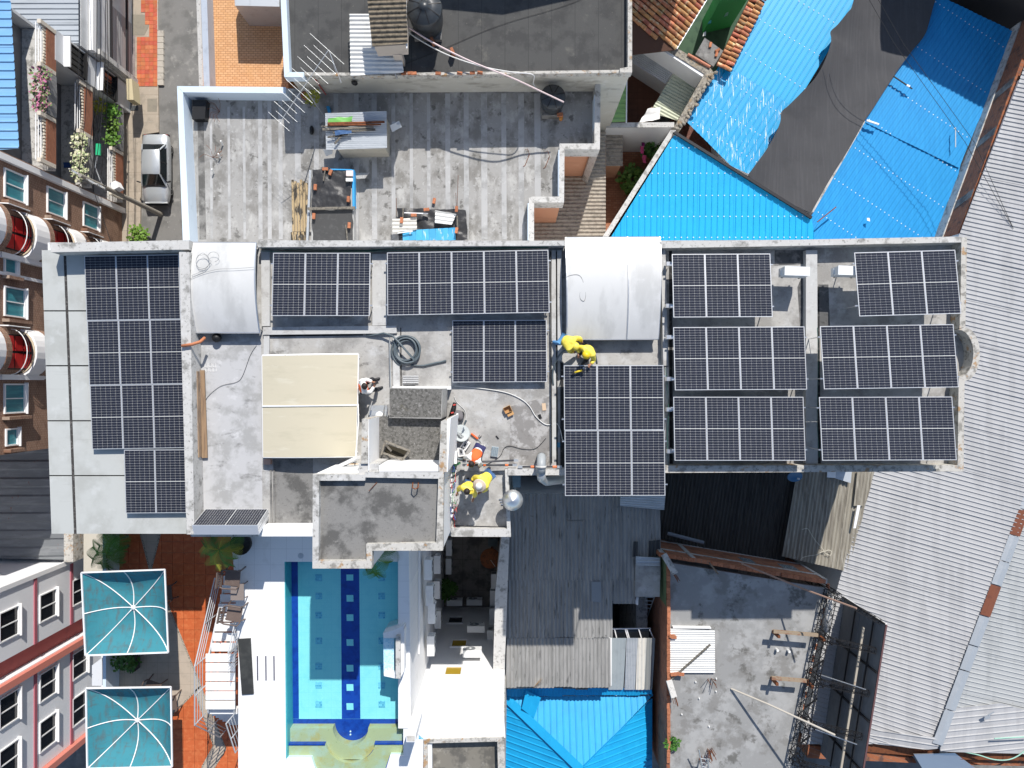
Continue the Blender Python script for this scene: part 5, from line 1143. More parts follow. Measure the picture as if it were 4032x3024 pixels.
for (a, b, lab) in (((3518, 300), (3592, 350), 'dark metal bracket lying on the deep blue roof'), ((3218, 874), (3292, 815), 'thin rusty rod lying on the lower blue roof')):
    mb = MB(); mb.bar(W(*a, 7.75), W(*b, 7.75), .05, .05); obj('metal_rod', mb, dark_metal if a[1] < 400 else rust, None, label=lab, cat='rod')
mb = MB(); mb.bar(W(3570, 335, 7.8), W(3582, 341, 7.8), .09, .06); obj('lamp', mb, white_clean, None, label='tiny white lamp on the bracket of the deep blue roof', cat='lamp')
mb = MB(); mb.bar(W(3762, 502, 7.75), W(3762, 580, 7.75), .04, .04); obj('pale_rod', mb, galv, None, label='thin pale rod lying near the brick wall', cat='rod')
mb = MB(); mb.slab([W(3414, 858, 7.5), W(3424, 858, 7.5), W(3426, 872, 7.5), W(3414, 868, 7.5)], .01); obj('paper_scrap', mb, white_clean, None, label='white scrap lying on the lower blue roof', cat='scrap')
# shade cloth: one sagging sheet with scalloped edge
left = [(3365, -20), (3352, 30), (3338, 48), (3300, 95), (3270, 125), (3272, 160), (3252, 228), (3215, 300), (3160, 360), (3105, 415), (3076, 442), (3072, 480), (3046, 540), (3010, 600), (2944, 690)]
right = [(3690, -20), (3660, 80), (3640, 140), (3600, 190), (3565, 235), (3545, 262), (3520, 300), (3480, 360), (3440, 425), (3405, 475), (3380, 520), (3340, 590), (3290, 670), (3240, 755), (3194, 838)]
cl = bpy.data.materials.new('x') if False else M('shade_cloth', (.060, .060, .064), .85, layers=[((.075, .075, .08), (9, .5, 1), .45, .65, .7, R(33)), ((.05, .05, .053), 1.1, .5, .7, .6)])
def crom(P, k=4):
    out = []
    for i in range(len(P) - 1):
        p0, p1, p2, p3 = [Vector(P[j]) for j in (max(i - 1, 0), i, i + 1, min(i + 2, len(P) - 1))]
        for j in range(k): t = j / k; out.append(.5 * ((2 * p1) + (p2 - p0) * t + (2 * p0 - 5 * p1 + 4 * p2 - p3) * t * t + (3 * p1 - p0 - 3 * p2 + p3) * t ** 3))
    return out + [Vector(P[-1])]
left = crom(left); right = crom(right)
mb = MB(); vs = []; n = 16
for i, (a, b) in enumerate(zip(left, right)):
    A, B = W(*a, 7.9), W(*b, 7.75)
    for k in range(n + 1):
        u = k / n; p = A.lerp(B, u); p.z -= .35 * math.sin(math.pi * u) ; p.z += .05 * noise.noise(p * .9); vs.append(p)
mb.add(vs, [(i * (n + 1) + k, i * (n + 1) + k + 1, (i + 1) * (n + 1) + k + 1, (i + 1) * (n + 1) + k) for i in range(len(left) - 1) for k in range(n)])
obj('shade_cloth', mb, cl, None, smooth=True, label='black sagging shade cloth stretched between the blue roofs', cat='shade cloth')
for dx in (0, 36):
    mb = MB(); mb.tube([W(3400 + dx, -40, 10.5), W(3520 + dx, 170, 10.3), W(3800 + dx, 560, 9.9), W(3990, 900, 9.8)], .012, 5); obj('power_cable', mb, cable_black, None, label='thin black overhead cable crossing the blue roofs', cat='cable', group='cables over the blue roofs')
# brick wall of the warehouse
bdir = (W(3694, 929, 7.5) - W(3986, 132, 7.5)).normalized()
wbr = M('wall_brick_red', (.25, .075, .03), .9, brick=dict(u=tuple(bdir), c2=(.33, .12, .055), mortar=(.20, .15, .12), w=.25, h=.09, ms=.012), layers=[((.07, .05, .045), 2.2, .5, .66, .8), ((.40, .19, .10), 5, .56, .68, .5), ((.30, .27, .25), (1, 1, 5), .66, .74, .5)], bump=.5)
ww = thing('brick_wall', 'tall weathered red brick wall between blue roofs and white warehouse roof', 'wall', tuple(W(3850, 600, 0)))
A, B = W(3996, 105, 7.5), W(3690, 945, 7.5); off = Vector((-bdir.y, bdir.x, 0)); off = off if off.x > 0 else -off
mb = MB(); mb.prism([A, B, B + off * .2, A + off * .2], 0, 9.25); obj('wall', mb, wbr, ww)
mb = MB(); mb.prism([A - off * .06, B - off * .06, B - off * .002, A - off * .002], 7.2, 8.0); obj('concrete_band', mb, coping, ww)
for s_ in (.30, .52, .80):
    p = A.lerp(B, s_); q = A.lerp(B, s_ + .04); mb = MB(); mb.slab([p + Vector((0, 0, 1.7)) - off * .012, q + Vector((0, 0, 1.7)) - off * .012, A.lerp(B, s_ + .075) - off * .012 + Vector((0, 0, .3)), A.lerp(B, s_ + .035) - off * .012 + Vector((0, 0, .3))], .02, tuple(-off)); obj('brace_strip', mb, conc_dark, ww)
# ================================================================== white warehouse roof
wh_m = M('warehouse_sheet', (.43, .43, .435), .5, 0, layers=[((.37, .37, .375), (1.6, .25, 1), .45, .62, .8, R(105)), ((.48, .48, .485), (3, .5, 1), .55, .7, .6, R(105)), ((.28, .275, .26), 5, .66, .78, .5)])
wh2 = M('warehouse_sheet_shaded', (.40, .41, .41), .5, 0, layers=[((.33, .34, .34), (1.6, .3, 1), .45, .62, .8, R(104)), ((.25, .24, .22), 5, .64, .78, .5)])  # darker copy of the sheet: shade of the east slope put into colour
rdir = (480, 130)
wa = roof('large white ribbed warehouse roof west of its rusty ridge', wh_m, [(4034, 262, 9.35), (4330, 330, 10.3), (4060, 1960, 10.3), (3702, 2905, 10.3), (3420, 2930, 9.6), (3150, 2930, 9.35), (3292, 2330, 9.35), (3424, 1878, 9.35), (3776, 927, 9.35)], rdir, 1.0, .215, .040, 'rib', (.3, .55, .8), scr=False)
wb = roof('shade-toned ribbed warehouse roof slope east of the rusty ridge', wh2, [(4064, 1965, 10.28), (4330, 2040, 9.8), (4330, 2860, 9.8), (3735, 2800, 10.28)], (480, 118), 1.0, .215, .032, 'rib', (.3, .6), scr=False)
rc2 = thing('ridge_cap', 'pale ridge capping with brown rusted sections on the warehouse roof', 'ridge', tuple(W(3860, 2450, 9)))
r0, r1 = Vector((4050, 1960)), Vector((3690, 2935)); cuts = [0, .05, .155, .26, .355, .48, .60, .70, .86, 1.0]
ridge_rust = M('ridge_rust', (.19, .065, .035), .8, layers=[((.12, .045, .03), 4, .5, .7, .6)]); ridge_p = M('ridge_pale', (.42, .45, .48), .5, .3, layers=[((.52, .54, .56), 2, .5, .7, .6)])
for k in range(len(cuts) - 1):
    a, b = r0.lerp(r1, cuts[k]), r0.lerp(r1, cuts[k + 1] - .004); rr = k in (1, 4)
    w_ = 20
    mb = MB(); P = [W(a.x - w_, a.y - 6, 10.33), W(a.x, a.y, 10.42), W(a.x + w_, a.y + 6, 10.33), W(b.x + w_, b.y + 6, 10.33), W(b.x, b.y, 10.42), W(b.x - w_, b.y - 6, 10.33)]
    mb.add(P, [(0, 1, 4, 5), (1, 2, 3, 4)]); obj('cap_sheet', mb, ridge_rust if rr else ridge_p, rc2)
sb = roof('newer pale ribbed sheets at the south end of the warehouse roof', wh_m, [(3725, 2790, 10.42), (3940, 2768, 10.2), (4330, 2880, 10.1), (4330, 2975, 10.0), (3700, 2960, 10.2)], (480, -42), 1.0, .30, .04, 'rib', (), wall=False, scr=False)
sb2 = roof('bright narrow sheets beside the ridge foot of the warehouse roof', wh_m, [(3400, 2870, 9.75), (3700, 2905, 10.38), (3690, 2955, 10.3), (3400, 2925, 9.7)], (480, 40), 1.0, .30, .04, 'rib', (), wall=False, scr=False)
pg = thing('rusty_gutter', 'rusty brown gutter along the south brick edge of warehouse', 'gutter', tuple(W(3750, 2960, 9)))
mb = MB(); mb.slab([W(3400, 2924, 9.6), W(3700, 2955, 9.9), W(3700, 2985, 9.7), W(3400, 2960, 9.5)], .1); obj('gutter', mb, rust, pg)
mb = MB(); mb.slab([W(3740, 2957, 9.9), W(4330, 2970, 9.9), W(4330, 3000, 9.8), W(3740, 2990, 9.8)], .1); obj('gutter', mb, rust, pg)
mb = MB(); mb.prism(WP([(3180, 2935), (3420, 2960), (3600, 2985), (3610, 3005), (3180, 2985)], 9.4), 0); obj('brick_edge', mb, wbr, pg)
mb = MB(); mb.prism(WP([(3800, 2990), (4330, 3000), (4330, 3022), (3800, 3012)], 9.5), 0); obj('brick_edge', mb, wbr, pg)
mb = MB(); mb.slab([W(3598, 2970, 9.9), W(3760, 2965, 9.9), W(3860, 3040, 9.6), W(3640, 3040, 9.6)], .05); obj('foil_patch', mb, alu, pg)
squiggle('green_hose', 'pale green hose looping along the rusty gutter', 'hose', [(3785, 2958), (3850, 2972), (3910, 2990), (3965, 2992), (4010, 2975), (4060, 2935)], .03, M('hose_green', (.30, .52, .42), .5), 10.15)
mb = MB(); mb.tube([W(3915, 2908, 10.5), W(4060, 2900, 10.5)], .03, 6); obj('green_pipe', mb, MATS['hose_green'], None, label='straight pale green pipe lying on the newer sheets', cat='pipe')
mb = MB(); mb.slab([W(3876, 2822, 10.55), W(3896, 2812, 10.55), W(3900, 2828, 10.55), W(3880, 2834, 10.55)], .02); mb.bar(W(3892, 2816, 10.55), W(3914, 2803, 10.55), .06, .02); obj('metal_scrap', mb, galv, None, label='bent grey metal scrap lying on the newer sheets', cat='metal scrap')
# ================================================================== SOUTH EAST: corrugated roofs, unfinished slab, billboard
zE = lambda x, y: (2016 + x / 2.194, 1512 + y / 2.194)
zF = lambda x, y: (2016 + x / 2.194, 2268 + y / 2.194)
zG = lambda x, y: (3024 + x / 2.194, 2268 + y / 2.194)
old = M('old_asbestos', (.30, .295, .285), .95, layers=[((.22, .217, .208), (5, .6, 1), .42, .6, .7), ((.06, .06, .06), (7, .9, 1), .58, .69, .75), ((.38, .375, .36), (6, .8, 1), .56, .68, .6), ((.04, .04, .04), 3, .66, .74, .7)], bump=.3, bscale=25)
l1 = thing('corrugated_roof', 'old grey corrugated roof streaked with black mould beside light well', 'roof', tuple(W(2250, 2300, 9)))
ZL = 10.85
rowsy = [(1940, 2053), (2047, 2286), (2280, 2514), (2508, 2708)]
for k, (ya, yb) in enumerate(rowsy):
    z0, z1 = ZL + .03 + .05, ZL + .05
    xr = (2600, 2602, 2412, 2405)[k]
    sheets(l1, 'roof_sheet', old, [W(1996, ya, z0 - .012 * k), W(xr, ya, z0 - .012 * k), W(xr, yb, z1 + .02 - .012 * k), W(1990, yb, z1 + .02 - .012 * k)], R(90), .88, .177, .026, lift=.016, ends=.05)
sheets(l1, 'roof_sheet', old, [W(2412, 2280, ZL), W(2500, 2280, ZL), W(2500, 2378, ZL), W(2412, 2378, ZL)], R(90), .88, .177, .026, ends=.04)
part(l1, 'wall', [(2000, 1950), (2596, 1950), (2410, 2370), (2408, 2700), (2000, 2700)], ZL - .35, 0, white)
zb = thing('metal_sheet', 'bent blue grey corrugated sheet at the corner of the panel double row', 'corrugated sheet', tuple(W(2530, 1980, 11)))
sheets(zb, 'sheet', zinc, [W(2443, 1955, 11.35), W(2620, 1950, 11.35), W(2615, 2008, 11.3), W(2441, 1992, 11.3)], R(-4), 3, .11, .02)
small_sheet('dark mouldy sheet patch on the old corrugated roof', [(2555, 2130), (2600, 2126), (2600, 2192), (2552, 2192)], ZL + .16, M('mould_sheet', (.06, .062, .065), .9), R(90))
small_sheet('narrow dark sheet patch on the old corrugated roof', [(2493, 2132), (2512, 2132), (2510, 2192), (2490, 2192)], ZL + .15, MATS['mould_sheet'], R(90))
mb = MB(); mb.slab([W(2329, 2290, ZL + .12), W(2366, 2290, ZL + .12), W(2366, 2372, ZL + .1), W(2329, 2368, ZL + .1)], .02); obj('repair_sheet', mb, M('repair_grey', (.24, .26, .28), .8), None, label='plain grey repair sheet laid on the old corrugated roof', cat='sheet')
gs = thing('concrete_canopy', 'grey concrete canopy slab at the edge of dark yard', 'canopy', tuple(W(2550, 2300, 10)))
part(gs, 'slab', [(2503, 2225), (2600, 2228), (2598, 2350), (2500, 2350)], 11.05, 10.85, conc)
small_sheet('small bluish corrugated sheet above the concrete canopy slab', [(2504, 2190), (2598, 2196), (2598, 2228), (2504, 2226)], 11.25, zinc, 0)
# dark yard with ladder and skylight bars
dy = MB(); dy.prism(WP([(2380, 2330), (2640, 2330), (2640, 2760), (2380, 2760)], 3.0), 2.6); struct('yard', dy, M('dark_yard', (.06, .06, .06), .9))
ld = thing('ladder', 'metal ladder leaning in the dark yard below concrete canopy', 'ladder', tuple(W(2560, 2360, 5)))
for a, b in (((2543, 2352), (2518, 2430)), ((2576, 2352), (2545, 2440))): mb = MB(); mb.tube([W(*a, 10.2), W(*b, 7.0)], .03, 5); obj('rail', mb, galv, ld)
for k in range(7):
    t_ = k / 6; mb = MB(); mb.tube([W(2543 - 25 * t_, 2352 + 78 * t_, 10.2 - 3.2 * t_), W(2576 - 31 * t_, 2352 + 88 * t_, 10.2 - 3.2 * t_)], .022, 5); obj('rung', mb, galv, ld)
sk = thing('skylight_frame', 'white framed roof window strip at the dark yard', 'window', tuple(W(2490, 2490, 10)))
mb = MB(); mb.slab([W(2408, 2478, 10.1), W(2560, 2476, 10.1), W(2578, 2520, 10.0), W(2408, 2520, 10.0)], .05); obj('pane', mb, glass_dark, sk)
for (a, b) in (((2408, 2476), (2562, 2474)), ((2420, 2478), (2430, 2520)), ((2462, 2478), (2474, 2520)), ((2468, 2478), (2480, 2520)), ((2515, 2478), (2528, 2520)), ((2558, 2478), (2576, 2520))): mb = MB(); mb.bar(W(*a, 10.15), W(*b, 10.05), .05, .05); obj('bar', mb, white_clean, sk)
crumple('cloth', 'pale cloth hanging at the ladder top', 'cloth', [(2503, 2352), (2516, 2352), (2512, 2384), (2500, 2378)], 10.6, .05, cloth_white, 2, None, 5)
for k, (x0, x1, m_, lab) in enumerate(((2398, 2462, M('flat_zinc', (.30, .34, .36), .5, layers=[((.24, .27, .29), 2, .5, .7, .6)]), 'smooth grey metal sheet beside the old corrugated roof end'), (2461, 2508, zinc, 'bluish fine corrugated sheet beside the smooth grey sheet'), (2505, 2545, cream_s, 'cream corrugated sheet beside the dark yard wall'), (2540, 2576, M('sheet_dim', (.22, .23, .23), .8), 'dim grey corrugated sheet next to the brick wall foot'))):
    t = thing('roof_strip', lab, 'roof', tuple(W((x0 + x1) / 2, 2610, 9.5)))
    sheets(t, 'roof_sheet', m_, [W(x0 + 6, 2512, 10.3 + .02 * k), W(x1 + 4, 2512, 10.3 + .02 * k), W(x1 - 8, 2716, 10.1 + .02 * k), W(x0 - 2, 2716, 10.1 + .02 * k)], R(90), 3, .075 if k == 1 else .17, .004 if k == 0 else .018, 'sine')
# blue hip roof
bh = thing('blue_hip_roof', 'blue ribbed metal hip roof south of the old corrugated roof', 'roof', tuple(W(2280, 2900, 8)))
blue4 = M('blue_hip', (.010, .33, .64), .5, layers=[((.008, .28, .57), 1.2, .45, .65, .6), ((.02, .38, .70), (4, 1, 1), .55, .7, .5), ((.4, .5, .58), 7, .7, .78, .6)], spec=.4)
ap = (2286, 3030); zE_, zP = 9.7, 11.0
sheets(bh, 'roof_sheet', blue4, [W(1990, 2742, zE_), W(2570, 2738, zE_), W(*ap, zP)], R(90), 1.0, .30, .035, 'rib')
sheets(bh, 'roof_sheet', blue4, [W(1990, 2752, zE_), W(*ap, zP), W(2286, 3200, zP), W(1990, 3200, zE_)], R(170), 1.0, .30, .035, 'rib')
sheets(bh, 'roof_sheet', blue4, [W(2568, 2748, zE_), W(2568, 3200, zE_), W(2286, 3200, zP), W(*ap, zP)], R(10), 1.0, .30, .035, 'rib')
sheets(bh, 'eave_sheet', blue4, [W(1995, 2708, 10.0), W(2565, 2705, 10.0), W(2570, 2742, 9.85), W(1990, 2746, 9.85)], R(90), .62, .15, .02, 'trap', ends=.12)
for a in ((1990, 2745), (2552, 2765)): mb = MB(); mb.slab([W(a[0] - 14, a[1] + 10, zE_ + .08), W(a[0] + 12, a[1] - 10, zE_ + .10), W(ap[0] + 14, ap[1] - 10, zP + .1), W(ap[0] - 14, ap[1] + 10, zP + .08)], .02); obj('hip_cap', mb, blue4, bh)
part(bh, 'wall', [(2000, 2730), (2556, 2730), (2556, 3200), (2000, 3200)], 9.3, 0, white)
mb = MB(); mb.slab([W(2072, 2718, 10.25), W(2130, 2748, 10.2), W(2102, 2828, 10.15), W(2054, 2790, 10.2)], .02); obj('loose_sheet', mb, blue4, None, label='loose blue metal sheet lying askew on hip roof', cat='metal sheet')
fl = thing('palm_frond', 'dry brown palm frond lying at the blue hip roof eave', 'palm frond', tuple(W(2120, 2690, 10.9)))
for k in range(9): mb = MB(); p = W(2098, 2710, 10.98); q = W(2142 + random.uniform(-6, 6), 2672 + random.uniform(-10, 14), 11.02); mb.add([p, p.lerp(q, .5) + Vector((.03, .03, .03)), q, p.lerp(q, .5) - Vector((.03, .03, 0))], [(0, 1, 2, 3)]); obj('leaflet', mb, M('dry_leaf', (.42, .25, .09), .8), fl)

# dark roof in the hotel's shade and the brown one beside it
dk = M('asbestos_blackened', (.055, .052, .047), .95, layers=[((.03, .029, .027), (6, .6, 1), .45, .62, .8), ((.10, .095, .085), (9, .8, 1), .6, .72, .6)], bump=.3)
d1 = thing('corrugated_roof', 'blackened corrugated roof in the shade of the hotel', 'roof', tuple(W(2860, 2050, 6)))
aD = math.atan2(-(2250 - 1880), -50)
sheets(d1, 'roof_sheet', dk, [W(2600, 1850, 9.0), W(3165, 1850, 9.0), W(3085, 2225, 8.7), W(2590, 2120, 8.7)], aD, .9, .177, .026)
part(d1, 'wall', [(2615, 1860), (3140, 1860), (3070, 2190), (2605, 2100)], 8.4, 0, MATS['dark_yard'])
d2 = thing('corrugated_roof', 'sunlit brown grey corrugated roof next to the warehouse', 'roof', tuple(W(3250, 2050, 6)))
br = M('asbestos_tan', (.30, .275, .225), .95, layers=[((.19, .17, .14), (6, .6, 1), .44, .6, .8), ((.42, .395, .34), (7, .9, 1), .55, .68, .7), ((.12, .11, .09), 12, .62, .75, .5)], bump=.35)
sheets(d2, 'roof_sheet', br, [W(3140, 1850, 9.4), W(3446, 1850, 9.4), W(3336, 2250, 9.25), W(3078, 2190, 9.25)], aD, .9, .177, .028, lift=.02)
sheets(d2, 'roof_sheet', br, [W(3376, 1850, 9.55), W(3432, 1850, 9.55), W(3402, 1992, 9.5), W(3360, 1992, 9.5)], aD, .9, .177, .028)
part(d2, 'wall', [(3150, 1860), (3420, 1860), (3310, 2230), (3090, 2180)], 8.9, 0, white)
for (pts, m_, lab) in (([(3258, 1858), (3292, 1858), (3290, 1882), (3256, 1880)], white, 'white sheet patch under the hotel parapet'), ([(3294, 1858), (3354, 1858), (3350, 1902), (3290, 1884)], zinc, 'bluish sheet patch under the hotel parapet')):
    mb = MB(); mb.slab(WP(pts, 9.6), .02); obj('sheet_patch', mb, m_, None, label=lab, cat='sheet')
mb = MB(); mb.slab([W(3376, 1990, 9.7), W(3388, 1990, 9.7), W(3370, 2080, 9.65), W(3360, 2080, 9.65)], .03); obj('white_flashing', mb, white_clean, None, label='white flashing strip between brown roof and warehouse', cat='flashing')
squiggle('pale_rope', 'pale rope looping on the sunlit brown corrugated roof', 'rope', [(3158, 2085), (3180, 2082), (3195, 2105), (3212, 2130), (3232, 2152), (3246, 2170), (3262, 2166), (3274, 2172), (3270, 2186), (3255, 2182), (3240, 2172), (3215, 2184), (3180, 2190), (3160, 2196), (3150, 2206)], .014, M('rope_pale', (.62, .58, .48), .9), 9.4)
ds = thing('satellite_dish', 'blue satellite dish fixed below the hotel parapet', 'satellite dish', tuple(W(3128, 1875, 8.2)))
c = W(3128, 1870, 17.6); mb = MB(); mb.lathe(c, [(.05, 0), (.18, .03), (.27, .09), (.26, .10), (.17, .045), (.01, .02)], 20, (-.1, -.6, .8)); obj('reflector', mb, M('dish_blue', (.02, .10, .22), .5), ds, smooth=True)
mb = MB(); mb.tube([c, c + Vector((.1, .35, .2))], .02, 5); obj('arm', mb, rust, ds); mb = MB(); mb.obox(c + Vector((.02, -.1, .32)), .06, .06, .1); obj('receiver', mb, galv, ds)

# ------------------------------------------------------------------ unfinished concrete storey
ZC = 11.5
c1 = thing('unfinished_house', 'unfinished house with bare grey concrete slab and red brick edges', 'house', tuple(W(2950, 2650, 0)))
slabm = M('bare_slab', (.27, .27, .265), .92, layers=[((.36, .36, .355), 1.0, .45, .62, .85), ((.20, .195, .185), 1.3, .5, .62, .8), ((.11, .107, .098), 1.1, .57, .66, .85), ((.5, .5, .5), 8, .6, .75, .35)], bump=.15)
part(c1, 'slab', [(2632, 2215), (3262, 2318), (3185, 2640), (3112, 3100), (2632, 3100)], ZC, ZC - .25, slabm)
A, B = W(2598, 2196, ZC + .35), W(3262, 2306, ZC + .35); nd = (B - A).normalized(); no = Vector((-nd.y, nd.x, 0))
if no.y < 0: no = -no
nbr = M('brick_north', (.36, .12, .055), .9, brick=dict(u=tuple(nd), c2=(.46, .19, .10), mortar=(.24, .17, .13), w=.26, h=.10, ms=.012), layers=[((.16, .07, .05), 2.5, .5, .66, .7), ((.52, .30, .20), 6, .58, .7, .5)], bump=.6)
mb = MB(); mb.prism([A, B, B + no * .18, A + no * .18], 0, ZC + .05); obj('brick_wall', mb, nbr, c1)
L = (B - A).length; k = 0; x = 0
while x < L - .2:                                          # the top course, brick by brick
    w_ = .27
    if not (1.5 < x < 2.3 or 5.2 < x < 5.6): inst('brick', 'tc', lambda: MB().obox((0, 0, 0), .255, .17, .10), brickc, c1, A + nd * (x + .13) + no * .09 + Vector((0, 0, -.245)), math.atan2(nd.y, nd.x) + random.uniform(-.03, .03))
    x += w_
for zz, hh in ((8.6, .22), (10.6, .18)): mb = MB(); q = Vector((0, 0, 0)); mb.prism([A + no * .18, B + no * .18, B + no * .20, A + no * .20], zz, zz + hh); obj('tie_beam', mb, coping, c1)
for s_, w_ in ((.005, .22), (.19, .22), (.985, .2)):
    p = A + nd * L * s_; mb = MB(); mb.prism([p, p + nd * w_, p + nd * w_ + no * .205, p + no * .205], 0, ZC + .02); obj('column', mb, coping, c1)
for s0_, s1_ in ((.55, .63), (.80, .90)):
    p, q = A + nd * L * s0_, A + nd * L * s1_
    for zz in (9.0,): mb = MB(); mb.prism([p + no * .181, q + no * .181, q + no * .195, p + no * .195], 9.6, 10.45); obj('block_window', mb, M('grey_lattice', (.10, .13, .15), .8, layers=[((.35, .38, .4), 14, .5, .55, .8)]), c1)
# west brick wall
wbx = W(2640, 2300, ZC + .25).x
wy0, wy1 = W(0, 2190, ZC + .25).y, W(0, 3100, ZC + .25).y
wbk = M('brick_west', (.30, .10, .045), .9, brick=dict(u=(0, 1, 0), c2=(.38, .15, .08), mortar=(.22, .16, .13), w=.26, h=.10, ms=.012), layers=[((.13, .06, .045), 2.0, .5, .66, .7)], bump=.6)
mb = MB(); mb.box(wbx - .16, wbx, wy1, wy0, 0, ZC + .15); obj('brick_wall', mb, wbk, c1)
mb = MB(); mb.box(wbx - .172, wbx - .161, W(0, 2385, ZC).y, wy0 + .1, 8.5, ZC + .14); obj('green_plaster', mb, M('green_plaster', (.12, .17, .08), .9, layers=[((.07, .10, .05), 3, .5, .7, .7)]), c1)
y = wy0 - .2; k = 0
while y > wy1 + 1:
    if not -14.2 < y < -13.6: inst('brick', 'tcw', lambda: MB().obox((0, 0, 0), .15, .26, .10), brickc, c1, (wbx - .08 + random.uniform(-.01, .01), y, ZC + .20), random.uniform(-.04, .04))
    y -= .275; k += 1
mb = MB(); mb.box(wbx - 1.0, wbx - .45, wy1, W(0, 2350, ZC).y, 0, 8.6); obj('side_wall', mb, coping, c1)
# concrete column stumps with bars
for k, (p0, p1) in enumerate(((zE(1310, 1470), zE(1410, 1640)), (zF(1355, 900), zF(1400, 1050)))):
    t = thing('column_stump', ('tilted concrete beam stub with steel bars by the green wall', 'tilted concrete beam stub with steel bars beside striped white sheet')[k], 'beam stub', tuple(W(*p0, ZC)))
    a, b = W(*p0, ZC + .25), W(*p1, ZC + .55); mb = MB(); mb.bar(a, b, .26, .28); obj('concrete', mb, coping, t); d = (b - a).normalized()
    for j in range(6): mb = MB(); o_ = Vector((random.uniform(-.1, .1), random.uniform(-.06, .06), random.uniform(-.1, .1))); mb.tube([b + o_, b + o_ + d * random.uniform(.25, .4)], .012, 4); obj('steel_bar', mb, rust, t)
for k, (x, y) in enumerate(((1715, 900), (1690, 1500), (1720, 1490), (1640, 1560))):
    p = W(*zF(x, y), ZC); t = thing('rebar_starter', 'cluster of rusty starter bars %s' % ('near the striped white sheet', 'at the slab south end', 'beside a steel ladder at slab south end', 'leaning at the slab south end')[k], 'rebar', tuple(p))
    for j in range(5): mb = MB(); o_ = Vector((random.uniform(-.15, .15), random.uniform(-.1, .1), 0)); mb.tube([p + o_, p + o_ * 1.8 + Vector((random.uniform(-.1, .1), random.uniform(-.05, .1), random.uniform(.5, .8)))], .016, 4); obj('bar', mb, rust, t)
small_sheet('large white striped corrugated sheet lying on the bare slab', [zF(1362, 470), zF(1755, 480), zF(1752, 838), zF(1360, 838)], ZC + .18, wcor, 0) if False else None
ws = thing('corrugated_sheet', 'large white corrugated sheets lying on the bare slab by brick edge', 'corrugated sheet', tuple(W(2725, 2560, ZC)))
sheets(ws, 'sheet', M('white_zinc', (.66, .66, .64), .5, layers=[((.52, .52, .5), (.6, 4, 1), .5, .7, .7)]), [W(*zF(1366, 455), ZC + .22), W(*zF(1750, 465), ZC + .22), W(*zF(1755, 838), ZC + .12), W(*zF(1356, 836), ZC + .12)], 0, 1.0, .105, .016)
part(ws, 'batten', [zF(1390, 440), zF(1720, 445), zF(1722, 456), zF(1390, 452)], ZC + .2, ZC, white)
for (x, y) in ((1380, 515), (1395, 525), (1390, 845), (1420, 842), (1460, 845)): inst('loose_brick', 'brk', brick_mb, brickc, None, W(*zF(x, y), ZC + .24), random.uniform(-.3, .3), label='red brick holding down the white corrugated sheets', cat='brick', group='bricks on the white sheets')
def pole(label, pts, r, m, cat='pole'): mb = MB(); mb.tube([W(*p) for p in pts], r, 7); return obj(cat.replace(' ', '_'), mb, m, None, label=label, cat=cat)
pole('grey timber pole lying across the white corrugated sheets', [(*zF(1712, 592), ZC + .45), (*zF(1362, 905), ZC + .15)], .05, wood_grey)
pole('long pale steel strut propped from the slab to the billboard', [(*zF(1895, 975), ZC + .05), (*zF(2212, 1108), ZC + 1.2), (*zG(580, 1375), ZC + 3.0)], .045, M('strut_pale', (.50, .46, .40), .6))
pole('long rusty strut from the brick edge to the billboard top', [(*zG(-230, -110), ZC + .35), (*zG(300, 110), ZC + 1.5), (*zG(765, 280), ZC + 3.6)], .04, M('strut_rusty', (.34, .22, .17), .7))
pole('short pipe leaning over the brick wall at the blackened roof', [(*zE(1705, 1545), ZC + .5), (*zE(1780, 1640), ZC + .35)], .04, wood)
pole('grey gutter plank lying on the brick wall top', [(*zE(1345, 1290), 9.6), (*zE(1655, 1370), 9.5)], .09, M('plank_grey', (.20, .22, .25), .8), 'plank')
for k, (x, y) in enumerate(((1585, 910), (1762, 882), (1760, 992), (1615, 1053), (1465, 1190), (1700, 1295))):
    mb = MB(); mb.lathe(W(*zF(x, y), ZC), [(.035, 0), (.035, .08), (.025, .08)], 9); obj('pipe_end', mb, cable_white, None, label='short white pipe end set in the bare slab', cat='pipe end', group='pipe ends in the bare slab')
for (x, y) in ((70, 630), (170, 640)): mb = MB(); mb.lathe(W(*zG(x, y), ZC), [(.06, 0), (.06, .22), (.045, .22)], 9); obj('pipe_end', mb, cable_white, None, label='tall white pipe end beside the billboard lattice', cat='pipe end', group='pipe ends by the billboard')
leafy('weed', 'bright green weed growing at the brick edge of the bare slab', 'weed', W(*zF(1380, 1450), ZC + .2), .3, 120, plant, .16, .7, stem=ZC)
ld2 = thing('steel_ladder', 'small steel ladder lying at the south end of bare slab', 'ladder', tuple(W(*zF(1650, 1600), ZC)))
for a, b in (((1615, 1500), (1650, 1700)), ((1690, 1580), (1710, 1720))): mb = MB(); mb.tube([W(*zF(*a), ZC + .9), W(*zF(*b), ZC + .5)], .03, 5); obj('rail', mb, galv, ld2)
for k in range(4): mb = MB(); mb.tube([W(*zF(1628 + 8 * k, 1575 + 35 * k), ZC + .8 - .1 * k), W(*zF(1692 + 5 * k, 1585 + 35 * k), ZC + .8 - .1 * k)], .02, 5); obj('rung', mb, galv, ld2)
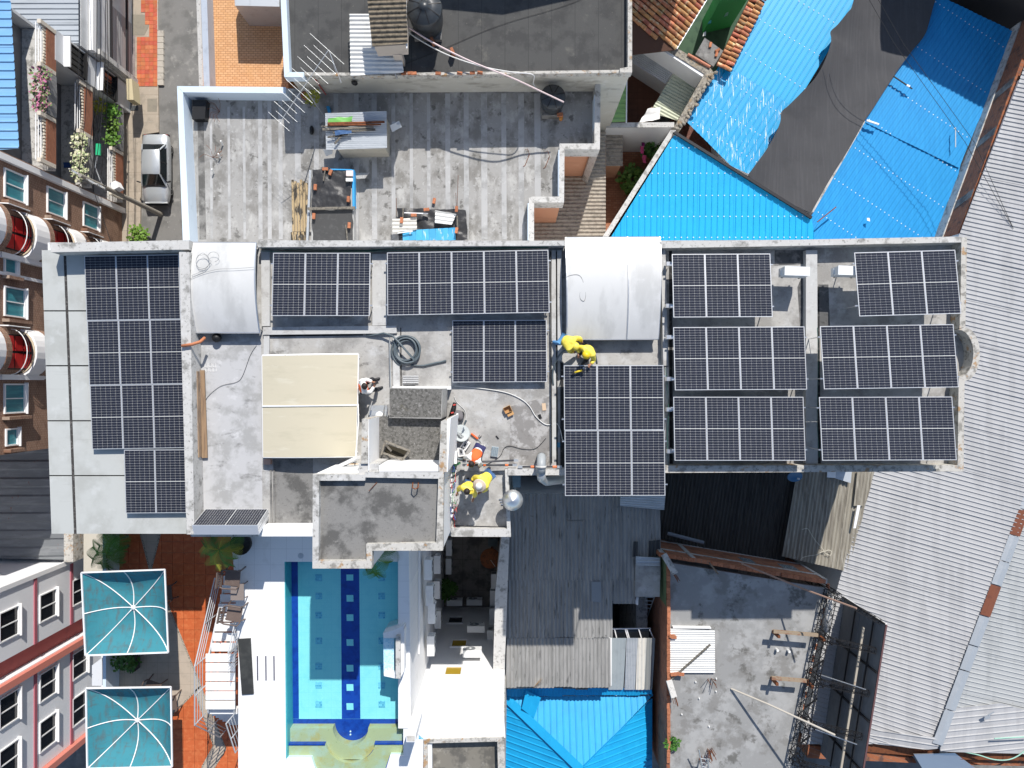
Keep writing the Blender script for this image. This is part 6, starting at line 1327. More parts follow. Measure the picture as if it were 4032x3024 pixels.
# beams standing out toward the billboard
for k, (a, b) in enumerate((((45, 478), (430, 510)), ((30, 880), (330, 905)))):
    t = thing('steel_beam', ('rusty channel beam with bricks beside billboard lattice', 'dark channel beam south of the rusty one by billboard lattice')[k], 'beam', tuple(W(*zG(*a), ZC)))
    mb = MB(); mb.bar(W(*zG(*a), ZC + .75), W(*zG(*b), ZC + .75), .14, .12); obj('flange', mb, M('beam_beige', (.30, .23, .16), .8, layers=[((.22, .09, .05), 4, .5, .62, .8)]), t)
    for q in (a, b): p = W(*zG(*q), ZC); mb = MB(); mb.box(p.x - .06, p.x + .06, p.y - .06, p.y + .06, ZC, ZC + .72); obj('leg', mb, rust, t)

# ------------------------------------------------------------------ billboard seen from behind
bb = thing('billboard', 'large billboard seen from behind on a dark steel lattice frame', 'billboard', tuple(W(3250, 2650, 9.3)))
zt_, zb_ = 13.2, 9.0
T0, T1 = W(3489, 2458, zt_), W(3380, 3140, zt_)                    # top edge
ax = (T1 - T0).normalized(); nrm = Vector((-ax.y, ax.x, 0)); nrm = nrm if nrm.x < 0 else -nrm    # toward camera side (west)
Lb = (T1 - T0).length
B0 = Vector((T0.x, T0.y, zb_))
sheet_m = M('billboard_back', (.17, .18, .195), .7, layers=[((.21, .22, .235), (2, 2, 4), .45, .65, .7), ((.16, .165, .17), 14, .66, .76, .5)])
nb_ = 5; seg = 2.15; k = 0; x = 0
bands = [zb_, zb_ + .9, zb_ + 2.0, zb_ + 3.1, zt_]
while x < Lb:
    x2 = min(x + seg, Lb)
    for j in range(4):
        p, q = T0 + ax * (x + .006), T0 + ax * (x2 - .006); off_ = nrm * (.0 + .012 * ((j + k) % 2))
        mb = MB(); mb.slab([Vector((p.x, p.y, bands[j] + .008)) + off_, Vector((q.x, q.y, bands[j] + .008)) + off_, Vector((q.x, q.y, bands[j + 1] - .008)) + off_, Vector((p.x, p.y, bands[j + 1] - .008)) + off_], .04, tuple(nrm)); obj('back_sheet', mb, sheet_m, bb)
    p = T0 + ax * x; mb = MB(); mb.bar(Vector((p.x, p.y, zb_ - .4)) + nrm * .06, Vector((p.x, p.y, zt_)) + nrm * .06, .07, .07); obj('upright', mb, dark_metal, bb)
    x += seg; k += 1
for zz in (10.75, 12.4): mb = MB(); mb.bar(Vector((T0.x, T0.y, zz)) + nrm * .12, Vector((T1.x, T1.y, zz)) + nrm * .12, .05, .06); obj('purlin', mb, dark_metal, bb)
mb = MB(); mb.bar(Vector((T0.x, T0.y, 12.0)) + nrm * .3 + ax * .6, Vector((T1.x, T1.y, 12.0)) + nrm * .3, .09, .09); obj('catwalk_rail', mb, M('rail_beige', (.42, .38, .32), .7, layers=[((.3, .17, .1), 3, .6, .7, .7)]), bb)
mb = MB(); mb.bar(T0 + Vector((0, 0, .02)), Vector((T0.x, T0.y, zb_ - .3)), .05, .08); obj('edge_strip', mb, white_clean, bb)
mb = MB(); mb.bar(T0 + Vector((0, 0, .03)), T1 + Vector((0, 0, .03)), .07, .05); obj('top_strip', mb, M('rail_red', (.12, .06, .06), .7), bb)
def lattice(t, a, b, w_, nseg, m, r=.022):
    a, b = Vector(a), Vector(b); d = (b - a).normalized(); u = d.cross(Vector((0, 0, 1)) if abs(d.z) < .8 else Vector((0, 1, 0))).normalized(); v = d.cross(u)
    cs = [(u + v) * w_ / 2, (u - v) * w_ / 2, (-u - v) * w_ / 2, (-u + v) * w_ / 2]
    for c_ in cs: mb = MB(); mb.bar(a + c_, b + c_, r * 2); obj('chord', mb, m, t)
    for k in range(nseg):
        p, q = a.lerp(b, k / nseg), a.lerp(b, (k + 1) / nseg); mb = MB()
        for j in range(4):
            c0, c1_ = cs[j], cs[(j + 1) % 4]; mb.bar(p + c0, (q + c1_) if (k + j) % 2 else (q + c1_), r * 1.4); mb.bar(q + c0, q + c1_, r * 1.4)
        obj('lacing', mb, m, t)
tm = M('truss_black', (.018, .018, .02), .6, .3)
# main lattice chord along the slab edge, with cross lattices to the board
e0_, e1_ = W(*zG(545, 130), ZC + .45), W(*zG(235, 1620), ZC + .45)
lattice(bb, e0_, e1_, .42, 15, tm, .013)
for s_ in (0.01, .26, .50, .74, .97):
    p = e0_.lerp(e1_, s_); x_ = max(0, (p - T0).dot(ax)); q = T0 + ax * min(x_, Lb); 
    lattice(bb, Vector((p.x, p.y, ZC + .9)), Vector((q.x, q.y, 12.9)) + nrm * .1, .22, 7, tm, .011)
    lattice(bb, Vector((p.x, p.y, 9.5)), Vector((p.x, p.y, ZC + 1.2)), .3, 4, tm, .014)
    mb = MB(); mb.bar(Vector((p.x, p.y, ZC - .2)), Vector((q.x, q.y, zb_ - .2)) + nrm * .1, .06); obj('brace', mb, tm, bb)
for s_ in (.40, .72):
    p = T0 + ax * Lb * s_; mb = MB(); mb.tube([Vector((p.x, p.y, 12.9)) + nrm * 1.9 - Vector((0, 0, 1)), Vector((p.x, p.y, 12.9)) + nrm * .25], .025, 6); obj('lamp_arm', mb, alu, bb)
mb = MB(); mb.tube([W(*zG(545, 150), ZC + .2), W(*zG(500, 480), ZC + .2)], .15, 12); obj('grey_pipe', mb, coping, None, smooth=True, label='thick grey pipe column beside the billboard lattice', cat='pipe')
# pier bricks under the lattice
t = thing('brick_kerb', 'broken red brick kerb under the billboard lattice', 'brick kerb', tuple(W(*zG(480, 600), 9)))
for k in range(14):
    s_ = k / 14; p = e0_.lerp(e1_, s_) + Vector((.16 + .05 * random.random(), 0, 0)); inst('brick', 'brk', brick_mb, brickc, t, (p.x, p.y, ZC - .35), random.uniform(1.2, 1.7))
mb = MB(); p, q = e0_ + Vector((.05, 0, 0)), e1_ + Vector((.05, 0, 0)); mb.prism([p, q, q + Vector((.22, 0, 0)), p + Vector((.22, 0, 0))], 0, ZC - .36); obj('wall', mb, coping, t)
# ================================================================== STREET on the west side
asph = M('road_concrete', (.20, .195, .185), .92, layers=[((.14, .138, .13), .9, .45, .62, .85), ((.30, .29, .27), 1.6, .54, .68, .8), ((.36, .35, .33), 6, .62, .74, .6)], bump=.2, bscale=14)
g = MB(); g.prism(WP([(540, -300), (860, -300), (860, 1300), (520, 1300)], 0), -.3); struct('road', g, asph)
g = MB(); g.prism(WP([(300, 1200), (860, 1200), (860, 3400), (300, 3400)], .002), -.3); struct('road', g, asph)
walkm = M('sidewalk_concrete', (.40, .34, .27), .9, layers=[((.30, .26, .21), 1.6, .48, .64, .8), ((.48, .43, .36), 4, .55, .7, .6)], seams=[(1.2, .03, (.25, .21, .17), math.pi / 2, .1)])
walk = thing('sidewalk', 'beige concrete sidewalk with patches of red tiles', 'sidewalk', tuple(W(570, 300, 0)), kind='structure'); del walk['category']
mb = MB(); mb.prism(WP([(440, -300), (615, -300), (622, 335), (625, 520), (560, 530), (548, 1050), (440, 1050)], .12), -.2); obj('slab', mb, walkm, walk)
kerb_m = M('kerb_stone', (.46, .42, .36), .9, layers=[((.34, .31, .27), 3, .5, .66, .8), ((.55, .52, .47), 8, .56, .7, .6)], bump=.4)
for k in range(9):
    y0, y1 = 120 + k * 24, 120 + (k + 1) * 24 - 1.5; mb = MB(); mb.prism(WP([(617, y0), (643, y0), (644, y1), (618, y1)], .13), -.2); obj('kerb_stone', mb, kerb_m, walk)
mb = MB(); mb.prism(WP([(612, -300), (622, -300), (622, 118), (613, 118)], .14), -.2); obj('kerb_stone', mb, kerb_m, walk)
redt = M('pavement_tile_red', (.50, .125, .055), .8, layers=[((.42, .15, .08), 5, .48, .64, .7), ((.58, .22, .12), 3, .55, .7, .5)], var=.16, hue=.012)
greyt = M('pavement_tile_grey', (.26, .215, .205), .85, layers=[((.2, .17, .165), 5, .48, .64, .7)], var=.15)
def ptile(): return MB().obox((0, 0, 0), .243, .243, .03)
for j in range(21):
    for i in range(5):
        x, y = 547 + i * 16.2, 8 + j * 16.2
        if 55 < y < 140 and x < 588 - (12 if y < 95 else 0): continue
        if i == 0 and y < 150: continue
        inst('paving_tile', 'rt', ptile, redt, walk, W(x, y, .128))
for j in range(13):
    for i in range(2): inst('paving_tile', 'gt', ptile, greyt, walk, W(508 + i * 16, 148 + j * 15.6, .128))
patch = M('patch_concrete', (.27, .24, .19), .9, layers=[((.2, .18, .15), 3, .5, .7, .6)])
mb = MB(); mb.prism(WP([(518, 58), (585, 58), (585, 105), (568, 138), (518, 138)], .132), 0); obj('concrete_patch', mb, patch, walk)
mb = MB(); mb.prism(WP([(580, 388), (618, 388), (618, 440), (580, 440)], .125), 0); obj('concrete_patch', mb, patch, walk)
for k in range(3):
    y = 366 + k * 24.5; mb = MB(); mb.prism(WP([(513, y), (544, y), (544, y + 20), (513, y + 20)], .14), .1); obj('utility_cover', mb, M('cover_grey', (.08, .085, .09), .7), None, label='dark grey utility cover in a row of three on the sidewalk', cat='utility cover', group='utility covers on the sidewalk')
mb = MB(); mb.prism(WP([(486, 384), (510, 384), (510, 420), (486, 420)], .14), .1); obj('meter_cover', mb, patch, None, label='brownish square cover beside the three utility covers', cat='utility cover')

# ------------------------------------------------------------------ parked car
car = thing('parked_car', 'silver sedan parked along the sidewalk below the balconies', 'car', (-21.72, 13.12, .01))
cp = M('car_paint_silver', (.52, .55, .57), .28, .35, spec=.6, coat=.6)
cdk = M('car_trim', (.02, .02, .022), .5); cgl = M('car_glass', (.012, .016, .018), .06, spec=.8)
C0 = Vector((-21.72, 13.12, 0))
def cpt(x, y, z): return C0 + Vector((x, y, z))
# lower body: stations from boot (y=+2.08) to nose (y=-2.08): y, half width, bottom, shoulder z, top centre z
st_ = [(2.08, .66, .42, .72, .78), (2.0, .74, .32, .82, .88), (1.55, .79, .26, .86, .94), (1.15, .80, .25, .88, .95), (.3, .81, .24, .89, .93), (-.55, .81, .24, .88, .92), (-.85, .80, .25, .86, .93), (-1.5, .78, .26, .80, .88), (-1.95, .72, .32, .70, .76), (-2.08, .62, .40, .60, .64)]
mb = MB(); vs = []
for (y, w_, zb, zs, zt2) in st_:
    ring = [(-w_ * .9, zb), (-w_, zb + .16), (-w_ * 1.0, zs - .06), (-w_ * .95, zs), (-w_ * .5, zt2), (0, zt2 + .012), (w_ * .5, zt2), (w_ * .95, zs), (w_ * 1.0, zs - .06), (w_, zb + .16), (w_ * .9, zb)]
    vs += [cpt(a, y, b) for a, b in ring]
n = 11; fs = [(i * n + j, i * n + (j + 1) % n, (i + 1) * n + (j + 1) % n, (i + 1) * n + j) for i in range(len(st_) - 1) for j in range(n)]
mb.add(vs, fs + [tuple(range(n)), tuple(range((len(st_) - 1) * n + n - 1, (len(st_) - 1) * n - 1, -1))]); obj('body', mb, cp, car, smooth=True)
# cabin: glass faces and roof as separate parts
def q4(name, pts, m, t=.02, smooth=False): mb = MB(); P = [cpt(*p) for p in pts]; mb.slab(P, t, tuple((P[1] - P[0]).cross(P[2] - P[1]).normalized())); return obj(name, mb, m, car)
rz = 1.36
mb = MB(); vs = []
for (y, w_, z) in ((.98, .50, rz - .03), (.8, .54, rz), (0, .57, rz + .03), (-.35, .56, rz + .01), (-.50, .53, rz - .03)):
    vs += [cpt(-w_, y, z - .05), cpt(-w_ * .9, y, z), cpt(0, y, z + .03), cpt(w_ * .9, y, z), cpt(w_, y, z - .05)]
mb.add(vs, [(i * 5 + j, i * 5 + j + 1, (i + 1) * 5 + j + 1, (i + 1) * 5 + j) for i in range(4) for j in range(4)]); obj('roof', mb, cp, car, smooth=True)
q4('windshield', [(-.52, -.50, rz - .04), (.52, -.50, rz - .04), (.70, -1.08, .90), (-.70, -1.08, .90)], cgl)
q4('rear_window', [(.50, .98, rz - .05), (-.50, .98, rz - .05), (-.68, 1.42, .93), (.68, 1.42, .93)], cgl)
for s in (-1, 1):
    q4('side_window', [(s * .565, -.42, rz - .08), (s * .565, .22, rz - .06), (s * .765, .22, .91), (s * .765, -.92, .90)], cgl)
    q4('side_window', [(s * .565, .27, rz - .06), (s * .545, .9, rz - .08), (s * .74, 1.2, .92), (s * .765, .27, .91)], cgl)
    mb = MB(); mb.bar(cpt(s * .54, -.5, rz - .05), cpt(s * .73, -1.1, .90), .055); obj('pillar', mb, cp, car)
    mb = MB(); mb.bar(cpt(s * .52, .96, rz - .06), cpt(s * .71, 1.42, .93), .07); obj('pillar', mb, cp, car)
    mb = MB(); mb.bar(cpt(s * .57, .245, rz - .05), cpt(s * .77, .245, .90), .05); obj('pillar', mb, cdk, car)
    mb = MB(); mb.bar(cpt(s * .785, -.95, .905), cpt(s * .76, 1.25, .925), .03, .03); obj('window_trim', mb, alu, car)
    mb = MB(); mb.obox(cpt(s * .92, -.86, .96), .20, .07, .11, s * .3); obj('mirror', mb, cdk, car)
    mb = MB(); mb.obox(cpt(s * .55, -2.03, .60), .26, .10, .12); obj('headlight', mb, M('lamp_glass', (.6, .62, .63), .1, spec=.8), car)
    mb = MB(); mb.obox(cpt(s * .58, 2.05, .66), .24, .08, .14); obj('taillight', mb, M('lamp_red', (.35, .02, .02), .2), car)
    for yy in (-.35, .6): mb = MB(); mb.obox(cpt(s * .815, yy, .76), .02, .14, .03); obj('door_handle', mb, alu, car)
    for yy in (-1.28, 1.28):
        mb = MB(); mb.lathe(cpt(s * .66, yy, .29), [(.20, -.08), (.28, -.08), (.29, -.04), (.29, .06), (.27, .09), (.18, .09)], 20, (s, 0, 0)); w2 = obj('wheel', mb, M('tyre', (.015, .015, .016), .8), car, smooth=True)
        mb = MB(); mb.lathe(cpt(s * .66, yy, .29), [(.19, .07), (.18, .095), (.08, .075), (.02, .09)], 14, (s, 0, 0)); obj('rim', mb, alu, w2, smooth=True)
for y, nm in ((2.10, 'bumper'), (-2.10, 'bumper')): mb = MB(); mb.obox(cpt(0, y, .46), 1.40, .12, .16); obj(nm, mb, cdk, car)
mb = MB(); mb.bar(cpt(-.5, -1.10, .93), cpt(.1, -1.02, .97), .02); obj('wiper', mb, cdk, car)
mb = MB(); mb.obox(cpt(0, -1.12, .915), 1.36, .08, .02); obj('cowl', mb, cdk, car)

# ------------------------------------------------------------------ utility pole, cables, lamp
px_, py_ = -21.75, 10.5
up_ = thing('utility_pole', 'grey concrete utility pole with crossarm and cables beside the car', 'utility pole', (px_, py_, 0))
mb = MB(); mb.tube([(px_, py_, 0), (px_ - .05, py_ + .03, 8.2)], [.15, .10], 10); obj('shaft', mb, M('pole_concrete', (.30, .28, .24), .9), up_)
for z in (7.6, 6.9):
    mb = MB(); mb.bar((px_ - .9, py_ + .5, z), (px_ + .5, py_ - .3, z), .09, .09); ar = obj('crossarm', mb, galv, up_)
    for k in range(4):
        t_ = k / 3; mb = MB(); mb.lathe((px_ - .85 + 1.3 * t_, py_ + .47 - .75 * t_, z + .05), [(.03, 0), (.05, .06), (.03, .09), (.045, .14), (.01, .18)], 8); obj('insulator', mb, M('porcelain', (.5, .48, .45), .3), ar)
mb = MB(); mb.obox((px_ + .05, py_ + .35, 5.0), .35, .4, .55, .5); obj('junction_box', mb, white_clean, up_)
mb = MB(); mb.tube([(px_, py_, 6.3), (px_ - .2, py_ + .9, 6.6), (px_ - .1, py_ + 1.5, 6.6)], .035, 6); obj('lamp_arm', mb, galv, up_)
mb = MB(); mb.obox((px_ - .05, py_ + 1.85, 6.6), .22, .6, .12); obj('lamp_head', mb, M('lamp_green', (.03, .45, .20), .4), up_)
for k, (x0, z0, dx) in enumerate(((-.8, 7.8, 0), (-.4, 7.75, .1), (.0, 7.75, .2), (.4, 7.7, .25), (-.2, 7.0, .1), (.3, 7.0, -.1))):
    pts = [(px_ + x0, py_, z0)] + [(px_ + x0 + dx * t_, py_ + 16 * t_, z0 - .9 * 4 * t_ * (1 - t_) + .2 * t_) for t_ in (.2, .4, .6, .8, 1)]
    mb = MB(); mb.tube(pts, .018, 5); obj('power_cable', mb, cable_black, None, label='black overhead cable running north from the utility pole', cat='cable', group='cables north of the pole')
mb = MB(); mb.tube([(px_, py_, 7.4), (-20.8, 6.5, 6.6), (-19.0, 2.0, 6.9)], .015, 5); obj('drop_cable', mb, cable_black, None, label='single cable dropping from the pole toward the hotel wall', cat='cable')
leafy('shrub', 'small bright green shrub at the hotel corner on the street', 'shrub', W(545, 925, .5), .55, 220, plant, .22, .8, stem=0)

# ================================================================== balcony house (blue roof edge, brick balconies)
XF = -23.6
plas = M('house_plaster', (.60, .61, .62), .85, layers=[((.45, .46, .47), (.6, .6, .4), .5, .68, .7)])
bal_brick = M('balcony_brick', (.30, .105, .055), .9, brick=dict(u=(0, 1, 0), c2=(.38, .15, .08), mortar=(.24, .15, .11), w=.20, h=.08, ms=.010), layers=[((.22, .09, .05), 2, .5, .68, .6)], bump=.4)
slate = M('planter_slate', (.20, .20, .20), .9, layers=[((.30, .30, .30), (1, 6, 2), .45, .62, .8)])
h1 = thing('balcony_house', 'three storey house with curved brick balconies and light blue metal roof', 'house', (-28, 14.6, 0))
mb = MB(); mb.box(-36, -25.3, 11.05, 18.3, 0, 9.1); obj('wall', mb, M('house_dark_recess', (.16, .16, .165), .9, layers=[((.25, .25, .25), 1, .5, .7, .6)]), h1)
mb = MB(); mb.box(-25.29, XF + .02, 16.75, 18.32, 0, 7.35); obj('bay_wall', mb, plas, h1)
for zf in (7.40, 4.20, 1.05): mb = MB(); mb.box(-25.28, XF - .03, 11.02, 18.30 if zf > 7 else 16.74, zf - .16, zf); obj('balcony_slab', mb, coping, h1)
for y in (11.0, 18.35): mb = MB(); mb.box(-25.5, -24.6, y, y + .15, 0, 9.1); obj('side_wall', mb, plas, h1)
sheets(h1, 'roof_sheet', M('roof_pale_blue', (.20, .42, .68), .5, layers=[((.28, .50, .74), (1, 5, 1), .5, .7, .6)]), [W(-120, -40, 9.4), W(42, -10, 9.4), W(76, 594, 9.4), W(-120, 598, 9.4)], 0, 1.7, .42, .05, 'rib')
def parapet_b(y0, y1, zf):
    mb = MB(); mb.box(XF - .12, XF, y0, y1, zf - .15, zf + .62); p = obj('brick_parapet', mb, bal_brick, h1)
    N = int((y1 - y0) / .16)
    for k in range(N + 1):
        t_ = k / N; hgt = .10 + .30 * (2 * t_ - 1) ** 2; mb = MB(); y = y0 + (y1 - y0) * t_; mb.box(XF - .10, XF - .02, y - .05, y + .05, zf + .621, zf + .621 + hgt); obj('baluster', mb, M('baluster_cream', (.60, .54, .44), .8), p)
    for k, dz in enumerate((.80, .92, 1.04)): mb = MB(); mb.tube([(XF - .16 - .05 * k, y0 + .1, zf + dz), (XF - .16 - .05 * k, y1 - .1, zf + dz)], .025, 6); obj('handrail', mb, white_clean, p)
    for y in (y0 + .08, y1 - .08): mb = MB(); mb.box(XF - .16, XF + .03, y - .1, y + .1, zf - .1, zf + 1.1); obj('post', mb, M('post_cream', (.62, .56, .47), .8), p)
def planter_b(y0, y1, zf, kinds):
    mb = MB(); mb.prism([(XF - .35, y0), (XF + .02, y0), (XF + .06, (y0 + y1) / 2), (XF + .02, y1), (XF - .35, y1)], zf - .15, zf + .55); obj('planter', mb, slate, h1)
    for k in range(3):
        y = y0 + (y1 - y0) * (k + .5) / 3; lab, mm = kinds
        leafy('balcony_plant', lab, 'plant', (XF - .12, y, zf + .85), .42, 110, mm, .2, .9, stem=zf + .5, group=lab)
flow = M('flower_white', (.62, .60, .42), .7, layers=[((.12, .25, .05), 9, .5, .56, .8)], var=.2)
pinkf = M('flower_pink', (.50, .16, .30), .7, layers=[((.10, .22, .05), 7, .45, .52, .9)], var=.2)
parapet_b(15.95, 18.25, 7.40); planter_b(13.75, 15.9, 7.40, ('pink flowering plant in the top balcony planter', pinkf)); parapet_b(11.15, 13.65, 7.40)
parapet_b(13.75, 16.6, 4.20); planter_b(11.2, 13.7, 4.20, ('white flowering plant in the middle balcony planter', flow))
planter_b(14.1, 16.6, 1.05, ('leafy green plant in the lowest balcony planter', plant)); parapet_b(11.2, 14.0, 1.05)
def winX(t, X, y0, y1, z0, z1, pane, fw=.07, bars=1, sill=True, frame=None):
    fm = frame or white_clean
    f = MB(); f.box(X, X + .08, y0 - fw, y1 + fw, z1, z1 + fw); f.box(X, X + .10, y0 - fw, y1 + fw, z0 - fw, z0); f.box(X, X + .085, y0 - fw, y0, z0, z1); f.box(X, X + .085, y1, y1 + fw, z0, z1)
    o = obj('window', f, fm, t)
    p = MB(); p.box(X - .05, X + .012, y0, y1, z0, z1); obj('pane', p, pane, o)
    for k in range(bars):
        y = y0 + (y1 - y0) * (k + 1) / (bars + 1); b_ = MB(); b_.box(X + .012, X + .05, y - .025, y + .025, z0, z1); obj('mullion', b_, fm, o)
    if sill: s_ = MB(); s_.box(X, X + .18, y0 - .12, y1 + .12, z0 - fw - .06, z0 - fw - .002); obj('sill', s_, fm, o)
    return o
winX(h1, XF + .02, 16.85, 18.1, 5.0, 6.5, glass_dark, bars=3, frame=black); winX(h1, XF + .02, 16.85, 18.1, 2.0, 3.5, glass_dark, bars=3, frame=black)
for z0 in (4.95, 1.95): mb = MB(); mb.box(XF + .02, XF + .35, 16.7, 18.3, z0 + 1.62, z0 + 1.72); obj('window_hood', mb, white, h1)
crumple('blue_cloth', 'dark blue cloth on the middle balcony floor', 'cloth', [(250, 640), (285, 640), (285, 662), (250, 660)], 4.3, .05, M('cloth_blue', (.02, .06, .22), .8), 3, None, 6)
leafy('balcony_plant', 'yellow leafed plant hanging on the lowest balcony', 'plant', (-24.2, 16.3, 2.4), .4, 90, plant_yel, .18, .9, stem=1.05)

# house to the north with grey ribbed roof and shutter
h2 = thing('shutter_house', 'low house with grey ribbed roof and a roller shutter on the street', 'house', (-28, 23, 0))
mb = MB(); mb.box(-40, -23.5, 18.45, 30, 0, 5.3); obj('wall', mb, plas, h2)
sheets(h2, 'roof_sheet', M('roof_grey_blue', (.40, .43, .46), .6, layers=[((.33, .36, .38), (1, 5, 1), .5, .7, .6)]), [W(-120, -120, 5.5), W(312, -120, 5.5), W(312, 170, 5.5), W(-120, 170, 5.5)], 0, 1.1, .29, .045, 'rib')
mb = MB(); mb.box(-23.55, -23.2, 18.5, 30, 4.3, 4.7); obj('ledge', mb, white, h2)
shm = M('shutter_slat', (.34, .33, .33), .6)
for k in range(22): mb = MB(); mb.box(-23.49, -23.46 + .012 * (k % 2), 18.9, 22.2, .15 + k * .105, .15 + k * .105 + .098); obj('shutter_slat', mb, shm, h2)
mb = MB(); mb.box(-23.49, -23.1, 18.5, 18.8, 0, 4.2); obj('pilaster', mb, coping, h2)
mb = MB(); mb.box(-23.48, -22.7, 22.8, 27, 2.5, 2.75); obj('awning', mb, M('awning_beige', (.45, .36, .22), .8), h2)
for z in (2.9, 1.2): mb = MB(); mb.bar((-23.2, 18.5, z), (-23.2, 28, z + .1), .12, .10); obj('cable_duct', mb, dark_metal, h2)
mb = MB(); mb.prism([(-22.95, 18.15), (-22.6, 18.15), (-22.5, 16.9), (-22.9, 16.9)], 1.0, 1.8); obj('cream_box', mb, M('box_cream', (.55, .47, .30), .8), None, label='cream coloured box standing against the house corner', cat='box')

# ================================================================== brick apartment building
XB = -24.1
bldbr = M('apartment_brick', (.20, .105, .065), .9, brick=dict(u=(0, 1, 0), c2=(.27, .15, .10), mortar=(.36, .28, .22), w=.24, h=.085, ms=.012), layers=[((.13, .07, .05), 1.4, .5, .68, .5)], bump=.3)
h3 = thing('brick_apartments', 'brown brick apartment building with curved white balconies and teal curtains', 'building', (-30, 3.8, 0))
mb = MB(); mb.box(-38, XB, -3.35, 11.0, 0, 14.0); obj('wall', mb, bldbr, h3)
mb = MB(); mb.box(XB, XB + .22, 10.55, 10.85, 0, 13.9); obj('pilaster', mb, white, h3)
teal_c = M('curtain_teal', (.03, .20, .25), .35, layers=[((.05, .30, .34), (1, 6, 1), .45, .62, .7)], spec=.7)
for zc in (2.8, 5.9, 9.0):
    winX(h3, XB, 8.95, 10.2, zc, zc + 1.3, teal_c, bars=1)
    mb = MB(); mb.box(XB, XB + .35, 8.55, 8.72, zc - .2, zc + 1.5); obj('brick_fin', mb, bldbr, h3)
for (y0, y1, zc, hh) in ((3.3, 4.6, 9.0, 1.3), (-1.35, -.05, 9.0, 1.3), (5.35, 6.1, 9.6, .7), (-2.9, -2.2, 9.5, .7)):
    winX(h3, XB, y0, y1, zc, zc + hh, teal_c, bars=1 if hh > 1 else 0)
    mb = MB(); mb.box(XB, XB + .35, y0 - .35, y0 - .2, zc - .15, zc + hh + .15); obj('brick_fin', mb, bldbr, h3)
for y in (2.95, -.25 - 1.7): mb = MB(); mb.box(XB, XB + .12, y + 2.2, y + 2.35, 6, 14); obj('pilaster', mb, white, h3)
red = M('shutter_red', (.42, .02, .02), .5)
def cbalcony(yc, z0):
    b = MB(); n = 12; w_ = 1.05
    for (ra, rb_, za, zb_, nm, m_) in ((.98, 1.1, z0, z0 + 1.0, 'curved_parapet', white_clean), (1.10, 1.13, z0 - .35, z0 - .02, 'brick_band', bldbr), (.90, .97, z0 + 1.0, z0 + 1.06, 'ledge', M('ledge_cream', (.60, .50, .36), .8))):
        mb = MB()
        for k in range(n):
            a0_, a1_ = -math.pi / 2 + math.pi * k / n, -math.pi / 2 + math.pi * (k + 1) / n
            P = [(XB + .75 * r * math.cos(a), yc + w_ * r * math.sin(a)) for r, a in ((ra, a0_), (rb_, a0_), (rb_, a1_), (ra, a1_))]
            mb.prism([(p[0], p[1], 0) for p in P], za, zb_)
        p = obj(nm, mb, m_, h3)
    mb = MB(); mb.prism([(XB + .74 * math.cos(a), yc + w_ * .97 * math.sin(a), 0) for a in [-math.pi / 2 + math.pi * k / n for k in range(n + 1)]], z0 - .1, z0 + .05); obj('balcony_floor', mb, coping, h3)
    for r, dz in ((1.0, 1.25), (1.02, 1.45), (1.04, 1.65)):
        mb = MB(); mb.tube([(XB + .75 * r * math.cos(a), yc + w_ * r * math.sin(a), z0 + dz) for a in [-math.pi / 2 + math.pi * k / n for k in range(n + 1)]], .022, 5); obj('rail', mb, dark_metal if dz < 1.6 else white_clean, h3)
    mb = MB(); mb.box(XB - .3, XB + .012, yc - .85, yc + .85, z0 + .1, z0 + 2.2); d = obj('balcony_door', mb, black, h3)
    for k in range(3):
        for s in (-1, 1): mb = MB(); mb.box(XB + .012, XB + .035, yc + s * .42 - .36, yc + s * .42 + .36, z0 + .25 + k * .62, z0 + .78 + k * .62); obj('door_panel', mb, red, d)
    mb = MB(); mb.box(XB, XB + .25, yc - 1.35, yc - 1.1, z0 - .4, z0 + 2.6); obj('pilaster', mb, white_clean, h3)
    mb = MB(); mb.tube([(XB + .4, yc + 1.2, z0 + .9), (XB + .4, yc + 1.2, z0 + 2.4), (XB, yc + 1.2, z0 + 2.5)], .03, 5); obj('pipe_frame', mb, white_clean, h3)
for z0 in (1.9, 5.0, 8.2, 11.3): cbalcony(7.3, z0)
for z0 in (8.2, 11.3): cbalcony(1.55, z0)

# low rusty roofed building and the white facade building
h4 = thing('rusty_roof_building', 'low building with dark ribbed roof spotted with rust', 'building', (-30, -6.6, 0))
rr_ = M('roof_rust_spotted', (.16, .17, .18), .7, layers=[((.22, .23, .24), (1, 4, 1), .45, .65, .7), ((.20, .065, .03), (2.6, 1.3, 1), .64, .70, .95), ((.10, .04, .025), (3.5, 2, 1), .68, .74, .9)])
sheets(h4, 'roof_sheet', rr_, [W(-150, 1735, 5.2), W(290, 1735, 5.0), W(296, 2205, 5.0), W(-150, 2205, 5.2)], 0, 1.9, .95, .09, 'trap')
mb = MB(); mb.box(-38, -24.2, -9.6, -3.4, 0, 4.7); obj('wall', mb, white, h4)
mb = MB(); mb.box(-24.4, -23.9, -9.7, -7.2, 0, 5.35); obj('parapet', mb, coping_moss, h4)
mb = MB(); mb.box(-23.6, -22.0, -10.4, -7.8, 0, 4.9); obj('porch', mb, M('porch_beige', (.50, .47, .40), .8), h4)
XW = -24.5
h5 = thing('white_facade_building', 'white multi storey building with pink belts and dark windows across the street', 'building', (-32, -15, 0))
fac = M('facade_white', (.80, .81, .83), .8, layers=[((.62, .63, .66), (.5, .5, .3), .5, .7, .5)]); pink = M('facade_pink', (.46, .13, .12), .8, layers=[((.36, .10, .10), 2, .5, .7, .5)])
mb = MB(); mb.box(-40, XW, -13.35, -9.85, 0, 16); obj('wall', mb, fac, h5)
mb = MB(); mb.box(-40, XW, -20.0, -14.35, 0, 16.002); obj('wall', mb, fac, h5)
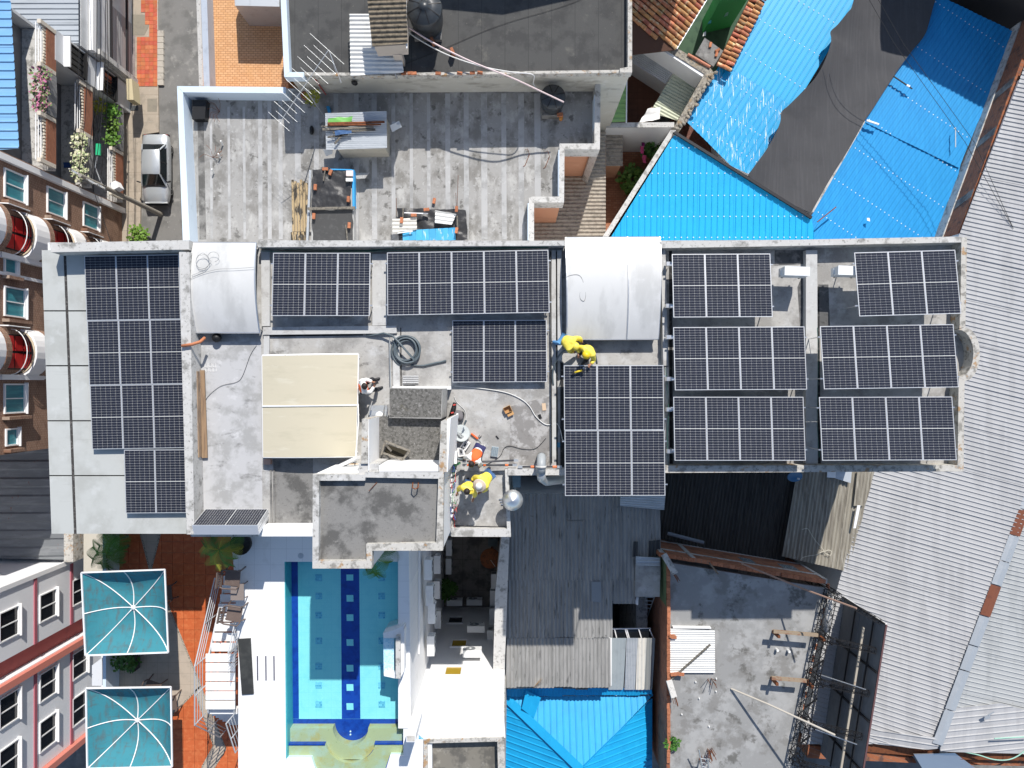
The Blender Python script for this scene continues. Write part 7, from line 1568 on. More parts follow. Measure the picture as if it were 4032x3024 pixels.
mb = MB(); mb.box(-40, XW - .45, -14.34, -13.36, 0, 15.9); obj('recess', mb, pink, h5)
mb = MB(); mb.box(XW - .02, XW + .10, -9.95, -9.72, 0, 16.01); obj('corner_strip', mb, white_clean, h5)
mb = MB(); mb.box(XW - .2, XW + .25, -14.75, -14.40, 0, 15.8); obj('pink_pilaster', mb, M('pilaster_pink', (.62, .22, .17), .8), h5)
mb = MB(); mb.box(XW - .1, XW + .30, -20.35, -20.01, 0, 15.8); obj('pink_pilaster', mb, MATS['pilaster_pink'], h5)
for z in (4.55, 7.55, 10.5):
    for y0, y1 in ((-13.34, -9.96), (-19.99, -14.76)): mb = MB(); mb.box(XW, XW + .06, y0, y1, z - .10, z + .10); obj('pink_belt', mb, M('belt_pink', (.40, .12, .15), .8), h5)
for z in (.2, 3.1, 5.85, 8.75):
    for (y0, y1) in ((-12.35, -11.0), (-16.5, -15.1), (-19.1, -17.6)): winX(h5, XW, y0, y1, z + .1, z + 1.35, glass_dark, fw=.055, bars=1)
# ================================================================== stairs, chairs and plants by the pool
stw = thing('steel_stair', 'white stair with metal railings between pool deck and orange terrace', 'stairs', (-11.2, -10.5, ZT))
tread_m = M('tread_white', (.78, .78, .77), .6)
X0, X1 = -11.85, -10.72
def tread(y, z, x0=X0, x1=X1, d=.32): mb = MB(); mb.box(x0, x1, y - d / 2, y + d / 2, z - .05, z); obj('tread', mb, tread_m, stw)
yA = W(0, 2285, 14.9).y
for k in range(8): tread(yA - .315 * k, 14.85 + .215 * k, X0 + .02 * k)
yB = yA - .315 * 8
for k in range(6): tread(yB - .365 * k - .03, 16.55, X0, X1, .315)
yC = yB - .365 * 6
for k in range(7): tread(yC - .235 * k - .02, 16.3 - .34 * k, X0, X1, .20); mb = MB(); mb.box(X0 + .15, X1, yC - .235 * k + .075, yC - .235 * k + .085, 16.3 - .34 * k - .25, 16.3 - .34 * k - .06); obj('riser', mb, tread_m, stw)
for x in (X0 + .06, X1 - .06):
    mb = MB(); mb.bar((x, yA + .2, 14.6), (x, yB, 16.35), .06, .14); obj('stringer', mb, galv, stw); mb = MB(); mb.bar((x, yB, 16.42), (x, yC, 16.42), .06, .12); obj('stringer', mb, galv, stw); mb = MB(); mb.bar((x, yC, 16.2), (x, yC - 1.6, 13.9), .06, .14); obj('stringer', mb, galv, stw)
rail_m = M('railing_metal', (.56, .57, .58), .4, .5)
def railing(x, segs, posts):
    for dz in (.95, .72, .50, .28):
        mb = MB(); mb.tube([(x, y, z + dz) for (y, z) in segs], .026 if dz > .9 else .016, 6); obj('rail', mb, rail_m, stw)
    for (y, z) in posts: mb = MB(); mb.tube([(x, y, z), (x, y, z + .97)], .022, 6); obj('rail_post', mb, rail_m, stw)
railing(X0 - .02, [(yA + .3, 14.7), (yB, 16.5), (yC, 16.5), (yC - 1.6, 14.2)], [(yA + .25, 14.7), (yA - 1.2, 15.6), (yB, 16.5), (yB - 1.1, 16.5), (yC, 16.5), (yC - .8, 15.3), (yC - 1.6, 14.2)])
railing(X1 + .02, [(yA + .3, 14.7), (yB + .4, 16.3)], [(yA + .25, 14.7), (yA - 1.0, 15.5), (yB + .4, 16.3)])
railing(X1 + .02, [(yC + .05, 16.5), (yC - 1.5, 15.6)], [(yC + .05, 16.5), (yC - .75, 16.0), (yC - 1.5, 15.6)])
for k in range(8): y = yB + .5 - .11 * k; mb = MB(); mb.tube([(X1 + .08, y, 16.5), (X1 + .08, y, 17.4)], .012, 5); obj('baluster', mb, rail_m, stw)

brown_p = M('chair_brown', (.13, .095, .08), .55, layers=[((.17, .13, .11), 4, .5, .7, .5)], var=.15)
def chair_proto():
    t = thing('plastic_chair', 'x', 'chair', (0, 0, 0))
    mb = MB(); mb.obox((0, 0, .42), .46, .44, .03); obj('seat', mb, brown_p, t)
    b = MB(); b.obox((0, .25, .62), .44, .03, .06, 0, -.2); b.obox((0, .31, .84), .46, .03, .07, 0, -.2)
    for k in range(6): b.obox((-.18 + .072 * k, .28, .72), .03, .02, .26, 0, -.25)
    obj('backrest', b, brown_p, t)
    for s in (-1, 1):
        mb = MB(); mb.tube([(s * .24, -.20, .42), (s * .27, -.20, .64), (s * .27, .18, .66), (s * .23, .27, .68)], .022, 6); obj('armrest', mb, brown_p, t)
        for yy in (-.20, .24): mb = MB(); mb.tube([(s * .20, yy * .95, .42), (s * .25, yy * 1.12, 0)], .022, 6); obj('leg', mb, brown_p, t)
    return t
CH = chair_proto(); ch_used = []
def chair(px, py, z, rz, label):
    t = CH if not ch_used else copy_tree(CH); ch_used.append(1)
    t.location = W(px, py, z); t.rotation_euler = (0, 0, rz); t.scale = (1.3, 1.3, 1.15); t['label'] = label; return t
chair(935, 2262, ZD, R(85), 'brown plastic armchair in the shade beside the palm pot')
chair(942, 2400, ZD, R(80), 'brown plastic armchair facing the pool beside the stair landing')
chair(672, 2322, ZT, R(95), 'brown plastic armchair at edge of sunshade between palm and planter')
chair(622, 2690, ZT, R(160), 'dark plastic armchair standing between the two sunshades')
chair(690, 2748, ZT, R(95), 'brown plastic armchair at corner of the sunshade beyond planter')
tb = thing('plastic_table', 'square brown plastic side table between the deck armchairs', 'table', tuple(W(952, 2318, ZD)))
c = W(952, 2318, ZD); mb = MB(); mb.obox(c + Vector((0, 0, .45)), .50, .62, .03); obj('table_top', mb, M('table_taupe', (.24, .20, .18), .5), tb)
for sx in (-1, 1):
    for sy in (-1, 1): mb = MB(); mb.tube([c + Vector((sx * .2, sy * .26, .44)), c + Vector((sx * .23, sy * .29, 0))], .02, 6); obj('leg', mb, brown_p, tb)
def palm(label, px, py, zbase, h, nf, ln, m, seed, droop=.5, pot=None, spread=1.0, m2=None):
    random.seed(seed); p = W(px, py, zbase + h); t = thing('palm', label, 'palm', (p.x, p.y, zbase))
    mb = MB(); mb.tube([(p.x, p.y, zbase), (p.x + .03, p.y, zbase + h * .5), (p.x, p.y, zbase + h)], [.07, .05, .045], 8); obj('trunk', mb, wood_grey, t)
    for k in range(nf):
        a = 2 * math.pi * k / nf + random.uniform(-.3, .3); L_ = ln * random.uniform(.75, 1.1); up = random.uniform(.25, .7); mb = MB()
        d = Vector((math.cos(a), math.sin(a), 0)); sp = []
        for i in range(9):
            s_ = i / 8; sp.append(p + d * L_ * s_ * spread * (.8 + .2 * math.cos(s_ * 2)) + Vector((0, 0, up * L_ * s_ - droop * L_ * s_ * s_ * 1.6)))
        mb.tube(sp, .008, 4)
        for i in range(1, 18):
            s_ = i / 18; q = sp[int(s_ * 8)].lerp(sp[min(int(s_ * 8) + 1, 8)], s_ * 8 % 1); tl = L_ * .46 * math.sin(math.pi * (.15 + .8 * s_))
            for sd in (-1, 1):
                w_ = Vector((-d.y, d.x, 0)) * sd; e = q + (w_ * .75 + d * .65).normalized() * tl + Vector((0, 0, -.25 * tl)); n_ = d * .013
                mb.add([q - n_, q + n_, e + n_ * .3, e - n_ * .3], [(0, 1, 2, 3)])
        obj('frond', mb, m if (k % 3 or not m2) else m2, t)
    if pot: mb = MB(); mb.lathe((p.x + pot[0], p.y + pot[1], zbase), [(.24, 0), (.36, .3), (.40, .55), (.37, .55), (.33, .45), (.01, .44)], 20); obj('pot', mb, black, t, smooth=True)
    return t
palm('yellow green palm beside black pot at stair head by the deck', 862, 2165, ZD, 1.3, 13, .95, plant, 3, .7, (.50, .02), 1.0, plant_yel)
palm('dark spiky palm on the terrace corner below the hotel wall', 420, 2185, ZT, 1.6, 13, .95, plant, 4, .5)
palm('smaller dark palm tucked behind the terrace corner palm', 440, 2135, ZT, 1.2, 11, .9, plant, 9, .5)
palm('palm with green fronds reaching out below the stair tower', 1478, 2190, ZD, 2.4, 10, .95, plant, 6, .5)
leafy('planter_bush', 'dark green bush in a square planter between the sunshades', 'plant', W(492, 2600, ZT + .6), .5, 160, plant, .2, .8, stem=ZT)
mb = MB(); mb.prism(WP([(505, 2585), (530, 2585), (530, 2645), (505, 2645)], ZT + .45), ZT); obj('planter_box', mb, M('planter_dark', (.05, .05, .055), .7), None, label='dark square planter box between the two sunshades', cat='planter')
mb = MB(); mb.prism(WP([(362, 2620), (402, 2590), (402, 2700), (362, 2700)], ZT - .2), 6); obj('decor_panel', mb, M('panel_speckled', (.62, .64, .66), .7, layers=[((.05, .05, .06), 7, .66, .7, .9)]), None, label='white speckled wall panel at the street edge of terrace', cat='panel')

# ================================================================== loose things on the hotel roof
random.seed(21)
hc = W(1603, 1380, ZR)
pts = []
for k in range(0, 330):
    a = k * 2 * math.pi / 48; turn = k / 48; r = .35 + .18 * ((turn * .37) % 1) + .02 * math.sin(turn * 5); pts.append((hc.x + r * math.cos(a) + .03 * math.sin(turn * 2), hc.y + r * math.sin(a) * 1.02 + .03 * math.cos(turn * 3), ZR + .05 + .055 * int(turn / 2.2) + .01 * math.sin(a * 3)))
tail = [W(1572, 1350, ZR + .35), W(1545, 1322, ZR + .25), W(1510, 1312, ZR + .2), W(1460, 1322, ZR + .06), W(1442, 1318, ZR + .06)]
head = [W(1757, 1420, ZR + .05), W(1720, 1428, ZR + .05), W(1668, 1440, ZR + .05), W(1620, 1438, ZR + .05)]
mb = MB(); mb.tube(head + pts + tail, .037, 8); obj('hose_coil', mb, hose, None, smooth=True, label='thick grey corrugated hose coiled on the roof beside a panel row', cat='hose')
squiggle('black_conduit', 'thick dark conduit arching between two workers in yellow', 'conduit', [(2178, 1516, ZR + .1), (2176, 1470, ZR + .2), (2190, 1420, ZR + .35), (2215, 1385, ZR + .6), (2260, 1364, ZR + .8), (2305, 1368, ZR + .8), (2340, 1392, ZR + .6), (2350, 1432, ZR + .4)], .035, hose, ZR)
for (x, y, yb, lab) in ((2168, 990, 1825, 'dark cable running along the beam beside the five-panel row'), (1534, 1330, 1535, 'thin blue grey conduit lying beside the coiled hose')):
    mb = MB(); mb.tube([W(x, y, ZR + .16), W(x + 2, (y + yb) / 2, ZR + .16), W(x + 4, yb, ZR + .16)], .022, 6); obj('conduit', mb, pvc_grey if x < 2000 else cable_black, None, label=lab, cat='conduit')
squiggle('white_cable', 'white cable snaking over the worn roof to the panel double row', 'cable', [(1790, 1520), (1900, 1530), (1990, 1545), (2050, 1570), (2085, 1600), (2110, 1640), (2150, 1672), (2190, 1668), (2205, 1690), (2215, 1735)], .016, cable_white, ZR + .04)
squiggle('white_cable', 'thin white cable running past the satellite dish', 'cable', [(1788, 1560), (1800, 1585), (1828, 1612), (1836, 1640), (1832, 1670), (1830, 1690)], .008, cable_white, ZR + .03)
squiggle('thin_cable', 'thin dark cable on the worn roof by the pipes', 'cable', [(1905, 1835), (1965, 1800), (1985, 1765), (2010, 1756), (2060, 1768), (2110, 1765), (2150, 1725)], .009, cable_black, ZR + .03)
squiggle('thin_cable', 'thin dark cable trailing on the pale terrace screed', 'cable', [(1010, 1360), (985, 1400), (955, 1480), (930, 1505), (870, 1520), (820, 1560), (800, 1600)], .007, cable_black, ZR + .03)
squiggle('green_wire', 'thin green wire along the gap east of the double row', 'wire', [(2620, 1450, 18.7), (2628, 1530, 18.7), (2632, 1620, 18.7), (2628, 1720, 18.7), (2632, 1850, 18.7)], .010, green_cable, ZR)
squiggle('green_wire', 'thin green wire beside the four-panel row at the round bay', 'wire', [(3218, 1290, 18.9), (3222, 1400, 18.8), (3220, 1500, 18.8), (3218, 1660, 18.8), (3226, 1800, 18.8)], .010, green_cable, ZR)
for k, dy in enumerate((0, 5, 10)):
    mb = MB(); mb.tube([W(1024, 978 + dy, ZR + .3), W(1200, 984 + dy, ZR + .2), W(1450, 985 + dy * .5, ZR + .25), W(1560, 976 + dy, ZR + .3), W(2160, 972 + dy * .3, ZR + .35)], .012, 5); obj('wall_cable', mb, green_cable if k != 1 else cable_black, None, label='dark cable strung along the north parapet', cat='cable', group='cables along the north parapet')
orp = M('orange_coupler', (.80, .16, .03), .5)
def conduit(label, pts, bands):
    P = [W(*p) for p in pts]; c = P[0]; t = thing('conduit', label, 'conduit', (c.x, c.y, ZR))
    mb = MB(); mb.tube(P, .035, 8); obj('tube', mb, M('conduit_dark', (.06, .06, .068), .4), t, smooth=True)
    for (a, b) in bands: mb = MB(); mb.tube([P[0].lerp(P[-1], a), P[0].lerp(P[-1], b)], .042, 8); obj('coupler', mb, orp, t)
    for s_ in (.02, .985): mb = MB(); q = P[0].lerp(P[-1], s_); mb.obox(q, .16, .09, .09); obj('fitting', mb, galv, t)
conduit('dark metal conduit with orange couplers across the roof', [(1826, 1831, ZR + .35), (2030, 1831, ZR + .35)], [(.03, .09), (.38, .43), (.80, .86)])
conduit('dark metal conduit without couplers above the orange banded one', [(1826, 1816, ZR + .45), (1900, 1818, ZR + .45), (2035, 1812, ZR + .45)], [])
conduit('short conduit with orange coupler beside the big elbow pipe', [(2045, 1838, ZR + .4), (2205, 1838, ZR + .4)], [(.28, .36), (.82, .92)])
bp = thing('elbow_duct', 'thick grey elbow duct bending over the parapet edge', 'duct', tuple(W(2130, 1840, ZR)))
mb = MB(); mb.tube([W(2132, 1798, ZR + .05), W(2132, 1802, ZR + .55), W(2131, 1830, ZR + .75), W(2130, 1862, ZR + .7)], .165, 14); obj('pipe', mb, pvc_grey, bp, smooth=True)
mb = MB(); mb.tube([W(2130, 1834, ZR + .75), W(2130, 1842, ZR + .75)], .195, 14); obj('collar', mb, coping, bp, smooth=True)
mb = MB(); mb.tube([W(2130, 1862, ZR + .68), W(2132, 1882, ZR + .3), W(2150, 1896, ZR - .1), W(2230, 1886, ZR - .3)], .16, 14); obj('pipe', mb, galv, bp, smooth=True)
vc = thing('vent_cowl', 'pale metal cone cowl on a vent pipe beside the annex roof', 'vent', tuple(W(2030, 1960, 11)))
c = W(2018, 1969, 19.0); mb = MB(); mb.lathe(c, [(.37, 0), (.372, .02), (.2, .13), (.02, .25)], 32); obj('cone', mb, alu, vc, smooth=True)
mb = MB(); mb.tube([(c.x, c.y, 10.9), (c.x, c.y, 19.02)], .12, 12); obj('pipe', mb, galv, vc, smooth=True)
mb = MB(); mb.prism(WP([(2016, 1872), (2050, 1872), (2050, 1920), (2020, 1920)], 17.8), 10.9); obj('duct_box', mb, M('box_blue_grey', (.12, .2, .26), .6), None, label='blue grey metal box in the gap beside the annex', cat='box')
for (x, y) in ((2636, 1040), (2634, 1205), (2636, 1328), (2636, 1492), (2636, 1612), (2638, 1776)):
    t = thing('junction_bracket', 'shiny metal bracket at the panel rail end by the roof beam', 'bracket', tuple(W(x, y, 18.5)), 'brackets at the rail ends'); p = W(x, y, 18.75)
    mb = MB(); mb.obox(p, .24, .14, .22); obj('box', mb, alu, t); mb = MB(); mb.bar(p + Vector((.05, 0, .1)), p + Vector((.28, 0, .25)), .06, .05); obj('arm', mb, alu, t)
# DIRECTV dish
dd = thing('satellite_dish', 'pale grey satellite dish with dark lettering lying by the tower', 'satellite dish', tuple(W(1815, 1705, ZR)))
ds_m = M('dish_grey', (.40, .43, .43), .5); c = W(1816, 1706, ZR + .28); axd = Vector((.25, .25, .93)).normalized()
mb = MB(); mb.lathe(c, [(.05, -.03), (.30, .0), (.315, .02), (.30, .022), (.18, -.005), (.01, -.02)], 32, tuple(axd)); obj('reflector', mb, ds_m, dd, smooth=True)
mb = MB(); mb.tube([c, c + Vector((.05, .05, -.26))], .03, 6); obj('stand', mb, galv, dd)
mb = MB(); mb.bar(c + Vector((.10, .28, .02)), c + Vector((.16, .38, .28)), .03); obj('arm', mb, galv, dd); mb = MB(); mb.tube([c + Vector((.13, .33, .26)), c + Vector((.20, .48, .30))], .035, 8); obj('receiver', mb, hose, dd)
qd = Vector((0, 0, 1)).rotation_difference(axd).to_matrix().to_4x4()
ink = M('dish_ink', (.06, .065, .07), .6)
fc = bpy.data.curves.new('lettering', 'FONT'); fc.body = 'DIRECTV'; fc.size = .085; fc.align_x = 'CENTER'; fc.extrude = .001
fc.materials.append(ink); tmp = bpy.data.objects.new('lettering', fc); COL.objects.link(tmp); bpy.context.view_layer.update()
lme = bpy.data.meshes.new_from_object(tmp.evaluated_get(bpy.context.evaluated_depsgraph_get())); bpy.data.objects.remove(tmp)
fo = bpy.data.objects.new('lettering', lme); COL.objects.link(fo); fo.parent = dd
fo.matrix_local = Matrix.Translation(c + axd * .022 - ORG[dd.name]) @ qd @ Matrix.Rotation(R(142), 4, 'Z') @ Matrix.Translation((0.02, .03, 0)); ORG[fo.name] = c
lm = MB(); L_ = Matrix.Translation(c + axd * .022) @ qd @ Matrix.Rotation(R(142), 4, 'Z')
o1 = [(.13 * math.cos(a) - .01, .12 + .055 * math.sin(a)) for a in [math.pi * .15 + k * math.pi * .95 / 12 for k in range(13)]]; o2 = [(.06 + .10 * math.cos(a), .10 + .05 * math.sin(a)) for a in [math.pi * .2 + k * math.pi * .8 / 10 for k in range(11)]]
lm.add([L_ @ Vector((x, y, 0)) for x, y in [(-.14, .11), (-.10, .17), (-.02, .19), (.05, .17), (-.04, .155), (-.09, .115)]], [(0, 1, 2, 3, 4, 5)])
lm.add([L_ @ Vector((x, y, 0)) for x, y in [(-.06, .115), (.02, .16), (.10, .17), (.15, .15), (.13, .115)]], [(0, 1, 2, 3, 4)])
obj('swoosh_mark', lm, ink, dd)
def gear(name, label, cat, parts, loc):
    t = thing(name, label, cat, loc)
    for (nm, mb, m) in parts: obj(nm, mb, m, t, smooth=nm in ('strap', 'roll', 'grip', 'body'))
    return t
b1 = MB(); b1.tube([W(1791, 1585, ZR + .16), W(1787, 1605, ZR + .16), W(1777, 1645, ZR + .16)], [.06, .09, .11], 10); b2 = MB(); b2.obox(W(1789, 1594, ZR + .27), .10, .05, .02, .2); b2.obox(W(1781, 1625, ZR + .28), .10, .05, .02, .2)
gear('tool_bag', 'long black tool bag with red patches beside the grey block', 'bag', [('body', b1, black), ('patch', b2, M('paint_red2', (.5, .06, .05), .6))], tuple(W(1785, 1615, ZR)))
b1 = MB(); b1.blob(W(1806, 1636, ZR + .16), .17, .19, .17, 12, 8, .5); b2 = MB(); b2.tube([W(1800, 1628, ZR + .33), W(1802, 1648, ZR + .32)], .04, 6); b3 = MB(); b3.blob(W(1820, 1634, ZR + .12), .09, .13, .12, 10, 6, .5)
gear('backpack', 'grey and black backpack dropped beside the long tool bag', 'backpack', [('body', b1, M('bag_grey', (.14, .13, .135), .8)), ('strap', b2, cloth_white), ('pocket', b3, black)], tuple(W(1806, 1636, ZR)))
b1 = MB(); cgr = W(1785, 1660, ZR + .05); b1.tube([cgr + Vector((.09 * math.cos(a), .09 * math.sin(a), 0)) for a in [k * 6.283 / 16 for k in range(17)]], .035, 8); gear('green_tape', 'bright green cable roll beside the backpack', 'cable roll', [('roll', b1, M('roll_green', (.03, .42, .16), .5))], tuple(W(1785, 1660, ZR)))
b1 = MB(); cc = W(1999, 1612, ZR)
for (dx, dy, sx, sy) in ((0, .11, .26, .012), (0, -.11, .26, .012), (.13, 0, .012, .22), (-.13, 0, .012, .22)): b1.obox(cc + Matrix.Rotation(.45, 3, 'Z') @ Vector((dx, dy, .08)), sx, sy, .16, .45)
b1.obox(cc + Vector((0, 0, .006)), .26, .22, .012, .45); b2 = MB(); b2.obox(cc + Matrix.Rotation(.45, 3, 'Z') @ Vector((.02, -.19, .10)), .24, .13, .01, .45, -.3)
gear('cardboard_box', 'small open cardboard box standing on the worn roof', 'box', [('box', b1, M('cardboard', (.46, .27, .12), .9)), ('flap', b2, M('cardboard', (.46, .27, .12), .9))], tuple(cc))
b1 = MB(); cc = W(1948, 1778, ZR + .05); b1.obox(cc, .25, .36, .08, -.13); b2 = MB()
for i in range(4):
    for j in range(5): b2.obox(cc + Matrix.Rotation(-.13, 3, 'Z') @ Vector((-.09 + .06 * i, -.13 + .066 * j, .042)), .05, .055, .01, -.13)
gear('parts_organiser', 'translucent grey parts organiser lying open on the roof', 'organiser', [('tray', b1, M('tray_grey', (.42, .47, .50), .4)), ('compartment', b2, M('tray_dim', (.20, .25, .28), .3))], tuple(W(1948, 1778, ZR)))
for k, (x, y, a) in enumerate(((1832, 1752, -.6), (1816, 1778, .15))):
    b1 = MB(); cc = W(x, y, ZR + .07); b1.obox(cc, .24, .34, .12, a); b2 = MB(); b2.obox(cc + Vector((0, 0, .065)), .15, .24, .01, a); b3 = MB(); b3.obox(cc + Vector((0, 0, .072)), .06, .12, .01, a)
    gear('meter_case', ('white framed meter case beside the satellite dish', 'white framed meter case next to the orange vested worker')[k], 'meter case', [('case', b1, cloth_white), ('panel', b2, M('meter_grey', (.3, .31, .33), .5)), ('screen', b3, glass_dark)], tuple(W(x, y, ZR)))
b1 = MB(); b1.tube([W(1855, 1707, ZR + .06), W(1882, 1728, ZR + .06)], .035, 8); b2 = MB(); b2.tube([W(1882, 1728, ZR + .05), W(1896, 1741, ZR + .05)], .014, 6); b3 = MB(); b3.tube([W(1883, 1726, ZR + .05), W(1888, 1712, ZR + .05)], .012, 5); b3.tube([W(1886, 1726, ZR + .05), W(1896, 1716, ZR + .05)], .012, 5)
gear('caulking_gun', 'orange caulking gun lying between dish and worker', 'caulking gun', [('cartridge', b1, orange), ('rod', b2, galv), ('handle', b3, black)], tuple(W(1875, 1722, ZR)))
b1 = MB(); b1.obox(W(1788, 1744, ZR + .04), .06, .30, .05, -.45); gear('spirit_level', 'short yellow spirit level leaning near the white tower wall', 'spirit level', [('body', b1, M('tool_yellow', (.75, .55, .03), .5))], tuple(W(1788, 1744, ZR)))
b1 = MB(); cc = W(1897, 1762, ZR + .09); b1.obox(cc, .22, .20, .16, -.15); gear('cardboard_box', 'pale square box casting shadow behind the orange vested worker', 'box', [('box', b1, M('box_pale', (.60, .60, .57), .8))], tuple(W(1897, 1762, ZR)))
for (x, y, a, lab, m_, sx, sy) in ((2142, 1602, .1, 'small tan paper label lying near the double row', M('paper_tan', (.62, .46, .32), .9), .14, .26), (1958, 1722, .7, 'curled dark metal clip on the worn roof', dark_metal, .05, .14), (2126, 1640, .3, 'black work glove lying beside white cable', black, .10, .16), (2200, 1752, 0, 'blue plastic piece under the double row edge', M('piece_blue', (.1, .3, .45), .5), .10, .18)):
    mb = MB(); mb.obox(W(x, y, ZR + .015), sx, sy, .02, a); obj('litter', mb, m_, None, label=lab, cat='litter')
# conduits sheaf and bench by the grey block
for k in range(4): mb = MB(); mb.tube([W(1586, 1482 + k * 8, ZR + .06), W(1648, 1482 + k * 8, ZR + .06)], .03, 7); obj('pipe_offcut', mb, M('pipe_chrome', (.6, .6, .6), .35, .4), None, label='short bright pipe offcut bundled by the grey block', cat='pipe', group='pipe offcuts by the grey block')
mb = MB(); mb.obox(W(1612, 1522, ZR + .35), .42, .08, .06); mb.obox(W(1595, 1526, ZR + .17), .06, .08, .34); mb.obox(W(1634, 1526, ZR + .17), .06, .08, .34); obj('small_trestle', mb, black, None, label='small black trestle at the grey block kerb', cat='trestle')
# plank, pipe and lamp on the terrace
pk = thing('long_plank', 'long brown plank laid along the terrace wall', 'plank', tuple(W(798, 1640, ZR)))
mb = MB(); mb.bar(W(788, 1458, ZR + .1), W(800, 1803, ZR + .1), .32, .05); obj('board', mb, M('plank_brown', (.30, .20, .12), .85, layers=[((.18, .12, .08), (12, .8, 4), .45, .62, .8), ((.40, .29, .19), (8, 1, 3), .55, .7, .5)]), pk)
mb = MB(); mb.bar(W(778, 1462, ZR + .3), W(786, 1800, ZR + .3), .05, .2); obj('edge_board', mb, wood, pk)
mb = MB(); mb.tube([W(716, 1362, 19.1), W(756, 1356, 19.1), W(788, 1346, 19.0), W(806, 1330, 18.8)], .055, 8); obj('clay_spout', mb, M('clay_spout', (.46, .17, .08), .7), None, smooth=True, label='rusty orange drain spout over the dividing wall', cat='spout')
mb = MB(); mb.blob(W(853, 1330, ZR + .2), .17, .17, .15, 14, 8); obj('dome_lamp', mb, black, None, smooth=True, label='black dome camera under the arched canopy edge', cat='camera')
for (x, y) in ((1372, 852), (850, 1430)): pass
st5 = thing('faucet_marks', 'x', 'x', (0, 0, 0)); bpy.data.objects.remove(st5)
for (x, y) in ((812, 1438), (828, 1438), (844, 1438), (815, 1456), (832, 1456), (846, 1456)):
    mb = MB(); p = W(x, y, ZR + .012); mb.tube([p + Vector((sx * .05, sy * .06, 0)) for sx, sy in ((-1, -1), (1, -1), (1, 1), (-1, 1), (-1, -1))], .008, 4); obj('chalk_square', mb, cloth_white, None, label='small white painted square outline on terrace screed', cat='marking', group='painted squares on terrace')
# wall of cables and instruments on the tower's east face
cb = thing('cable_board', 'tangle of coloured cables and terminals on the white tower wall', 'cable board', tuple(W(1780, 1950, ZR)))
cols = [M('wire_%d' % k, c_, .6) for k, c_ in enumerate(((.5, .05, .04), (.05, .08, .4), (.65, .64, .62), (.06, .3, .12), (.03, .03, .03)))]
for k in range(46):
    y = random.uniform(1850, 2060); mb = MB(); p = W(1782 + random.uniform(-4, 10), y, ZR + random.uniform(.1, 1.3)); mb.tube([p, p + Vector((random.uniform(-.05, .12), random.uniform(-.2, .2), random.uniform(-.15, .15))), p + Vector((random.uniform(-.05, .12), random.uniform(-.3, .3), random.uniform(-.3, .2)))], .009, 4); obj('wire', mb, cols[k % 5], cb)
for k in range(9): mb = MB(); mb.obox(W(1778 + 3 * (k % 2), 1870 + k * 20, ZR + .5), .08, .10, .14); obj('terminal', mb, white_clean, cb)
mb = MB(); mb.obox(W(1782, 1800, ZR + .5), .35, .4, .7); obj('cabinet', mb, white, cb)
vb = MB(); vb.tube([W(1800, 1806, ZR + .7), W(1826, 1812, ZR + .5)], .05, 8); obj('conduit_elbow', vb, hose, None, smooth=True, label='dark grey conduit elbow at the cabinet', cat='conduit elbow')
gbt = MB(); gbt.tube([W(1788, 1832, ZR + .4), W(1812, 1822, ZR + .5)], [.06, .04], 8); obj('green_bottle', gbt, M('bottle_green', (.12, .45, .2), .2), None, smooth=True, label='green bottle wedged beside the cabinet', cat='bottle')
mb = MB(); mb.tube([W(1780, 1962, ZR + .06), W(1788, 2070, ZR + .06), W(1990, 2076, ZR + .06)], .02, 6); obj('floor_pipe', mb, dark_metal, None, label='thin dark pipe along the annex floor edge', cat='pipe')
mb = MB(); mb.tube([W(1996, 1870, ZR + .3), W(2000, 2066, ZR + .3)], .03, 6); obj('edge_pipe', mb, dark_metal, None, label='dark handrail pipe along the annex parapet', cat='pipe')
for k in range(3): mb = MB(); mb.obox(W(1975 + 4 * k, 1965 + 10 * k, ZR + .03), .18, .04, .03, .1); obj('metal_clip', mb, alu, None, label='small shiny metal clip near the annex parapet', cat='clip', group='clips near the annex parapet')
mb = MB(); mb.obox(W(1055, 1818, ZR + .1), .24, .18, .2); obj('clay_block', mb, M('block_pinkish', (.50, .32, .25), .9), None, label='pinkish clay block under the cream canopy edge', cat='block')
# power tool on the panel
b1 = MB(); b1.tube([W(2262, 1467, 19.12), W(2292, 1458, 19.14)], .035, 8); b2 = MB(); b2.lathe(W(2258, 1468, 19.12), [(.06, 0), (.06, .02)], 12); b3 = MB(); b3.obox(W(2294, 1462, 19.13), .10, .08, .07, .3)
gear('angle_grinder', 'yellow cordless grinder lying on the panel beside a worker', 'power tool', [('body', b1, M('tool_yellow', (.75, .55, .03), .5)), ('disc', b2, black), ('battery', b3, black)], tuple(W(2278, 1464, 19.08)))
b1 = MB(); b1.lathe(W(2299, 1450, 19.1), [(.035, 0), (.035, .02), (.022, .02), (.022, 0)], 14); gear('tape_roll', 'small white tape roll on the panel frame', 'tape roll', [('ring', b1, cloth_white)], tuple(W(2299, 1450, 19.08)))

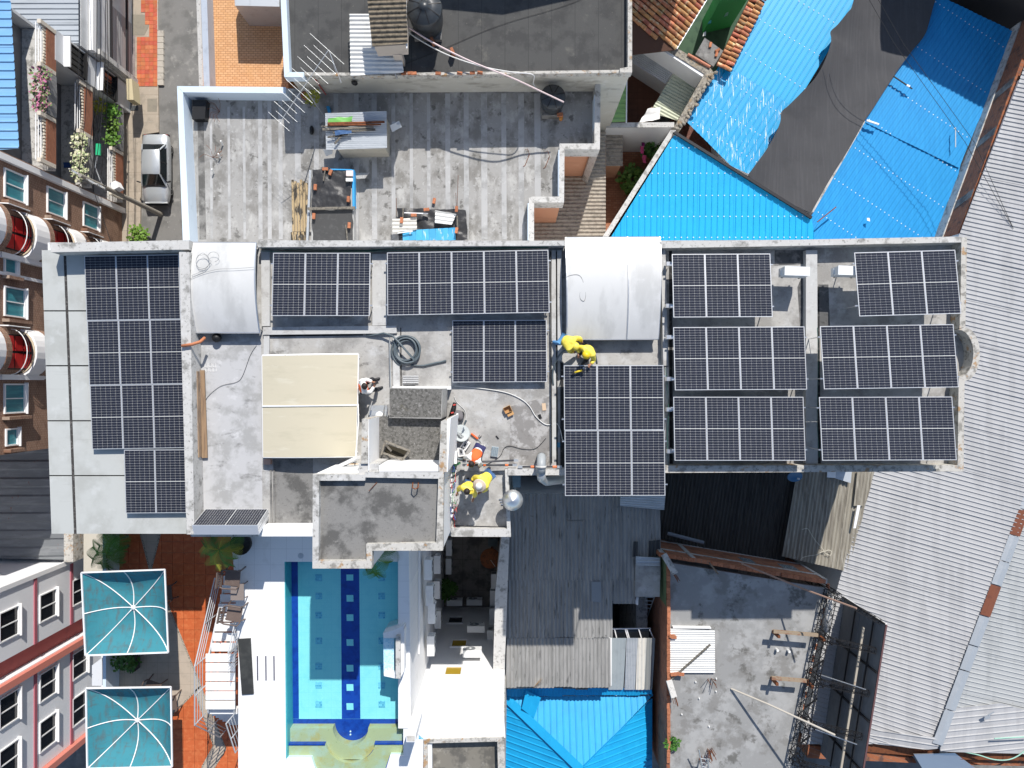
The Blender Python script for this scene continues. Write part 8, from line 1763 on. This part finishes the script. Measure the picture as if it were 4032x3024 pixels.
# ================================================================== people
def skinmesh(name, chains, m, parent, root=0, sub=1):
    """chains: list of lists of (point, radius); equal points are shared"""
    vs, rad, es, idx = [], [], [], {}
    for ch in chains:
        prev = None
        for (p, r) in ch:
            key = tuple(round(c, 4) for c in p)
            if key not in idx: idx[key] = len(vs); vs.append(Vector(p)); rad.append(r)
            if prev is not None and prev != idx[key]: es.append((prev, idx[key]))
            prev = idx[key]
    org = ORG[parent.name]
    me = bpy.data.meshes.new(name); me.from_pydata([v - org for v in vs], es, []); me.update(); me.materials.append(m)
    o = bpy.data.objects.new(name, me); COL.objects.link(o); o.parent = parent; ORG[o.name] = org
    md = o.modifiers.new('skin', 'SKIN'); md.use_smooth_shade = True
    sv = me.skin_vertices[0].data
    for i, r in enumerate(rad):
        rr = r if isinstance(r, tuple) else (r, r); sv[i].radius = rr; sv[i].use_root = (i == root)
    s_ = o.modifiers.new('sub', 'SUBSURF'); s_.levels = sub; s_.render_levels = 2
    return o
def person(label, J, top, bottom, hat=None, sleeve=None, vest=None, shoes=shoe, hairm=hair, group=None, hood=False, phone=False):
    """J: joints pelvis, chest, neck, head and per side shoulder, elbow, hand, hip, knee, ankle (world)"""
    J = {k: Vector(v) for k, v in J.items()}
    base = min(J['ankL'].z, J['ankR'].z) - .07
    t = thing('person', label, 'person', (J['pel'].x, J['pel'].y, base))
    body = [[(J['pel'], .10), (J['che'], .10), (J['nec'], .06), (J['hea'] - (J['hea'] - J['nec']).normalized() * .04, .07), (J['hea'], .098), (J['hea'] + (J['hea'] - J['nec']).normalized() * .07, .07)]]
    for s in 'LR':
        body.append([(J['che'], .10), (J['sho' + s], .055), (J['elb' + s], .045), (J['han' + s], .033)])
        body.append([(J['pel'], .10), (J['hip' + s], .08), (J['kne' + s], .062), (J['ank' + s], .045)])
    skinmesh('body', body, skin, t)
    k_ = 1.18 if top is yellow else 1.0
    tc_ = [[(J['pel'], (.19 * k_, .17 * k_)), ((J['pel'] + J['che']) / 2, (.18 * k_, .165 * k_)), (J['che'], (.20 * k_, .175 * k_)), (J['nec'] - Vector((0, 0, .02)), .10)]]
    for s in 'LR': tc_.append([(J['che'], (.20 * k_, .175 * k_)), (J['sho' + s], .095 * k_), (J['elb' + s], .078 * k_), (J['han' + s].lerp(J['elb' + s], .15), .062 * k_)])
    skinmesh('jacket', tc_, top, t)
    bt = []
    for s in 'LR': bt.append([(J['pel'], .15), (J['hip' + s], .112), (J['kne' + s], .082), (J['ank' + s] + Vector((0, 0, .03)), .068)])
    skinmesh('trousers', bt, bottom, t)
    if vest:
        skinmesh('vest', [[(J['pel'].lerp(J['che'], .15), (.205, .185)), ((J['pel'] + J['che']) / 2, (.21, .19)), (J['che'], (.225, .20)), (J['nec'], .12)], [(J['che'], (.225, .20)), (J['shoL'].lerp(J['che'], .25), .115)], [(J['che'], (.225, .20)), (J['shoR'].lerp(J['che'], .25), .115)]], vest, t)
    fwd = J.get('fwd', Vector((0, -1, 0)))
    for s in 'LR':
        a = J['ank' + s]; fd = Vector((fwd.x, fwd.y, 0)).normalized(); mb = MB()
        pts = [a - fd * .05 + Vector((0, 0, -.02)), a + fd * .08 + Vector((0, 0, -.035)), a + fd * .19 + Vector((0, 0, -.045))]
        mb.tube([pts[0] - fd * .02] + pts + [pts[2] + fd * .03], [.03, .05, .052, .042, .02], 8); obj('shoe', mb, shoes, t, smooth=True)
        # hand: palm and five fingers
        h_ = J['han' + s]; d = (h_ - J['elb' + s]).normalized(); u = d.cross(Vector((0, 0, 1))).normalized() if abs(d.z) < .95 else Vector((1, 0, 0)); w_ = u.cross(d)
        mb = MB(); mb.tube([h_ - d * .02, h_ + d * .03, h_ + d * .085], [.028, .040, .034], 8)
        for k in range(4):
            o_ = u * (-.03 + .02 * k); ln = (.062, .075, .07, .055)[k]; q = h_ + d * .08 + o_
            mb.tube([q, q + d * ln * .55 - Vector((0, 0, .008)), q + d * ln * .85 - Vector((0, 0, .03))], [.011, .010, .007], 6)
        sd = 1 if s == 'L' else -1; q = h_ + d * .02 + u * .035 * sd
        mb.tube([q, q + d * .035 + u * .03 * sd, q + d * .07 + u * .03 * sd - Vector((0, 0, .01))], [.013, .012, .008], 6); obj('hand', mb, skin, t, smooth=True)
    hu = (J['hea'] - J['nec']).normalized(); hc_ = J['hea'] + hu * .02
    if hood: mb = MB(); mb.blob(hc_ - fwd * .02, .145, .155, .15, 16, 10, .12); obj('hood', mb, top, t, smooth=True)
    else: mb = MB(); mb.blob(hc_ - fwd * .025 + hu * .025, .108, .118, .108, 16, 10, .08); obj('hair', mb, hairm, t, smooth=True)
    # face: eyes, nose, mouth, ears
    ff = (fwd - hu * fwd.dot(hu)).normalized(); sdv = ff.cross(hu).normalized()
    mb = MB(); mb.blob(hc_ + ff * .105 - hu * .035, .014, .018, .022, 8, 5); obj('nose', mb, skin, t, smooth=True)
    mb = MB(); mb.obox(hc_ + ff * .092 - hu * .085, .05, .012, .012, math.atan2(ff.y, ff.x) + math.pi / 2); obj('mouth', mb, M('lip', (.30, .11, .09), .5), t)
    for s in (-1, 1):
        mb = MB(); mb.blob(hc_ + ff * .092 + sdv * .036 * s - hu * .01, .012, .012, .008, 8, 5); obj('eye', mb, black, t, smooth=True)
        mb = MB(); mb.blob(hc_ + sdv * .105 * s - hu * .03, .015, .022, .032, 8, 5); obj('ear', mb, skin, t, smooth=True)
    if hat == 'straw':
        straw = M('straw_hat', (.60, .50, .42), .85, bump=.5, bscale=60); mb = MB(); mb.lathe(hc_ + hu * .05, [(.235, -.015), (.24, -.005), (.20, .01), (.125, .02), (.118, .06), (.10, .12), (.05, .145), (.005, .148)], 28, tuple(hu)); ho = obj('hat', mb, straw, t, smooth=True)
        mb = MB(); mb.lathe(hc_ + hu * .05, [(.121, .055), (.105, .118), (.052, .147), (.005, .152)], 28, tuple(hu)); obj('crown', mb, cloth_white, ho, smooth=True)
    if hat == 'helmet':
        mb = MB(); mb.lathe(hc_ + hu * .02, [(.15, .0), (.14, .02), (.128, .05), (.11, .1), (.07, .14), (.005, .155)], 22, tuple(hu)); obj('helmet', mb, M('helmet_yellow', (.80, .55, .02), .35), t, smooth=True)
    if phone:
        q = J['hanL'].lerp(J['hanR'], .5); mb = MB(); mb.obox(q + fwd * .09 + Vector((0, 0, .03)), .08, .15, .012, math.atan2(fwd.y, fwd.x) + math.pi / 2, .4)
        obj('phone', mb, black, None, label='dark phone held by the seated worker in orange vest', cat='phone')
    return t
def J_(pel, che, nec, hea, fwd, sL, sR, eL, eR, hL, hR, kL, kR, aL, aR):
    d = dict(pel=pel, che=che, nec=nec, hea=hea, fwd=fwd, shoL=sL, shoR=sR, elbL=eL, elbR=eR, hanL=hL, hanR=hR, kneL=kL, kneR=kR, ankL=aL, ankR=aR)
    fwd = Vector(fwd); side = Vector((-fwd.y, fwd.x, 0))
    d['hipL'] = Vector(pel) + side * .10 - Vector((0, 0, .05)); d['hipR'] = Vector(pel) - side * .10 - Vector((0, 0, .05)); return d
def stand(px, py, fwd, lean=.2, hand=(.35, 1.0), z0=ZR, hh=1.66, spread=.13, armw=.22, step=0.0, headlean=None):
    """figure whose HEAD shows at (px, py)"""
    f = Vector((fwd[0], fwd[1], 0)).normalized(); s = Vector((-f.y, f.x, 0))
    zh = z0 + hh - .10 - lean * .35; hp_ = W(px, py, zh); b = Vector((hp_.x, hp_.y, z0)) - f * lean
    P = lambda fw, sd, z: b + f * fw + s * sd + Vector((0, 0, z))
    k = lean
    return J_(P(-.06 * (k > .3), 0, .92 - .12 * k), P(k * .62, 0, 1.27 - .25 * k), P(k * .86, 0, 1.44 - .33 * k), hp_, f,
              P(k * .68, .20, 1.35 - .27 * k), P(k * .68, -.20, 1.35 - .27 * k), P(k * .7 + hand[0] * .35, .20 + armw * .35, (1.35 + hand[1]) / 2 - .18), P(k * .7 + hand[0] * .35, -.20 - armw * .35, (1.35 + hand[1]) / 2 - .18),
              P(k * .6 + hand[0], armw, hand[1]), P(k * .6 + hand[0], -armw, hand[1]), P(.06, spread, .48), P(.06, -spread, .48), P(-.02 + step, spread, .08), P(-.02 - step, -spread, .08))
person('person in yellow raincoat and straw hat leaning over beside the pipes', stand(1890, 1909, (-.75, -.66), .34, (.35, .9), armw=.25, step=.1), yellow, denim, hat='straw')
person('bare headed person in yellow raincoat standing at the cable board', stand(1838, 1936, (-.35, -.94), .16, (.30, .95), armw=.30), yellow, denim)
person('person in orange vest bending over the dark conduits', stand(1857, 1826, (-.45, -.89), .48, (.25, .55), armw=.30, hh=1.6), cloth_white, M('trousers_navy', (.03, .03, .10), .8), vest=orange, shoes=cloth_white)
# seated worker with the phone
f = Vector((.9, .3, 0)).normalized(); s = Vector((-f.y, f.x, 0)); hp_ = W(1437, 1520, ZR + 1.12); b = Vector((hp_.x, hp_.y, ZR)) - f * .12
P = lambda fw, sd, z: b + f * fw + s * sd + Vector((0, 0, z))
person('person in orange vest squatting by cream canopy looking at a phone', J_(P(-.10, 0, .42), P(-.02, 0, .74), P(.06, 0, .93), hp_, f, P(0, .19, .84), P(0, -.19, .84), P(.14, .24, .62), P(.14, -.24, .62), P(.36, .06, .66), P(.36, -.06, .66), P(.32, .20, .46), P(.32, -.20, .46), P(.30, .17, .08), P(.30, -.17, .08)), cloth_white, M('trousers_black', (.025, .025, .03), .8), vest=orange, phone=True)
# hooded worker bending by the canopy
f = Vector((.85, -.52, 0)).normalized(); s = Vector((-f.y, f.x, 0)); hp_ = W(2265, 1364, ZR + .95); b = Vector((hp_.x, hp_.y, ZR)) - f * .42
P = lambda fw, sd, z: b + f * fw + s * sd + Vector((0, 0, z))
person('person in hooded yellow raincoat bending beside the large arched canopy', J_(P(-.06, 0, .78), P(.20, 0, .98), P(.34, 0, 1.0), hp_, f, P(.26, .22, .98), P(.26, -.20, .98), P(.42, .34, .8), P(.36, -.22, .7), P(.55, .30, .55), P(.50, -.16, .45), P(.05, .14, .42), P(-.10, -.16, .42), P(.02, .15, .08), P(-.32, -.20, .08)), yellow, M('jeans_light', (.10, .26, .48), .85), hood=True)
# helmeted worker sitting on the panel edge
f = Vector((-.62, -.78, 0)).normalized(); s = Vector((-f.y, f.x, 0)); hp_ = W(2309, 1397, ZR + 1.25); b = Vector((hp_.x, hp_.y, ZR)) - f * .16
P = lambda fw, sd, z: b + f * fw + s * sd + Vector((0, 0, z))
person('person in yellow raincoat and yellow helmet kneeling at the panel edge', J_(P(-.12, 0, .55), P(.0, 0, .90), P(.10, 0, 1.08), hp_, f, P(.02, .21, 1.0), P(.02, -.21, 1.0), P(.10, .34, .78), P(.06, -.36, .80), P(.32, .34, .92), P(.28, -.20, .80), P(.28, .16, .42), P(.22, -.18, .10), P(.22, .16, .08), P(-.22, -.16, .08)), yellow, M('trousers_dark', (.03, .03, .035), .8), hat='helmet')
